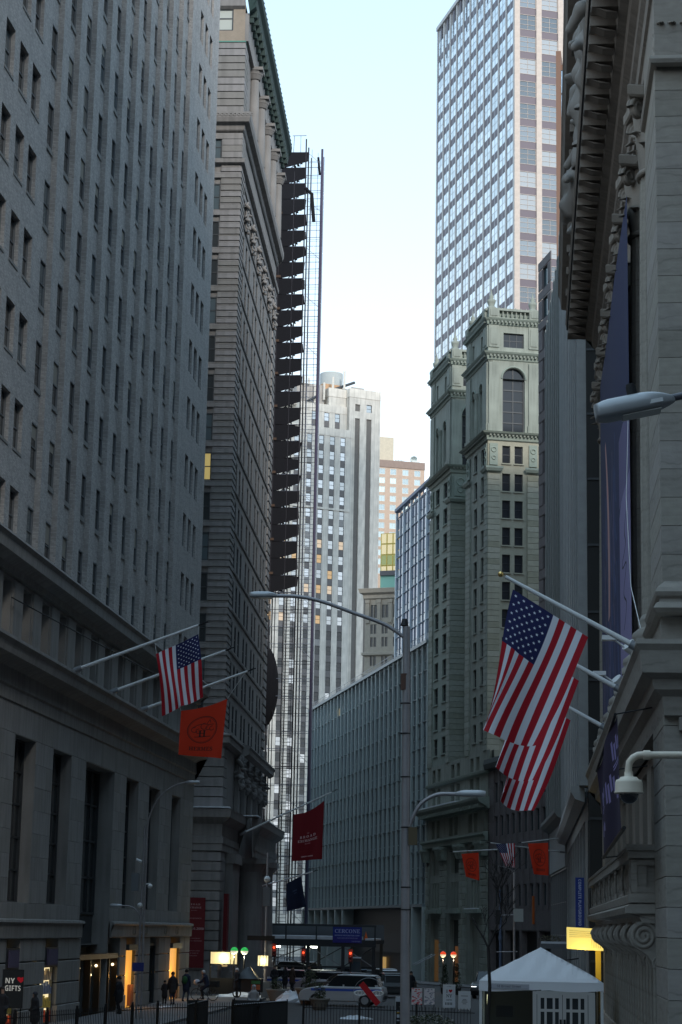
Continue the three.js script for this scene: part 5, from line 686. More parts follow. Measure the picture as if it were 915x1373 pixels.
{ // tall printed banner between the temple columns
  const bt = canvasTex(420, 1024, (g, w, h) => { const a = g.createLinearGradient(0, 0, 0, h); a.addColorStop(0, '#2a3058'); a.addColorStop(.45, '#252b52'); a.addColorStop(1, '#2e345c'); g.fillStyle = a; g.fillRect(0, 0, w, h); g.fillStyle = '#8a80a8'; g.beginPath(); g.moveTo(w * .72, h); g.lineTo(w * .72, h * .62); g.lineTo(w, h * .5); g.lineTo(w, h); g.fill(); g.fillStyle = '#6a6288'; g.fillRect(w * .72, h * .44, w * .28, h * .16);
    for (let i = 0; i < 120; i++) { const x = w * (.05 + .6 * hash(i, 1, 5)), y = h * (.35 + .6 * hash(i, 2, 5)); g.strokeStyle = ['#1c2250', '#44588f', '#7f6a86', '#2a3a70'][i % 4]; g.lineWidth = 3 + 12 * hash(i, 3, 5); g.globalAlpha = .5; g.beginPath(); g.moveTo(x, y); g.bezierCurveTo(x + 30 * hash(i, 4, 5), y + 60, x - 40 * hash(i, 5, 5), y + 120, x + 20, y + 190); g.stroke(); } g.globalAlpha = 1; g.fillStyle = '#c79a94'; g.beginPath(); g.moveTo(w * .18, h * .25); g.quadraticCurveTo(w * .3, h * .5, w * .26, h * .75); g.lineTo(w * .33, h * .75); g.quadraticCurveTo(w * .4, h * .5, w * .2, h * .24); g.fill();
    g.strokeStyle = '#151320'; g.lineWidth = 4; g.beginPath(); g.moveTo(w * .9, h * .66); g.bezierCurveTo(w * .76, h * .7, w * .98, h * .72, w * .8, h * .74); g.bezierCurveTo(w * .74, h * .78, w * .99, h * .74, w * .84, h * .8); g.bezierCurveTo(w * .76, h * .85, w * .99, h * .83, w * .82, h * .9); g.stroke(); });
  cloth('tall_printed_banner', 'tall blue violet printed banner with a signature hung between temple columns', 'banner', bt, (u, v) => [3.08 + .02 * Math.sin(u * 7), 26.6 - 14.3 * v - .25 * Math.sin(u * 3.14) * (v > .98 ? 1 : 0), -80 + 22 * u], 16, 16);
  const pt = canvasTex(400, 520, (g, w, h) => { g.fillStyle = '#241a3e'; g.fillRect(0, 0, w, h); g.fillStyle = '#9a8fc4'; const blk = (x, y, s) => { for (let i = 0; i < 4; i++) g.fillRect(x + i * s * .3, y + (i % 2) * s * .25, s * .2, s * (1 - .12 * i)); }; blk(290, 60, 90); g.fillRect(290, 175, 90, 8); g.fillRect(290, 190, 90, 8); blk(170, 190, 110); blk(300, 260, 80); blk(40, 160, 80); g.fillRect(40, 260, 70, 7); g.fillRect(40, 275, 80, 12); blk(40, 350, 70); });
  cloth('purple_banner', 'dark purple banner with pale lettering above the temple balcony', 'banner', pt, (u, v) => { const a = [2.05, 9.02, -58], b = [2.3, 9.95, -51.5], c = [2.38, 6.98, -49.5], d = [2.24, 6.6, -58.5]; const p = bil(a, b, c, d, u, v); return [p[0] + .05 * Math.sin(u * 8 + v * 3), p[1], p[2]]; }, 14, 14);
  const r = mesh('banner_rod', new MB().bar([2.39, 6.98, -49.3], [2.24, 6.6, -58.6], .05, 8).bar([2.3, 9.97, -51.4], [2.05, 9.04, -58.1], .04, 8).bar([2.3, 9.97, -51.4], [3.5, 10.2, -51.4], .02, 6).bar([2.06, 9.02, -58], [3.5, 9.2, -58], .02, 6).bar([2.24, 6.6, -58.5], [3.5, 6.7, -58.5], .02, 6).geo(), mat.iron); r.userData = { label: 'dark rods holding the purple banner off the temple wall', category: 'rod' };
  const cb = mesh('white_cable', new MB().bar([3.1, 20, -58.6], [2.95, 17, -57.5], .014, 5).bar([2.95, 17, -57.5], [2.95, 14.0, -55.5], .014, 5).bar([2.95, 14.0, -55.5], [3.0, 12.3, -52], .014, 5).geo(), mat.white); cb.userData = { label: 'white cable hanging down beside the tall printed banner', category: 'cable' };
}
// flags on the stone skyscraper
{
  angledPole('flagpole', 'slanted grey pole carrying the dark red lettered flag', [-21.3, 11.3, -150], [-14.54, 14.5, -150], .08, .05, 'poles on the stone skyscraper');
  const A = [-17.38, 12.79, -150], B = [-15.09, 13.85, -150], C = [-15.17, 9.51, -150], D = [-17.47, 9.31, -150];
  cloth('red_flag', 'dark red lettered flag on a slanted pole of the stone skyscraper', 'flag', bxTex, (u, v) => { const p = bil(A, B, C, D, u, v); return [p[0], p[1] - .25 * Math.sin(u * 3.14) * (1 - v), p[2] + .12 * Math.sin(u * 8 + v * 2) * (.3 + v)]; }, 16, 16);
  angledPole('flagpole', 'slanted grey pole carrying the plain dark blue flag', [-22.2, 7.3, -160], [-16.9, 8.85, -160], .07, .05, 'poles on the stone skyscraper');
  const a = [-19.01, 7.86, -160], b = [-17.83, 8.5, -160], c = [-17.36, 6.1, -160], d = [-18.9, 5.71, -160], bt = canvasTex(64, 64, (g, w, h) => { g.fillStyle = '#16243f'; g.fillRect(0, 0, w, h); g.fillStyle = '#3a4a68'; g.fillRect(24, 22, 16, 3); g.fillRect(28, 28, 10, 2); });
  cloth('blue_flag', 'plain dark blue flag on a low slanted pole of the stone skyscraper', 'flag', bt, (u, v) => { const p = bil(a, b, c, d, u, v); return [p[0], p[1], p[2] + .12 * Math.sin(u * 7 + v * 2) * (.3 + v)]; }, 12, 12);
  const bn = thing('wall_banner', 'long red lettered banner on the north wall of stone skyscraper', 'banner', [-23, 1.6, -139.6], R(2.3)); mesh('fabric', new MB().box(-.78, .78, 0, 4.78, 0, .03).geo(), M(.13, .006, .01), bn); const pf = mesh('printed_face', new THREE.PlaneGeometry(1.56, 4.78), M(1, 1, 1, { map: bnTex, roughness: .7 }), bn); pf.position.set(0, 2.39, .035);
  const b2 = thing('wall_banner', 'narrow red banner turned to the street at skyscraper corner', 'banner', [-20.95, 1.7, -140.6], R(2.3)); mesh('fabric', new MB().box(-.14, .14, .35, 5, -1.1, 0).geo(), M(.13, .006, .01), b2); mesh('lit_foot', new MB().box(-.14, .14, 0, .34, -1.1, .01).geo(), emis(1, .7, .3, .25), b2);
}
// flags over the far pavement
for (const [l, A, B, C, D, g] of [['orange red emblem flag beside the bare tree and green stone building', [-4.75, 10.05], [-3.48, 10.18], [-3.41, 8.12], [-4.41, 8.4], 0], ['orange red emblem flag in front of the mauve building beside small striped flag', [.17, 10.89], [1.66, 10.97], [1.7, 8.57], [.61, 8.66], 0]]) { const q = p => [...p, -150]; cloth('orange_flag', l, 'flag', orTex, (u, v) => { const p = bil(q(A), q(B), q(C), q(D), u, v); return [p[0], p[1], p[2] + .08 * Math.sin(u * 7 + v * 2) * (.3 + v)]; }, 12, 12, 'orange emblem flags'); }
cloth('striped_flag', 'small limp striped star flag between the two distant orange flags', 'flag', usTex, (u, v) => { const p = bil([-2.2, 10.82, -150], [-.8, 10.9, -150], [-.78, 9.1, -150], [-1.45, 9.2, -150], u, v); return [p[0], p[1], p[2] + .15 * Math.sin(u * 12 + v * 2) * (.3 + v)]; }, 16, 12, null, { uv: usUV });
angledPole('flagpole', 'thin pole of the orange flag near the bare tree', [-2, 10.55, -153], [-5.4, 10.2, -150], .05, .04, 'thin poles over the far pavement'); angledPole('flagpole', 'thin pole of the small limp striped flag', [2.9, 10.6, -158], [-2.6, 10.9, -150], .05, .04, 'thin poles over the far pavement'); angledPole('flagpole', 'thin pole of the orange flag before the mauve building', [3.1, 11.6, -155], [-.3, 10.95, -150], .05, .04, 'thin poles over the far pavement');
// ---------------------------------------------------------------- street lamps
function ledHead(parent, pos, ry, len = .66, wd = .3) { // flat tapered LED lantern along local +x
  const st = [], NP = 20, pv = [], idx = []; for (let i = 0; i <= 16; i++) { const t = i / 16, e = Math.pow(Math.sin(Math.min(1, t * 2.2 + .06) * Math.PI / 2), .7) * (t > .85 ? 1 - (t - .85) * 1.6 : 1); st.push([t * len, .085 * e + .004, wd / 2 * e, .055 * e + .012]); }
  for (const [x, up, w, dn] of st) for (let k = 0; k < NP; k++) { const a = k / NP * Math.PI * 2, c = Math.cos(a), s = Math.sin(a), q = v => Math.sign(v) * Math.pow(Math.abs(v), .55); pv.push(x, s > 0 ? up * Math.pow(s, .8) : dn * q(s), w * (s > 0 ? Math.sign(c) * Math.pow(Math.abs(c), .8) : q(c))); }
  for (let i = 0; i < 16; i++) for (let k = 0; k < NP; k++) { const a = i * NP + k, b = i * NP + (k + 1) % NP; idx.push(a, b, a + NP, b, b + NP, a + NP); } for (let k = 1; k < NP - 1; k++) { idx.push(0, k + 1, k); idx.push(16 * NP, 16 * NP + k, 16 * NP + k + 1); }
  const bg = new THREE.BufferGeometry(); bg.setAttribute('position', new THREE.Float32BufferAttribute(pv, 3)); bg.setAttribute('uv', new THREE.Float32BufferAttribute(new Float32Array(pv.length / 3 * 2), 2)); bg.setIndex(idx); bg.computeVertexNormals(); const m = { geo: () => bg };
  const h = mesh('lamp_head', m.geo(), M(.42, .43, .44, { roughness: .4, metalness: .3 }), parent); h.position.set(...pos); h.rotation.y = ry;
  mesh('led_panel', new MB().box(len * .2, len * .68, -.072, -.066, -wd * .36, wd * .36).geo(), M(.62, .6, .55, { roughness: .3 }), h); return h;
}
const tube = (pts, r, seg = 24) => new THREE.TubeGeometry(new THREE.CatmullRomCurve3(pts.map(p => new THREE.Vector3(...p))), seg, r, 8);
const galv = M(.4, .375, .38, { roughness: .5, metalness: .5, map: texFine });
{
  const p = thing('street_lamp', 'grey steel street lamp with two LED arms standing in mid street', 'street lamp', [-2.73, 0, -46]);
  mesh('pole', new MB().add(new THREE.CylinderGeometry(.085, .115, 11.4, 12), T(0, 5.7, 0, 0, 0, .008)).geo(), galv, p); mesh('rust_band', new MB().add(new THREE.CylinderGeometry(.097, .097, .38, 12), T(-.07, 10.1, 0)).geo(), M(.11, .055, .04), p); mesh('pole_cap', new MB().add(new THREE.CylinderGeometry(.06, .1, .16, 10), T(-.09, 11.5, 0)).geo(), mat.iron, p);
  for (const y of [6.75, 7.9, 8.9, 9.6, 4.9, 5.4]) mesh('clamp_ring', new MB().add(new THREE.TorusGeometry(.108, .014, 5, 14), T((6 - y) * .014, y, 0, Math.PI / 2)).geo(), mat.iron, p);
  mesh('arm', tube([[-.1, 11.15, 0], [-.5, 11.42, 0], [-1.3, 11.72, 0], [-2.1, 12.0, 0], [-2.6, 12.1, 0], [-3.2, 12.12, 0]], .045), galv, p); ledHead(p, [-3.1, 12.13, 0], Math.PI, .66, .3);
  mesh('arm', tube([[.04, 6.6, 0], [.14, 6.95, 0], [.35, 7.3, 0], [.7, 7.5, 0], [1.15, 7.52, 0]], .045), galv, p); ledHead(p, [1.1, 7.53, 0], 0, .72, .3); mesh('bracket_box', new MB().box(.06, .26, 6.35, 6.75, -.08, .1).geo(), M(.12, .09, .05), p);
}
{
  const p = thing('street_lamp', 'slim lattice street lamp with cameras standing before the bank base', 'street lamp', [-18.15, 0, -95]);
  mesh('pole', new MB().bar([-.1, 0, 0], [-.02, 9.1, 0], .05, 8).bar([.12, 0, 0], [.1, 9.1, 0], .05, 8).geo(), galv, p); for (let y = .8; y < 9; y += .55) mesh('rung', new MB().bar([-.08, y, 0], [.11, y, 0], .018, 5).geo(), galv, p);
  mesh('arm', tube([[.08, 8.6, 0], [.2, 9.6, 0], [.6, 10.4, 0], [1.2, 10.95, 0], [1.9, 11.2, 0]], .035), galv, p); ledHead(p, [1.85, 11.2, 0], 0, .7, .28); mesh('arm', tube([[-.05, 4.7, 0], [-.25, 5.1, 0], [-.6, 5.3, 0], [-1, 5.32, 0]], .03), galv, p); ledHead(p, [-.95, 5.32, 0], Math.PI, .6, .26);
  mesh('cabinet', new MB().box(-.55, -.2, 6.0, 6.85, -.15, .15).geo(), mat.winGrey, p); mesh('camera', new MB().add(new THREE.SphereGeometry(.12, 10, 8), T(.35, 6.25, .05)).bar([.1, 6.35, 0], [.35, 6.38, 0], .03, 6).geo(), mat.white, p); mesh('camera', new MB().bar([-.35, 7.5, .1], [-.1, 7.4, .1], .06, 8).geo(), mat.white, p); mesh('camera', new MB().add(new THREE.SphereGeometry(.13, 10, 8), T(-.1, 5.35, .1)).geo(), mat.white, p); mesh('blue_plate', new MB().box(-.35, .2, 2.3, 2.7, .08, .1).geo(), M(.03, .04, .2), p);
}
{ // near pole just outside the frame carrying the lantern and the dome camera
  const p = thing('camera_lamp_pole', 'pole arm with LED lantern and cream dome camera reaching into the street', 'street lamp', [2.3, 0, -14.5]);
  mesh('pole', new MB().add(new THREE.CylinderGeometry(.09, .12, 9.2, 12), T(0, 4.6, 0)).geo(), galv, p);
  mesh('arm', tube([[0, 8.7, 0], [-.5, 8.62, 0], [-.9, 8.45, 0], [-1.28, 8.36, 0]], .028), M(.1, .1, .12, { roughness: .4 }), p);
  const h = ledHead(p, [-1.19, 8.37, 0], Math.PI, .6, .26); h.rotation.z = -.0; h.rotation.order = 'ZYX'; h.rotation.z = .2; mesh('photo_sensor', new MB().add(new THREE.CylinderGeometry(.04, .04, .07, 14), T(.3, .12, 0)).add(new THREE.CylinderGeometry(.034, .036, .02, 14), T(.3, .165, 0)).geo(), mat.black, h); mesh('maker_plate', new MB().box(.1, .2, -.03, .0, -.122, -.118).geo(), mat.white, h);
  const cream = M(.74, .65, .52, { roughness: .45 }); mesh('camera_arm', tube([[0, 5.71, 0], [-.6, 5.715, 0], [-1.4, 5.715, 0], [-1.5, 5.71, 0], [-1.555, 5.66, 0], [-1.56, 5.58, 0]], .026, 40), cream, p); mesh('arm_collar', new MB().add(new THREE.CylinderGeometry(.034, .034, .05, 14), T(-1.43, 5.715, 0, 0, 0, Math.PI / 2)).geo(), cream, p);
  const hd = mesh('camera_housing', new THREE.LatheGeometry([[.03, .14], [.032, .105], [.06, .1], [.07, .085], [.09, .08], [.098, .06], [.1, 0], [.108, -.01], [.104, -.018], [.07, -.02]].map(q => new THREE.Vector2(...q)), 28), cream, p); hd.position.set(-1.56, 5.455, 0);
  const dm = mesh('camera_dome', new MB().add(new THREE.SphereGeometry(.07, 22, 12, 0, 6.2832, Math.PI / 2, Math.PI / 2), T(0, -.02, 0)).geo(), new THREE.MeshPhysicalMaterial({ color: col(.02, .02, .025), roughness: .04, clearcoat: 1, metalness: .1 }), hd);
}
// ---------------------------------------------------------------- street people
const personBones = {
  walk: [[[0, .95, 0], [0, 1.4, .02], .15, .17], [[0, 1.4, .02], [0, 1.54, .03], .07, .055], [[0, 1.62, .04], [0, 1.7, .04], .095, .09], [[-.19, 1.38, 0], [-.25, 1.1, -.06], .065, .05], [[-.25, 1.1, -.06], [-.24, .84, .04], .05, .04], [[.19, 1.38, 0], [.25, 1.1, .04], .065, .05], [[.25, 1.1, .04], [.23, .86, .14], .05, .04], [[-.09, .95, 0], [-.1, .5, .12], .1, .07], [[-.1, .5, .12], [-.1, .08, .04], .065, .045], [[-.1, .06, .02], [-.1, .05, .16], .05, .04], [[.09, .95, 0], [.1, .5, -.02], .1, .07], [[.1, .5, -.02], [.1, .1, -.2], .065, .045], [[.1, .07, -.2], [.1, .05, -.08], .05, .04], [[0, 1.0, 0], [0, .72, 0], .19, .2]],
  stand: [[[0, .95, 0], [0, 1.4, .02], .16, .18], [[0, 1.4, .02], [0, 1.54, .03], .07, .055], [[0, 1.62, .04], [0, 1.7, .04], .098, .092], [[-.2, 1.38, 0], [-.27, 1.1, 0], .068, .055], [[-.27, 1.1, 0], [-.16, .98, .2], .052, .042], [[.2, 1.38, 0], [.27, 1.1, 0], .068, .055], [[.27, 1.1, 0], [.14, 1.0, .2], .052, .042], [[-.09, .95, 0], [-.1, .5, .02], .11, .075], [[-.1, .5, .02], [-.1, .08, -.01], .07, .05], [[-.1, .06, 0], [-.11, .05, .14], .05, .04], [[.09, .95, 0], [.1, .5, .02], .11, .075], [[.1, .5, .02], [.1, .08, -.01], .07, .05], [[.1, .06, 0], [.12, .05, .14], .05, .04], [[0, 1.0, 0], [0, .62, 0], .2, .22]],
  sit: [[[0, .9, 0], [0, 1.36, .16], .15, .17], [[0, 1.36, .16], [0, 1.5, .22], .07, .055], [[0, 1.58, .26], [0, 1.66, .28], .1, .1], [[-.19, 1.34, .15], [-.22, 1.1, .32], .065, .05], [[-.22, 1.1, .32], [-.2, 1.02, .56], .05, .04], [[.19, 1.34, .15], [.22, 1.1, .32], .065, .05], [[.22, 1.1, .32], [.2, 1.02, .56], .05, .04], [[-.09, .88, 0], [-.11, .72, .4], .1, .075], [[-.11, .72, .4], [-.1, .32, .26], .07, .05], [[-.1, .3, .26], [-.1, .29, .4], .05, .04], [[.09, .88, 0], [.11, .6, .32], .1, .075], [[.11, .6, .32], [.1, .14, .2], .07, .05], [[.1, .12, .2], [.1, .1, .34], .05, .04]]
};
const personGeo = {}; for (const k in personBones) personGeo[k] = figureGeo(personBones[k], [.8, 1.82, .9], 60, .05);
function person(label, pos, ry, kind, coat, legs, s = 1, opt = {}) {
  const p = thing('person', label, 'person', pos, ry, opt.group), g = personGeo[kind].clone(), P = g.attributes.position, c = new Float32Array(P.count * 3), skin = [.3, .19, .14];
  for (let i = 0; i < P.count; i++) { const y = P.getY(i), q = y > 1.55 ? (opt.hood && P.getZ(i) < .12 ? coat : skin) : y > .62 ? coat : y > .1 ? legs : [.02, .02, .02]; c.set(q, i * 3); } g.setAttribute('color', new THREE.BufferAttribute(c, 3));
  const b = mesh('body', g, new THREE.MeshStandardMaterial({ vertexColors: true, roughness: .9 }), p); p.scale.setScalar(s);
  const hz = kind === 'sit' ? .27 : .035, hy = kind === 'sit' ? 1.645 : 1.68; mesh(opt.hat ? 'hat' : 'hair', new MB().add(new THREE.SphereGeometry(.112, 14, 10, 0, 6.2832, 0, 1.75), T(0, hy + .005, hz - .012, -.25, 0, 0, [1, 1.05, 1.08])).geo(), opt.hat ? M(...opt.hat) : M(.02, .015, .012), p);
  if (opt.bag) mesh('backpack', new MB().add(new THREE.SphereGeometry(.17, 10, 8), T(0, 1.2, -.2, 0, 0, 0, [1, 1.3, .7])).geo(), M(...opt.bag), p); return p;
}
const dkc = [.018, .018, .022], navy = [.02, .025, .05], grey = [.12, .12, .13];
person('person in a long dark coat reaching towards the lit orange shop window', [-19.9, .13, -99], -1.9, 'walk', dkc, dkc, 1.02);
person('person in dark jacket walking beside the orange lit window with child', [-19.6, .13, -112.5], -2.7, 'walk', dkc, navy, 1.0);
person('small child in a dark coat beside the orange lit window', [-20.2, .13, -113.4], -2.6, 'stand', dkc, dkc, .72);
person('person in dark coat with green backpack by the banded skyscraper', [-19.7, .13, -117.6], 2.9, 'walk', navy, [.05, .06, .09], 1.02, { bag: [.03, .12, .04] });
person('hooded person in dark coat beside the gift shop board', [-20.15, .13, -77.4], .5, 'stand', dkc, dkc, 1.05, { hood: 1 });
person('person in dark coat with cat-ear hat outside gift shop window', [-19.6, .13, -80.6], -.8, 'stand', dkc, dkc, .9, { hat: [.03, .03, .04], hood: 1 });
person('person in pale hooded coat behind the iron fence', [-12.9, 0, -96.5], .4, 'stand', [.36, .34, .34], grey, .98, { hood: 1, hat: [.36, .34, .34] });
person('person with white cap tending the dark street cart', [-17.9, .13, -126], -1.2, 'stand', dkc, dkc, 1, { hat: [.7, .7, .7] });
[[-18.6, -150.5, .3], [-17.9, -151.4, -.6], [-17.3, -150.8, 2.4]].forEach(([x, z, r], i) => person(['person in dark coat waiting nearest the pale stone wall under shed', 'person in black coat in the middle of the group under shed', 'person in brown coat at the edge of group under shed'][i], [x, gy(z) + .13, z], r, 'stand', i === 2 ? [.05, .03, .02] : dkc, dkc, 1.02, { hood: i === 1 }));
person('person in dark coat standing alone by the red shed post', [-16.1, gy(-151) + .13, -151], .9, 'stand', dkc, dkc, 1.05);
person('person in dark clothes standing behind the parked white car', [-8.0, gy(-143), -143], .3, 'stand', dkc, dkc, 1.0);
// cyclist
{
  const b = thing('bicycle', 'delivery bicycle with black rear box and pale front bag', 'bicycle', [-18.9, .13, -119.5], R(170)); const tyre = new THREE.TorusGeometry(.33, .022, 6, 26);
  for (const x of [-.52, .52]) { const w = mesh('wheel', tyre, mat.black, b); w.position.set(x, .35, 0); mesh('hub', new THREE.SphereGeometry(.04, 8, 6), mat.steel, w); const sp = new MB(); for (let k = 0; k < 8; k++) { const a = k * Math.PI / 4; sp.bar([0, 0, 0], [Math.cos(a) * .32, Math.sin(a) * .32, 0], .004, 3); } mesh('spokes', sp.geo(), mat.steel, w); }
  mesh('frame', new MB().bar([-.52, .35, 0], [-.1, .32, 0], .016, 6).bar([-.1, .32, 0], [.36, .85, 0], .018, 6).bar([-.1, .32, 0], [-.22, .9, 0], .016, 6).bar([-.2, .8, 0], [.36, .85, 0], .018, 6).bar([-.52, .35, 0], [-.2, .8, 0], .014, 6).bar([.52, .35, 0], [.34, 1.0, 0], .018, 6).geo(), mat.iron, b);
  mesh('handlebar', new MB().bar([.34, 1.0, -.28], [.34, 1.0, .28], .014, 6).geo(), mat.iron, b); mesh('saddle', new MB().add(new THREE.SphereGeometry(.12, 10, 6), T(-.22, .92, 0, 0, 0, 0, [1.1, .4, .7])).geo(), mat.black, b); mesh('rear_box', new MB().box(-.85, -.38, .8, 1.15, -.2, .2).geo(), mat.black, b); mesh('front_bag', new MB().add(new THREE.SphereGeometry(.2, 10, 8), T(.5, 1.05, 0, 0, 0, 0, [1, .9, 1.1])).geo(), M(.5, .5, .55), b);
  person('cyclist in dark jacket and pale helmet on the delivery bicycle', [-18.75, .13, -119.5], R(-100), 'sit', navy, dkc, 1.0, { hat: [.6, .6, .62] });
}
// ---------------------------------------------------------------- vehicles
function car(name, label, category, pos, ry, paint, o = {}) {
  const c = thing(name, label, category, pos, ry, o.group), L = o.L || 4.9, h = o.h || 1.75, W = o.W || 1.9, k = L / 5, belt = h * .6, van = o.van;
  const pm = M(...paint, { roughness: .3, metalness: .25 }), gm = M(.02, .025, .03, { roughness: .08, metalness: .3 });
  const s = new THREE.Shape(), wx = [-1.45 * k, 1.5 * k], wr = .4; s.moveTo(-2.45 * k, .42); s.lineTo(-2.5 * k, .8); s.lineTo(-2.44 * k, belt - .04); s.lineTo(-2.3 * k, belt); s.lineTo((van ? 1.5 : 1.05) * k, belt); s.quadraticCurveTo(1.9 * k, belt - .05, 2.25 * k, belt - .2); s.quadraticCurveTo(2.48 * k, belt - .3, 2.5 * k, .55); s.lineTo(2.45 * k, .34);
  for (const x of [wx[1], wx[0]]) { s.lineTo(x + wr, .34); s.absarc(x, .34, wr, 0, Math.PI, false); } s.lineTo(-2.42 * k, .34); s.closePath();
  const ex = (sh, w, bv) => new MB().add(new THREE.ExtrudeGeometry(sh, { depth: w - bv * 2, bevelEnabled: true, bevelSize: bv * .6, bevelThickness: bv, bevelSegments: 3, curveSegments: 10 }), T(0, 0, -w / 2 + bv)).geo();
  mesh('body', ex(s, W, .12), pm, c);
  const r0 = -2.28 * k, r1 = (o.sedan ? -1.5 : -2.05) * k, r2 = (van ? 1.0 : .25) * k, r3 = (van ? 1.5 : 1.08) * k, gsh = new THREE.Shape(); gsh.moveTo(r0, belt - .02); gsh.lineTo(r1, h - .07); gsh.lineTo(r2, h - .05); gsh.lineTo(r3, belt - .02); gsh.closePath(); mesh('window_band', ex(gsh, W * .86, .1), gm, c);
  const rsh = new THREE.Shape(); rsh.moveTo(r1 - .1 * k, h - .12); rsh.lineTo(r1 + .05, h - .02); rsh.quadraticCurveTo(0, h + .03, r2 - .05, h - .02); rsh.lineTo(r2 + .1 * k, h - .12); rsh.closePath(); mesh('roof', ex(rsh, W * .84, .06), pm, c);
  for (const z of [-1, 1]) { const zz = z * (W * .43 - .005); const pl = (xa, xb, w) => mesh('pillar', new MB().quad([xa - w, belt, zz], [xa + w, belt, zz], [xb + w, h - .08, zz * .97], [xb - w, h - .08, zz * .97]).quad([xa + w, belt, zz + .012 * z], [xa - w, belt, zz + .012 * z], [xb - w, h - .08, zz * .97 + .012 * z], [xb + w, h - .08, zz * .97 + .012 * z]).geo(), pm, c); pl(r0 + .1, r1 + .05, .1); pl(-.15 * k, -.12 * k, .05); pl(-1.2 * k, -1.15 * k, .07); pl(r3 - .08, r2 + .02, .06); }
  const tg = cached('tyre', () => new MB().add(new THREE.CylinderGeometry(.36, .36, .24, 20), T(0, 0, 0, Math.PI / 2)).geo()), rg = cached('rim', () => new MB().add(new THREE.CylinderGeometry(.22, .22, .26, 14), T(0, 0, 0, Math.PI / 2)).geo());
  for (const x of wx) for (const z of [-1, 1]) { const w = mesh('wheel', tg, mat.black, c); w.position.set(x, .36, z * (W / 2 - .15)); mesh('rim', rg, mat.steel, w); }
  for (const z of [-1, 1]) { mesh('headlight', new MB().box(2.3 * k, 2.46 * k, belt - .38, belt - .24, z * W * .36 - .17, z * W * .36 + .17).geo(), o.lit ? emis(.9, .95, 1, 4) : mat.white, c); mesh('tail_light', new MB().box(-2.53 * k, -2.4 * k, belt - .3, belt - .1, z * W * .4 - .1, z * W * .4 + .1).geo(), o.tail && z === o.tail ? emis(1, .05, .05, 2) : M(.25, .01, .01), c); }
  mesh('bumper', new MB().box(-2.56 * k, -2.4 * k, .42, .62, -W * .45, W * .45).geo(), mat.winDark, c);
  if (o.police) { const bl = M(.03, .09, .45, { roughness: .4 }); for (const z of [-1, 1]) mesh('blue_stripe', new MB().box(-2.4 * k, 1.8 * k, belt - .2, belt - .06, z * W * .5 - .012, z * W * .5 + .012).geo(), bl, c); const lb = mesh('light_bar', new MB().box(-.35, -.05, h + .02, h + .16, -.6, .6).geo(), M(.3, .3, .32), c); }
  return c;
}
car('police_car', 'white police sport utility car with blue stripe broadside across the street', 'police car', [-10.7, 0, -119.8], R(176), [.5, .51, .53], { police: 1, L: 4.9, h: 1.78, tail: -1 });
car('parked_car', 'dark car with pale rear window parked beside the lamp post', 'car', [-9.1, gy(-141), -141], R(98), [.05, .055, .06], { L: 4.7, h: 1.65 });
car('parked_car', 'silver car with arched roof parked beyond the police car', 'car', [-13.6, gy(-150), -150], R(170), [.32, .34, .37], { L: 4.7, h: 1.55, sedan: 1 });
car('parked_car', 'dark grey car parked in front of silver car under the shed', 'car', [-12.6, gy(-140), -140], R(172), [.03, .03, .035], { L: 4.8, h: 1.6 });
car('parked_car', 'white car with pale roof parked under the shed sign', 'car', [-17.3, gy(-168), -168], R(168), [.5, .52, .56], { L: 4.8, h: 1.6 });
car('parked_van', 'white van parked behind the group of people under shed', 'van', [-20.3, gy(-178), -178], R(172), [.55, .57, .6], { L: 5.4, h: 2.2, van: 1 });
car('parked_car', 'pale blue car parked at the far end beyond the van', 'car', [-17, gy(-190), -190], R(165), [.3, .36, .45], { L: 4.8, h: 1.7 });
car('parked_car', 'dark sport utility car with lit headlights behind the white tent', 'car', [-2.6, gy(-146), -146], R(-98), [.015, .015, .018], { L: 5, h: 1.85, lit: 1 });
car('parked_car', 'small silver hatchback parked nose out beside the kiosk', 'car', [-15.6, gy(-158), -158], R(150), [.4, .41, .43], { L: 4.2, h: 1.5 });
car('parked_car', 'black sedan parked between kiosk and the shed posts', 'car', [-11.2, gy(-162), -162], R(168), [.02, .02, .022], { L: 4.8, h: 1.48, sedan: 1 });
car('parked_car', 'white sport utility car parked along the glass slab kerb', 'car', [-12.4, gy(-178), -178], R(106), [.55, .56, .58], { L: 4.8, h: 1.75 });
car('parked_car', 'grey sedan parked further along the glass slab kerb', 'car', [-15.2, gy(-196), -196], R(106), [.15, .16, .17], { L: 4.8, h: 1.5, sedan: 1 });
car('police_car', 'second white police car with blue stripe parked under the shed', 'police car', [-19.2, gy(-160), -160], R(174), [.5, .51, .53], { police: 1, L: 4.8, h: 1.6 });
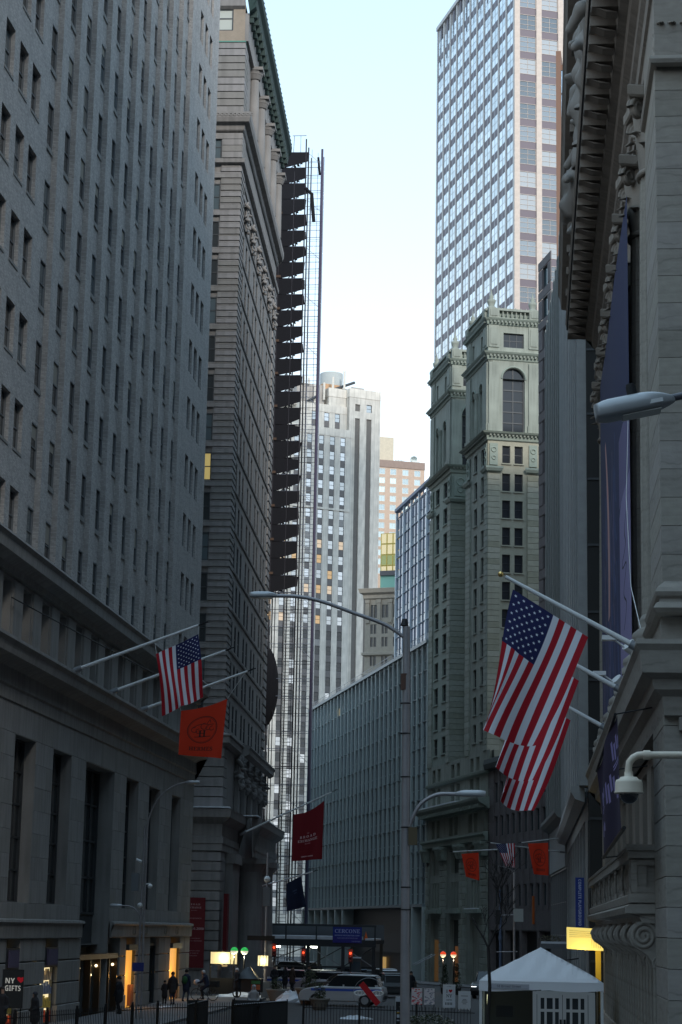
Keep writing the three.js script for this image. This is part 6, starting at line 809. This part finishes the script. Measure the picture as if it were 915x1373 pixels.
// ---------------------------------------------------------------- iron fence panels
{
  const pk = new MB().box(-.009, .009, .08, 1.1, -.009, .009).add(new THREE.ConeGeometry(.02, .09, 5), T(0, 1.14, 0)).geo(), post = new MB().box(-.04, .04, 0, 1.2, -.04, .04).add(new THREE.SphereGeometry(.055, 8, 6), T(0, 1.24, 0)).geo(); let n = 0;
  const run = (a, b, where) => { const L = Math.hypot(b[0] - a[0], b[1] - a[1]), k = Math.round(L / 2.3); for (let i = 0; i < k; i++) { const p = lerp([a[0], a[1]], [b[0], b[1]], i / k), w = L / k; const f = thing('iron_fence_panel', where, 'fence', [p[0], 0, p[1]], -Math.atan2(b[1] - a[1], b[0] - a[0]), where); mesh('post', post, mat.iron, f); for (const y of [.16, .95]) mesh('rail', new MB().box(0, w, y, y + .035, -.015, .015).geo(), mat.iron, f); for (let x = .14; x < w - .06; x += .145) { const q = mesh('picket', pk, mat.iron, f); q.position.x = x; } n++; } };
  run([-20.2, -70], [-15.7, -86.6], 'black iron picket fence panel in the row slanting past the shop windows'); run([-15.7, -86.6], [-11.6, -92], 'black iron picket fence panel before the pale hooded person'); run([-9.9, -91], [-2.2, -89], 'black iron picket fence panel between dark bin and the tent');
  for (const [x, z, l] of [[-14.6, -90.5, 'tall black sheet barrier beside the planter with snow'], [-11.9, -91.6, 'wide black sheet barrier next to the police car']]) { const w = x < -14 ? .45 : 1.2, t = thing('black_barrier', l, 'barrier', [x, 0, z]); mesh('panel', new MB().box(-w, w, .05, 1.2, -.03, .03).geo(), mat.black, t); for (const q of [-w, 0, w]) mesh('upright', new MB().box(q - .03, q + .03, 0, 1.28, .03, .08).geo(), mat.iron, t); mesh('rail', new MB().bar([-w, 1.0, .08], [w, 1.22, .08], .025, 6).geo(), mat.steel, t); }
}
// ---------------------------------------------------------------- white marquee tent
{
  const t = thing('marquee_tent', 'white peaked marquee tent with glazed double doors at the temple side', 'tent', [.55, 0, -75]), w = 2.2, pv = M(.88, .88, .9, { roughness: .55, side: THREE.DoubleSide }), P = (a, b) => { const m = Math.max(Math.abs(a), Math.abs(b)), h = 2.72 + 1.2 * Math.pow(1 - m, .86) - .05 * Math.sin(m * Math.PI) + .018 * Math.sin(a * 19 + b * 7) * m * (1 - m) * 4; return [a * w, h, b * w]; };
  const rf = new MB(), K = 24; for (let i = 0; i < K; i++) for (let j = 0; j < K; j++) { const f = q => q / K * 2 - 1; rf.quad(P(f(i), f(j + 1)), P(f(i + 1), f(j + 1)), P(f(i + 1), f(j)), P(f(i), f(j))); } const rm = mesh('roof_canopy', rf.geo(), pv, t); 
  const vp = (x, y, z) => [x, y + .035 * Math.sin(x * 2.2 + z) + (x > .0 && z > 2 ? .03 : 0), z]; const va = new MB(); for (let i = 0; i < 16; i++) { const a = -w + i * 2 * w / 16, b = a + 2 * w / 16; for (const z of [w + .01, -w - .01]) va.quad(vp(a, 2.4, z), vp(b, 2.4, z), [b, 2.74, z * .99], [a, 2.74, z * .99]); for (const x of [w + .01, -w - .01]) va.quad([x, 2.4, a], [x, 2.4, b], [x * .99, 2.74, b], [x * .99, 2.74, a]); } mesh('valance', va.geo(), pv, t);
  const tx = canvasTex(512, 64, (g, W, H) => { g.fillStyle = '#b9b9c0'; g.fillRect(0, 0, W, H); g.fillStyle = '#2a2a30'; g.font = '44px sans-serif'; g.textAlign = 'center'; g.fillText('18 Broad Street', W / 2, 47); }); const pl = mesh('printed_name', new THREE.PlaneGeometry(1.45, .18), M(1, 1, 1, { map: tx, roughness: .6 }), t); pl.position.set(-1.15, 2.55, w + .05); pl.rotation.z = -.01;
  for (const x of [-w + .06, w - .06]) for (const z of [-w + .06, w - .06]) mesh('corner_post', new MB().box(x - .05, x + .05, 0, 2.5, z - .05, z + .05).geo(), mat.white, t);
  const clear = new THREE.MeshPhysicalMaterial({ color: col(.75, .8, .78), transmission: 1, roughness: .08, thickness: 0, side: THREE.DoubleSide }); mesh('clear_wall', new MB().quad([-w + .12, .1, w - .08], [-.35, .1, w - .08], [-.35, 2.42, w - .08], [-w + .12, 2.42, w - .08]).geo(), clear, t); mesh('side_wall', new MB().quad([w - .08, .1, w - .1], [w - .08, .1, -w + .1], [w - .08, 2.42, -w + .1], [w - .08, 2.42, w - .1]).quad([-w + .08, .1, -w + .1], [-w + .08, .1, w - .1], [-w + .08, 2.42, w - .1], [-w + .08, 2.42, -w + .1]).geo(), clear, t); mesh('floor_panel', new MB().box(-w + .1, w - .1, .02, .16, -w + .1, w - .1).geo(), mat.winGrey, t); mesh('back_wall', new MB().box(-w + .1, w - .1, .16, 2.4, -w + .06, -w + .1).geo(), M(.06, .07, .07), t);
  const dw = mesh('door_frame', new MB().box(-.3, -.16, .1, 2.4, w - .1, w).box(1.66, 1.9, .1, 2.4, w - .1, w).box(-.16, 1.66, 2.3, 2.42, w - .1, w).geo(), M(.6, .58, .55), t); const dg = frameGeo(.88, 2.2, 3, 4, .12, .05); for (const x of [.3, 1.2]) { const d = mesh('door', dg, M(.6, .58, .55), t); d.position.set(x, .1, w - .06); mesh('pane', paneGeo(.84, 2.15), mat.glassDark, d); mesh('door_handle', new MB().box(x < .7 ? .34 : -.42, x < .7 ? .42 : -.34, .85, 1.35, .05, .1).geo(), mat.black, d); }
  mesh('interior_lamp', new MB().box(-1.95, -1.87, 1.0, 2.2, .4, .48).geo(), emis(1, .95, .6, .9), t); const pl2 = new THREE.PointLight(new THREE.Color(1, .93, .65), .35); pl2.position.set(-1.6, 1.8, .6); pl2.castShadow = true; t.add(pl2); mesh('dark_monitor', new MB().box(-1.6, -1.0, 1.45, 1.85, 1.2, 1.25).geo(), mat.black, t);
}
// ---------------------------------------------------------------- bare tree, planters, shrubs
{
  const t = thing('bare_tree', 'slender leafless street tree beside the white tent', 'tree', [-1.3, 0, -70]), tr = new MB(), bark = M(.035, .03, .028, { roughness: .95 }); let budget = 420; const br = new MB();
  const grow = (p, d, len, r, lev) => { if (budget-- < 0) return; const n = 3; let q = p, dir = d.slice(); for (let i = 0; i < n; i++) { dir = dir.map((v, k) => v + (rnd() - .5) * .22 + (k === 1 ? .04 : 0)); const l = Math.hypot(...dir); dir = dir.map(v => v / l); const e = q.map((v, k) => v + dir[k] * len / n); (lev < 1 ? tr : br).bar(q, e, r * (1 - .22 * i / n), 6, r * (1 - .22 * (i + 1) / n)); q = e; if (lev > 0 && lev < 5 && rnd() < .6) sub(q, dir, len * .55, r * .5, lev + 1); } if (lev < 5) { sub(q, dir, len * rr(.62, .8), r * .66, lev + 1); sub(q, dir, len * rr(.6, .78), r * .6, lev + 1); if (rnd() < .4) sub(q, dir, len * .6, r * .5, lev + 1); } };
  const sub = (p, d, len, r, lev) => { const a = rr(0, 6.28), s = rr(.45, .8), ax = [Math.cos(a) * s, rr(-.05, .35), Math.sin(a) * s]; const v = d.map((q, k) => q + ax[k]), l = Math.hypot(...v); grow(p, v.map(q => q / l), len, Math.max(.006, r), lev); };
  tr.bar([0, 0, 0], [.02, 1.5, 0], .075, 8, .065).bar([.02, 1.5, 0], [.08, 2.6, .02], .065, 8, .058).bar([.08, 2.6, .02], [.02, 3.9, 0], .058, 8, .05); grow([.02, 3.9, 0], [.45, .8, .1], 1.25, .042, 1); grow([.02, 3.9, 0], [-.4, .85, -.1], 1.15, .04, 1); grow([.04, 3.3, 0], [-.75, .6, .1], 1.2, .034, 1); grow([.06, 2.7, 0], [.7, .65, 0], .9, .028, 2);
  mesh('trunk', tr.geo(), bark, t); mesh('crown_branches', br.geo(), bark, t);
}
const leafMats = [M(.045, .07, .025), M(.06, .085, .035), M(.09, .09, .05), M(.03, .05, .02)];
function foliage(parent, cx, cy, cz, rx, ry, rz, n, sz, mats = leafMats) { mats.forEach((mt, q) => { const m = new MB(); for (let i = 0; i < n / mats.length; i++) { let x, y, z; do { x = rr(-1, 1); y = rr(-1, 1); z = rr(-1, 1); } while (x * x + y * y + z * z > 1 || x * x + y * y + z * z < .2); const p = [cx + x * rx, cy + y * ry, cz + z * rz], s = sz * rr(.6, 1.3), a = rr(0, 6.28), b = rr(-1, 1), u = [Math.cos(a) * s, b * s * .6, Math.sin(a) * s], v = [-Math.sin(a) * s * .5, s * .5 * (1 - Math.abs(b)), Math.cos(a) * s * .5]; m.quad(p.map((w, k) => w - u[k] * .5), p.map((w, k) => w + v[k] * .5), p.map((w, k) => w + u[k] * .5), p.map((w, k) => w - v[k] * .5)); } mesh('leaves', m.geo(), mt, parent).userData.kind = 'stuff'; }); }
{
  const pg = new THREE.LatheGeometry([[.42, 0], [.5, .1], [.72, .72], [.78, .74], [.78, .86], [.7, .86], [.66, .76], [0, .74]].map(q => new THREE.Vector2(...q)), 24), cn = stone(.24, .225, .2, texFine);
  for (const [x, z, l, k, s] of [[-15.3, -125, 'tan concrete planter with low dead plants beside the snow heap', .5, .85], [-12.9, -121.5, 'wide tan concrete planter with dark tall shrub before police car', 1, 1.1], [-11.4, -113, 'tan concrete planter with round shrub beside the black barrier', .7, .75]]) { const p = thing('planter', l, 'planter', [x, 0, z]); const b = mesh('bowl', pg, cn, p); b.scale.setScalar(s); mesh('stem', new MB().bar([0, .6 * s, 0], [0, 1.1 * s + k * .3, 0], .04, 6).geo(), leafMats[3], p); foliage(p, 0, .8 * s + k * .5, 0, .45 * s, .35 + k * .35, .45 * s, 420, .12); }
  const sh = thing('flowering_shrub', 'pale flecked rounded shrub before the tent', 'shrub', [-4.1, 0, -84]); mesh('stems', new MB().bar([0, 0, 0], [.2, .6, 0], .03, 5).bar([0, 0, 0], [-.5, .6, .1], .03, 5).bar([.3, 0, 0], [.7, .6, 0], .03, 5).geo(), leafMats[3], sh); foliage(sh, .15, .62, 0, 1.15, .5, .6, 2200, .1, [...leafMats, M(.3, .3, .26), M(.22, .2, .15)]);
  for (const [x, z, h, l] of [[-6.3, -160, 2.0, 'dark conical evergreen in a tub below the first red globe lamp'], [-5.3, -158, 2.1, 'dark conical evergreen in a tub below the second red globe lamp']]) { const p = thing('conical_evergreen', l, 'shrub', [x, gy(z), z]); mesh('tub', new MB().add(new THREE.CylinderGeometry(.35, .28, .5, 12), T(0, .25, 0)).geo(), mat.black, p); mesh('trunk', new MB().bar([0, .4, 0], [0, 1, 0], .05, 6).geo(), leafMats[3], p); for (let k = 0; k < 4; k++) foliage(p, 0, .7 + k * h * .22, 0, .42 - k * .085, .35, .42 - k * .085, 160, .13, [leafMats[3]]); }
}
snowPatch(-14.2, -124.5, 1.2, 1.0, .55, 'shovelled heap of dirty snow between the two wide planters', 1); snowPatch(-8.6, -103, .9, .7, .15, 'low snow heap on the road behind the fence', 2); snowPatch(-18.3, -131, 1.6, 1.1, .3, 'thin snow bank along the kerb by the subway sign', 3); snowPatch(-12.8, -131, 1.6, 1.0, .4, 'snow bank beside the police car front wheel', 4); snowPatch(-19.4, -109, 1.2, 4, .12, 'trodden snow strip on pavement below the orange window', 5);
// ---------------------------------------------------------------- signs and boards
function board(name, label, category, pos, w, h, draw, o = {}) { const t = thing(name, label, category, pos, o.ry || 0), tx = canvasTex(Math.round(256 * Math.min(1, w / h)), Math.round(256 * Math.min(1, h / w)), draw); mesh('panel', new MB().box(-w / 2, w / 2, o.y || .1, (o.y || .1) + h, -.04, 0).geo(), o.frame || mat.white, t); const f = mesh('printed_face', new THREE.PlaneGeometry(w * .96, h * .96), M(1, 1, 1, { map: tx, roughness: .7, ...(o.glow ? { emissive: col(1, 1, 1), emissiveMap: tx, emissiveIntensity: o.glow } : {}) }), t); f.position.set(0, (o.y || .1) + h / 2, .006); if (!o.noleg) for (const s of [-1, 1]) mesh('leg', new MB().bar([s * w * .4, 0, -.3], [s * w * .4, h * .8, -.05], .02, 5).geo(), o.frame || mat.white, t); return t; }
board('gift_shop_board', 'white sandwich board with red heart lettering beside the posters', 'sign board', [-4.4, 0, -118], .72, 1.3, (g, w, h) => { g.fillStyle = '#d8dade'; g.fillRect(0, 0, w, h); g.fillStyle = '#1a1a1e'; g.textAlign = 'center'; g.font = '11px sans-serif'; g.fillText('ICE CREAM', w / 2, 22); g.font = 'bold 48px serif'; g.fillText('I', w * .32, 88); g.fillText('NY', w / 2, 142); g.font = 'bold 22px serif'; g.fillText('GIFTS', w / 2, 180); g.fillStyle = '#c01020'; g.beginPath(); g.moveTo(w * .62, 88); g.bezierCurveTo(w * .35, 62, w * .5, 42, w * .62, 58); g.bezierCurveTo(w * .74, 42, w * .9, 62, w * .62, 88); g.fill(); g.fillStyle = '#555'; for (let k = 0; k < 5; k++) g.fillRect(w * .18 + k * 18, 200, 10, 30); });
board('white_board', 'plain white sandwich board with small lettering beside heart board', 'sign board', [-3.45, 0, -116], .7, 1.0, (g, w, h) => { g.fillStyle = '#cfd3d8'; g.fillRect(0, 0, w, h); g.fillStyle = '#444'; for (const [y, a] of [[60, .6], [110, .3], [130, .4], [150, .5], [175, .3]]) g.fillRect(w * (.5 - a / 2), y, w * a, 8); });
for (const [x, c, l] of [[-6.05, '#c8404c', 'red printed poster rack board behind the fence'], [-5.35, '#8a8a98', 'grey white printed poster rack board behind the fence']]) board('poster_board', l, 'poster', [x, 0, -114], .62, .95, (g, w, h) => { g.fillStyle = '#d9d0d4'; g.fillRect(0, 0, w, h); for (let i = 0; i < 60; i++) { g.fillStyle = i % 3 ? c : '#ddd'; g.fillRect(hash(i, 1, 3) * w, hash(i, 2, 3) * h, 14 + 26 * hash(i, 3, 3), 6 + 12 * hash(i, 4, 3)); } }, { y: .35, frame: mat.iron });
board('black_board', 'black and white sandwich board in front of the lamp post foot', 'sign board', [-5.75, 0, -95], .55, 1.3, (g, w, h) => { g.fillStyle = '#16181c'; g.fillRect(0, 0, w, h); g.fillStyle = '#b8bcc4'; g.fillRect(0, 0, w, 42); g.fillRect(6, 120, w - 12, 14); g.fillRect(6, 160, w - 12, 30); g.fillRect(6, 210, w - 12, 10); g.fillStyle = '#c8a040'; g.fillRect(6, 140, w - 12, 8); g.fillStyle = '#eee'; g.font = '14px sans-serif'; g.fillText('OPEN', 30, 95); });
board('gift_shop_sign', 'dark framed gift shop sign with red heart beside lit shop display', 'sign', [-20.4, 0, -80], .85, 1.5, (g, w, h) => { g.fillStyle = '#15181a'; g.fillRect(0, 0, w, h); g.fillStyle = '#e8e4d8'; g.font = 'bold 52px sans-serif'; g.fillText('NY', 14, 90); g.fillText('GIFTS', 14, 142, w - 28); g.fillStyle = '#c01424'; const X = 128, Y = 86; g.beginPath(); g.moveTo(X, Y); g.bezierCurveTo(X - 46, Y - 28, X - 22, Y - 52, X, Y - 34); g.bezierCurveTo(X + 22, Y - 52, X + 46, Y - 28, X, Y); g.fill(); }, { y: 1.1, frame: mat.iron, ry: R(4), glow: .12 });
{ // round sign with a red diagonal bar hung behind the fence
  const t = thing('round_bar_sign', 'round clear sign with white curls and a red diagonal bar', 'sign', [-7.9, 0, -103]); mesh('ring', new MB().add(new THREE.TorusGeometry(.78, .012, 5, 40), T(0, 1.25, 0)).geo(), mat.steel, t); mesh('red_bar', new MB().add(new THREE.BoxGeometry(.3, 1.35, .03), T(.05, 1.25, .03, 0, 0, .72)).geo(), mat.red, t); for (const s of [-1, 1]) mesh('white_curl', new MB().add(new THREE.TorusGeometry(.22, .05, 6, 20), T(s * .45, 1.27, 0, 0, 0, 0, [1.25, .55, 1])).add(new THREE.TorusGeometry(.1, .03, 6, 16), T(s * .45, 1.27, 0)).geo(), mat.white, t); mesh('post', new MB().bar([0, 0, -.03], [0, .5, -.03], .03, 6).geo(), mat.iron, t);
}
// ---------------------------------------------------------------- pavement shed with sign
{
  const z = -165, g0 = gy(z), t = thing('pavement_shed', 'dark timber pavement shed with snow on its deck along the skyscraper', 'shed', [-17, g0, z]), wd = M(.05, .055, .06, { map: texFine }), dy = -g0;
  mesh('deck', new MB().box(-5, 4.9, dy + 3.25, dy + 3.55, -9, .3).geo(), wd, t); mesh('fascia', new MB().box(-5, 4.9, dy + 3.0, dy + 3.3, .3, .36).geo(), wd, t); mesh('deck_snow', new MB().box(-4.9, 3.2, dy + 3.55, dy + 3.82, -8, .2).box(4.0, 4.85, dy + 3.55, dy + 3.7, -6, .2).geo(), mat.snow, t);
  for (const x of [-4.8, -2.5, 0, 2.4, 4.8]) { mesh('rail_post', new MB().box(x - .06, x + .06, dy + 3.5, dy + 4.75, .1, .25).geo(), wd, t); } mesh('top_rail', new MB().box(-5, 4.9, dy + 4.6, dy + 4.75, .12, .24).geo(), wd, t); mesh('back_fence', new MB().box(-5, 4.9, dy + 3.5, dy + 4.8, -9, -8.9).geo(), M(.12, .13, .14), t);
  for (const x of [-4.9, -.65, 2.2, 4.7]) for (const zz of [.15, -8.6]) mesh('post', new MB().box(x - .13, x + .13, 0, dy + 3.25, zz - .13, zz + .13).geo(), wd, t); for (const [a, b] of [[-4.9, -.65], [-.65, 2.2], [2.2, 4.7]]) { mesh('cross_brace', new MB().bar([a, dy + 3, .2], [b, dy + 1.4, .2], .04, 5).geo(), mat.steel, t); mesh('cross_brace', new MB().bar([a, dy + 1.4, .1], [b, dy + 3, .1], .04, 5).geo(), wd, t); }
  mesh('beam', new MB().box(-5, 4.9, dy + 1.3, dy + 1.45, -.05, .05).geo(), wd, t);
  for (const [x, l] of [[-4.0, 0], [-.95, 1]]) { const f = mesh('tube_lamp', new MB().box(x, x + .9, dy + 2.85, dy + 3.0, -1.2, -.9).geo(), emis(.95, 1, .85, 6), t); const p = new THREE.PointLight(new THREE.Color(.95, 1, .85), 5); p.position.set(x + .45, dy + 2.75, -1.05); p.castShadow = true; t.add(p); }
  const s = thing('contractor_sign', 'blue and violet contractor sign mounted on the snowy shed', 'sign', [-14.45, 3.3, -164.6]); mesh('panel', new MB().box(-1.2, 1.2, 0, 1.3, -.05, 0).geo(), mat.winDark, s); const tx = canvasTex(512, 280, (g, w, h) => { g.fillStyle = '#1c2f8c'; g.fillRect(0, 0, w, h * .62); g.fillStyle = '#2c2a86'; g.fillRect(0, h * .62, w, h * .38); g.fillStyle = '#a8b4e0'; g.font = 'bold 92px serif'; g.textAlign = 'center'; g.fillText('CERCONE', w / 2, 105, w * .94); g.font = 'bold 30px sans-serif'; g.fillText('EXTERIOR RESTORATION CORP.', w / 2, 160, w * .9); g.font = '26px sans-serif'; g.fillText('WWW.CERCONEEXTERIOR.COM', w / 2, 205, w * .9); g.fillText('718.706.9050', w * .8, 262); }); const f = mesh('printed_face', new THREE.PlaneGeometry(2.36, 1.26), M(1, 1, 1, { map: tx, roughness: .6 }), s); f.position.set(0, .65, .01);
  const cn = thing('traffic_cone', 'orange traffic cone standing on the snowy shed deck', 'cone', [-13.0, 3.55, -165.5]); mesh('cone', new MB().add(new THREE.ConeGeometry(.18, .7, 12), T(0, .38, 0)).geo(), M(.7, .12, .02), cn); mesh('foot', new MB().box(-.22, .22, 0, .05, -.22, .22).geo(), mat.black, cn);
}
// ---------------------------------------------------------------- subway entrance, lit boxes, globe lamps, signals
function glowLamp(parent, pos, colr, k) { const p = new THREE.PointLight(new THREE.Color(...colr), k); p.position.set(...pos); p.castShadow = true; parent.add(p); }
{
  const s = thing('subway_entrance_sign', 'lit cream subway panel on dark posts by the stone skyscraper', 'sign', [-19.9, 0, -133.5]); mesh('frame', new MB().box(-.95, .95, 1.95, 2.85, -.12, 0).geo(), mat.iron, s); mesh('lit_panel', new MB().box(-.88, .88, 2.02, 2.78, 0, .02).geo(), emis(1, .84, .45, .42), s); mesh('panel_bar', new MB().box(.42, .46, 2.02, 2.78, .02, .04).geo(), mat.iron, s); for (const x of [-.9, .9]) mesh('post', new MB().bar([x, 0, -.06], [x, 2, -.06], .05, 6).geo(), mat.iron, s); mesh('railing', new MB().box(-.95, .95, .05, 1.1, -.4, -.36).geo(), mat.iron, s); glowLamp(s, [0, 2.4, .2], [1, .84, .45], 5);
  for (const [x, l] of [[-19.0, 'green topped globe lamp nearest the lit subway panel'], [-18.35, 'green topped globe lamp on the taller post beside subway panel']]) { const g = thing('globe_lamp', l, 'lamp', [x, 0, -132 + (x > -18.6 ? -.2 : 0)], 0, 'green globe lamps of the subway stair'); mesh('post', new MB().bar([0, 0, 0], [0, 2.75, 0], .05, 8).geo(), mat.iron, g); mesh('upper_globe', new MB().add(new THREE.SphereGeometry(.24, 16, 8, 0, 6.2832, 0, Math.PI / 2), T(0, 2.9, 0)).geo(), emis(.05, .8, .15, .3), g); mesh('lower_globe', new MB().add(new THREE.SphereGeometry(.24, 16, 8, 0, 6.2832, Math.PI / 2, Math.PI / 2), T(0, 2.89, 0)).geo(), emis(1, .95, .7, .42), g); glowLamp(g, [0, 2.5, .1], [1, .95, .7], 1.5); }
  const b = thing('lit_news_box', 'small lit signal box on a pole by the pavement shed', 'sign', [-16.75, 0, -130.5]); mesh('pole', new MB().bar([0, 0, 0], [0, 9.2, 0], .07, 8).geo(), galv, b); mesh('lit_panel', new MB().box(-.45, .2, 2.0, 2.65, .08, .2).geo(), emis(1, .86, .5, .45), b); for (const x of [-.33, -.12, .06]) mesh('panel_bar', new MB().box(x, x + .03, 2.0, 2.65, .2, .22).geo(), mat.iron, b); mesh('white_lamp', new MB().add(new THREE.SphereGeometry(.22, 10, 8), T(0, 7.5, 0)).geo(), mat.white, b); mesh('equipment_box', new MB().box(-.25, .2, 5.8, 7, -.1, .15).geo(), mat.winGrey, b); mesh('street_sign', new MB().box(-1.2, .6, 3.6, 3.9, .08, .11).geo(), mat.iron, b); mesh('foot', new MB().box(-.2, .4, 0, 1.0, -.2, .2).geo(), mat.winGrey, b); glowLamp(b, [-.1, 2.3, .4], [1, .86, .5], 2);
  for (const [x, l] of [[-6.7, 'red topped globe lamp nearest the blue glass slab'], [-5.85, 'red topped globe lamp further from the blue glass slab']]) { const z = -166, g = thing('globe_lamp', l, 'lamp', [x, gy(z), z], 0, 'red globe lamps before the green stone building'); mesh('post', new MB().bar([0, 0, 0], [0, 2.85, 0], .05, 8).geo(), mat.iron, g); mesh('upper_globe', new MB().add(new THREE.SphereGeometry(.24, 16, 8, 0, 6.2832, 0, Math.PI / 2), T(0, 3.05, 0)).geo(), emis(1, .08, .02, .5), g); mesh('lower_globe', new MB().add(new THREE.SphereGeometry(.24, 16, 8, 0, 6.2832, Math.PI / 2, Math.PI / 2), T(0, 3.04, 0)).geo(), emis(1, .8, .5, .5), g); glowLamp(g, [0, 2.6, .1], [1, .75, .5], 1.5); }
  const k = thing('street_kiosk', 'dark advertising kiosk slab beyond the police car', 'kiosk', [-12.7, gy(-152), -152]); mesh('cabinet', new MB().box(-.42, .42, 0, 2.6, -.15, .15).geo(), mat.winDark, k); mesh('screen', new MB().box(-.36, .36, .5, 2.35, .15, .17).geo(), M(.05, .07, .09, { roughness: .1 }), k); mesh('cap', new MB().box(-.44, .44, 2.6, 2.7, -.17, .17).geo(), mat.snow, k);
  const c = thing('food_cart', 'dark covered street cart with goods beside the subway sign', 'cart', [-17.3, .13, -126.5]); mesh('body', new MB().box(-.9, .9, .35, 1.15, -.5, .5).geo(), mat.black, c); mesh('cover', new MB().add(new THREE.CylinderGeometry(.2, .95, .7, 4, 1), T(0, 1.5, 0, 0, Math.PI / 4)).geo(), mat.winDark, c); mesh('goods', new MB().box(.3, .85, .5, .8, .5, .55).geo(), M(.4, .12, .05), c); mesh('goods', new MB().box(.3, .85, .85, 1.05, .5, .55).geo(), M(.05, .2, .08), c); for (const x of [-.6, .6]) { const w = mesh('wheel', new THREE.TorusGeometry(.24, .04, 6, 16), mat.black, c); w.position.set(x, .26, .52); }
  const sp = thing('signal_pole', 'grey signal pole with square cabinet behind the tent', 'traffic signal', [-.75, gy(-136), -136]); mesh('pole', new MB().bar([0, 0, 0], [0, 8.6, 0], .08, 8).geo(), galv, sp); mesh('cabinet', new MB().box(-.05, .6, 5.2, 6.05, .05, .4).geo(), M(.4, .42, .4), sp); mesh('arm', new MB().bar([-.9, 5.6, 0], [0, 5.65, 0], .04, 6).bar([-1.2, 3.2, 0], [.2, 3.25, 0], .04, 6).geo(), galv, sp); mesh('signal_head', new MB().box(-1.25, -.95, 5, 5.95, -.1, .15).geo(), mat.black, sp); mesh('lamp_arm', tube([[0, 8.2, 0], [-.2, 8.6, 0], [-.7, 8.8, 0], [-1.1, 8.85, 0]], .03), galv, sp); mesh('red_sign', new MB().box(-.6, .1, .9, 1.6, .1, .13).geo(), M(.4, .02, .03), sp);
  const s2 = thing('signal_pole', 'slim blue grey pole between the tent and green building', 'street pole', [-1.75, gy(-142), -142]); mesh('pole', new MB().bar([0, 0, 0], [0, 7.5, 0], .09, 8).geo(), M(.1, .13, .2), s2); mesh('collar', new MB().add(new THREE.CylinderGeometry(.14, .14, .3, 10), T(0, 4.2, 0)).geo(), M(.1, .13, .2), s2);
  for (const [x, z, y, l] of [[-19.6, -158, 3.3, 'red traffic light under the left end of the shed'], [-17.5, -160, 2.95, 'red traffic light in the middle below the shed deck'], [-12.9, -150, 2.95, 'single red traffic light on a slim post beside the kiosk']]) { const t = thing('traffic_light', l, 'traffic light', [x, gy(z), z]); mesh('post', new MB().bar([0, 0, -.1], [0, y + .4, -.1], .05, 6).geo(), mat.iron, t); mesh('housing', new MB().box(-.16, .16, y - .75, y + .3, -.1, .08).geo(), mat.black, t); const lm = mesh('red_lamp', new MB().add(new THREE.SphereGeometry(.09, 10, 8), T(0, y, .09)).geo(), emis(1, .09, .03, 1.2), t); for (const q of [.3, .6]) mesh('dark_lamp', new MB().add(new THREE.SphereGeometry(.1, 8, 6), T(0, y - q, .07)).geo(), mat.black, t); glowLamp(t, [0, y, .35], [1, .1, .05], .6); }
}
// ---------------------------------------------------------------- shop signs on the finned blocks
{
  const y = thing('yellow_lit_canopy', 'glowing yellow angular canopy sign under the temple balcony end', 'sign', [2.1, 3.72, -97.5]); const sh = new THREE.Shape(); sh.moveTo(-.15, 0); sh.lineTo(1.75, -.08); sh.lineTo(1.75, .45); sh.lineTo(1.25, .95); sh.lineTo(-.15, 1.0); sh.closePath(); mesh('lit_box', new THREE.ExtrudeGeometry(sh, { depth: 1.2, bevelEnabled: false }), emis(1, .8, .22, .5), y); const gr = new MB(); for (let k = 0; k < 4; k++) gr.bar([-.05, .55 + k * .1, 1.21], [1.3, .55 + k * .07, 1.21], .008, 4); for (let k = 0; k < 6; k++) gr.bar([1.0 + k * .1, .05, 1.21], [1.0 + k * .1, .6 - k * .03, 1.21], .008, 4); mesh('grid_lines', gr.geo(), M(.4, .28, .03), y); mesh('post', new MB().box(1.2, 1.45, -3.7, 0, .2, .5).geo(), emis(1, .7, .08, .04), y); glowLamp(y, [.6, -.3, 1.6], [1, .75, .2], 5);
  const b = thing('vertical_blue_sign', 'blue vertical blade sign with white lettering above yellow canopy', 'sign', [2.97, 4.75, -112]); mesh('panel', new MB().box(-.24, .24, 0, 2.7, -.1, 0).geo(), M(.03, .07, .4), b); const tx = canvasTex(96, 540, (g, w, h) => { g.fillStyle = '#1c3a94'; g.fillRect(0, 0, w, h); g.fillStyle = '#c8d4ee'; g.font = 'bold 46px sans-serif'; g.translate(w / 2, h / 2); g.rotate(Math.PI / 2); g.textAlign = 'center'; g.fillText('COMPLETE PLAYGROUND', 0, 16, h * .95); }); const f = mesh('printed_face', new THREE.PlaneGeometry(.46, 2.66), M(1, 1, 1, { map: tx, roughness: .5 }), b); f.position.set(0, 1.35, .01);
  const a = thing('snowy_awning', 'grey street awning with snow and dry grasses before mauve building', 'awning', [2.0, 3.3, -150]); mesh('slab', new MB().box(-.9, 1.1, 0, .35, -3, 0).geo(), M(.16, .17, .18), a); mesh('snow', new MB().box(-.85, 1.1, .35, .5, -2.6, -.05).geo(), mat.snow, a); mesh('post', new MB().box(-.6, -.45, -3.6, 0, -.3, -.15).geo(), mat.winDark, a); foliage(a, -.2, .65, -2, .9, .35, .8, 300, .14, [M(.12, .1, .06), M(.08, .07, .04)]);
  const w = thing('yellow_awning', 'curved yellow striped awning behind the tent peak', 'awning', [1.2, 2.1, -120]); mesh('fabric', tube([[-.5, 0, 0], [.2, .25, 0], [.9, .75, 0]], .09, 12), M(.55, .4, .06), w); mesh('fabric_edge', tube([[-.3, -.3, .2], [.5, -.1, .2], [1.3, .55, .2]], .1, 12), M(.6, .45, .08), w); mesh('bracket', new MB().bar([.9, .75, 0], [1.9, .9, 0], .04, 5).geo(), mat.iron, w);
}
renderer.render(scene, camera);
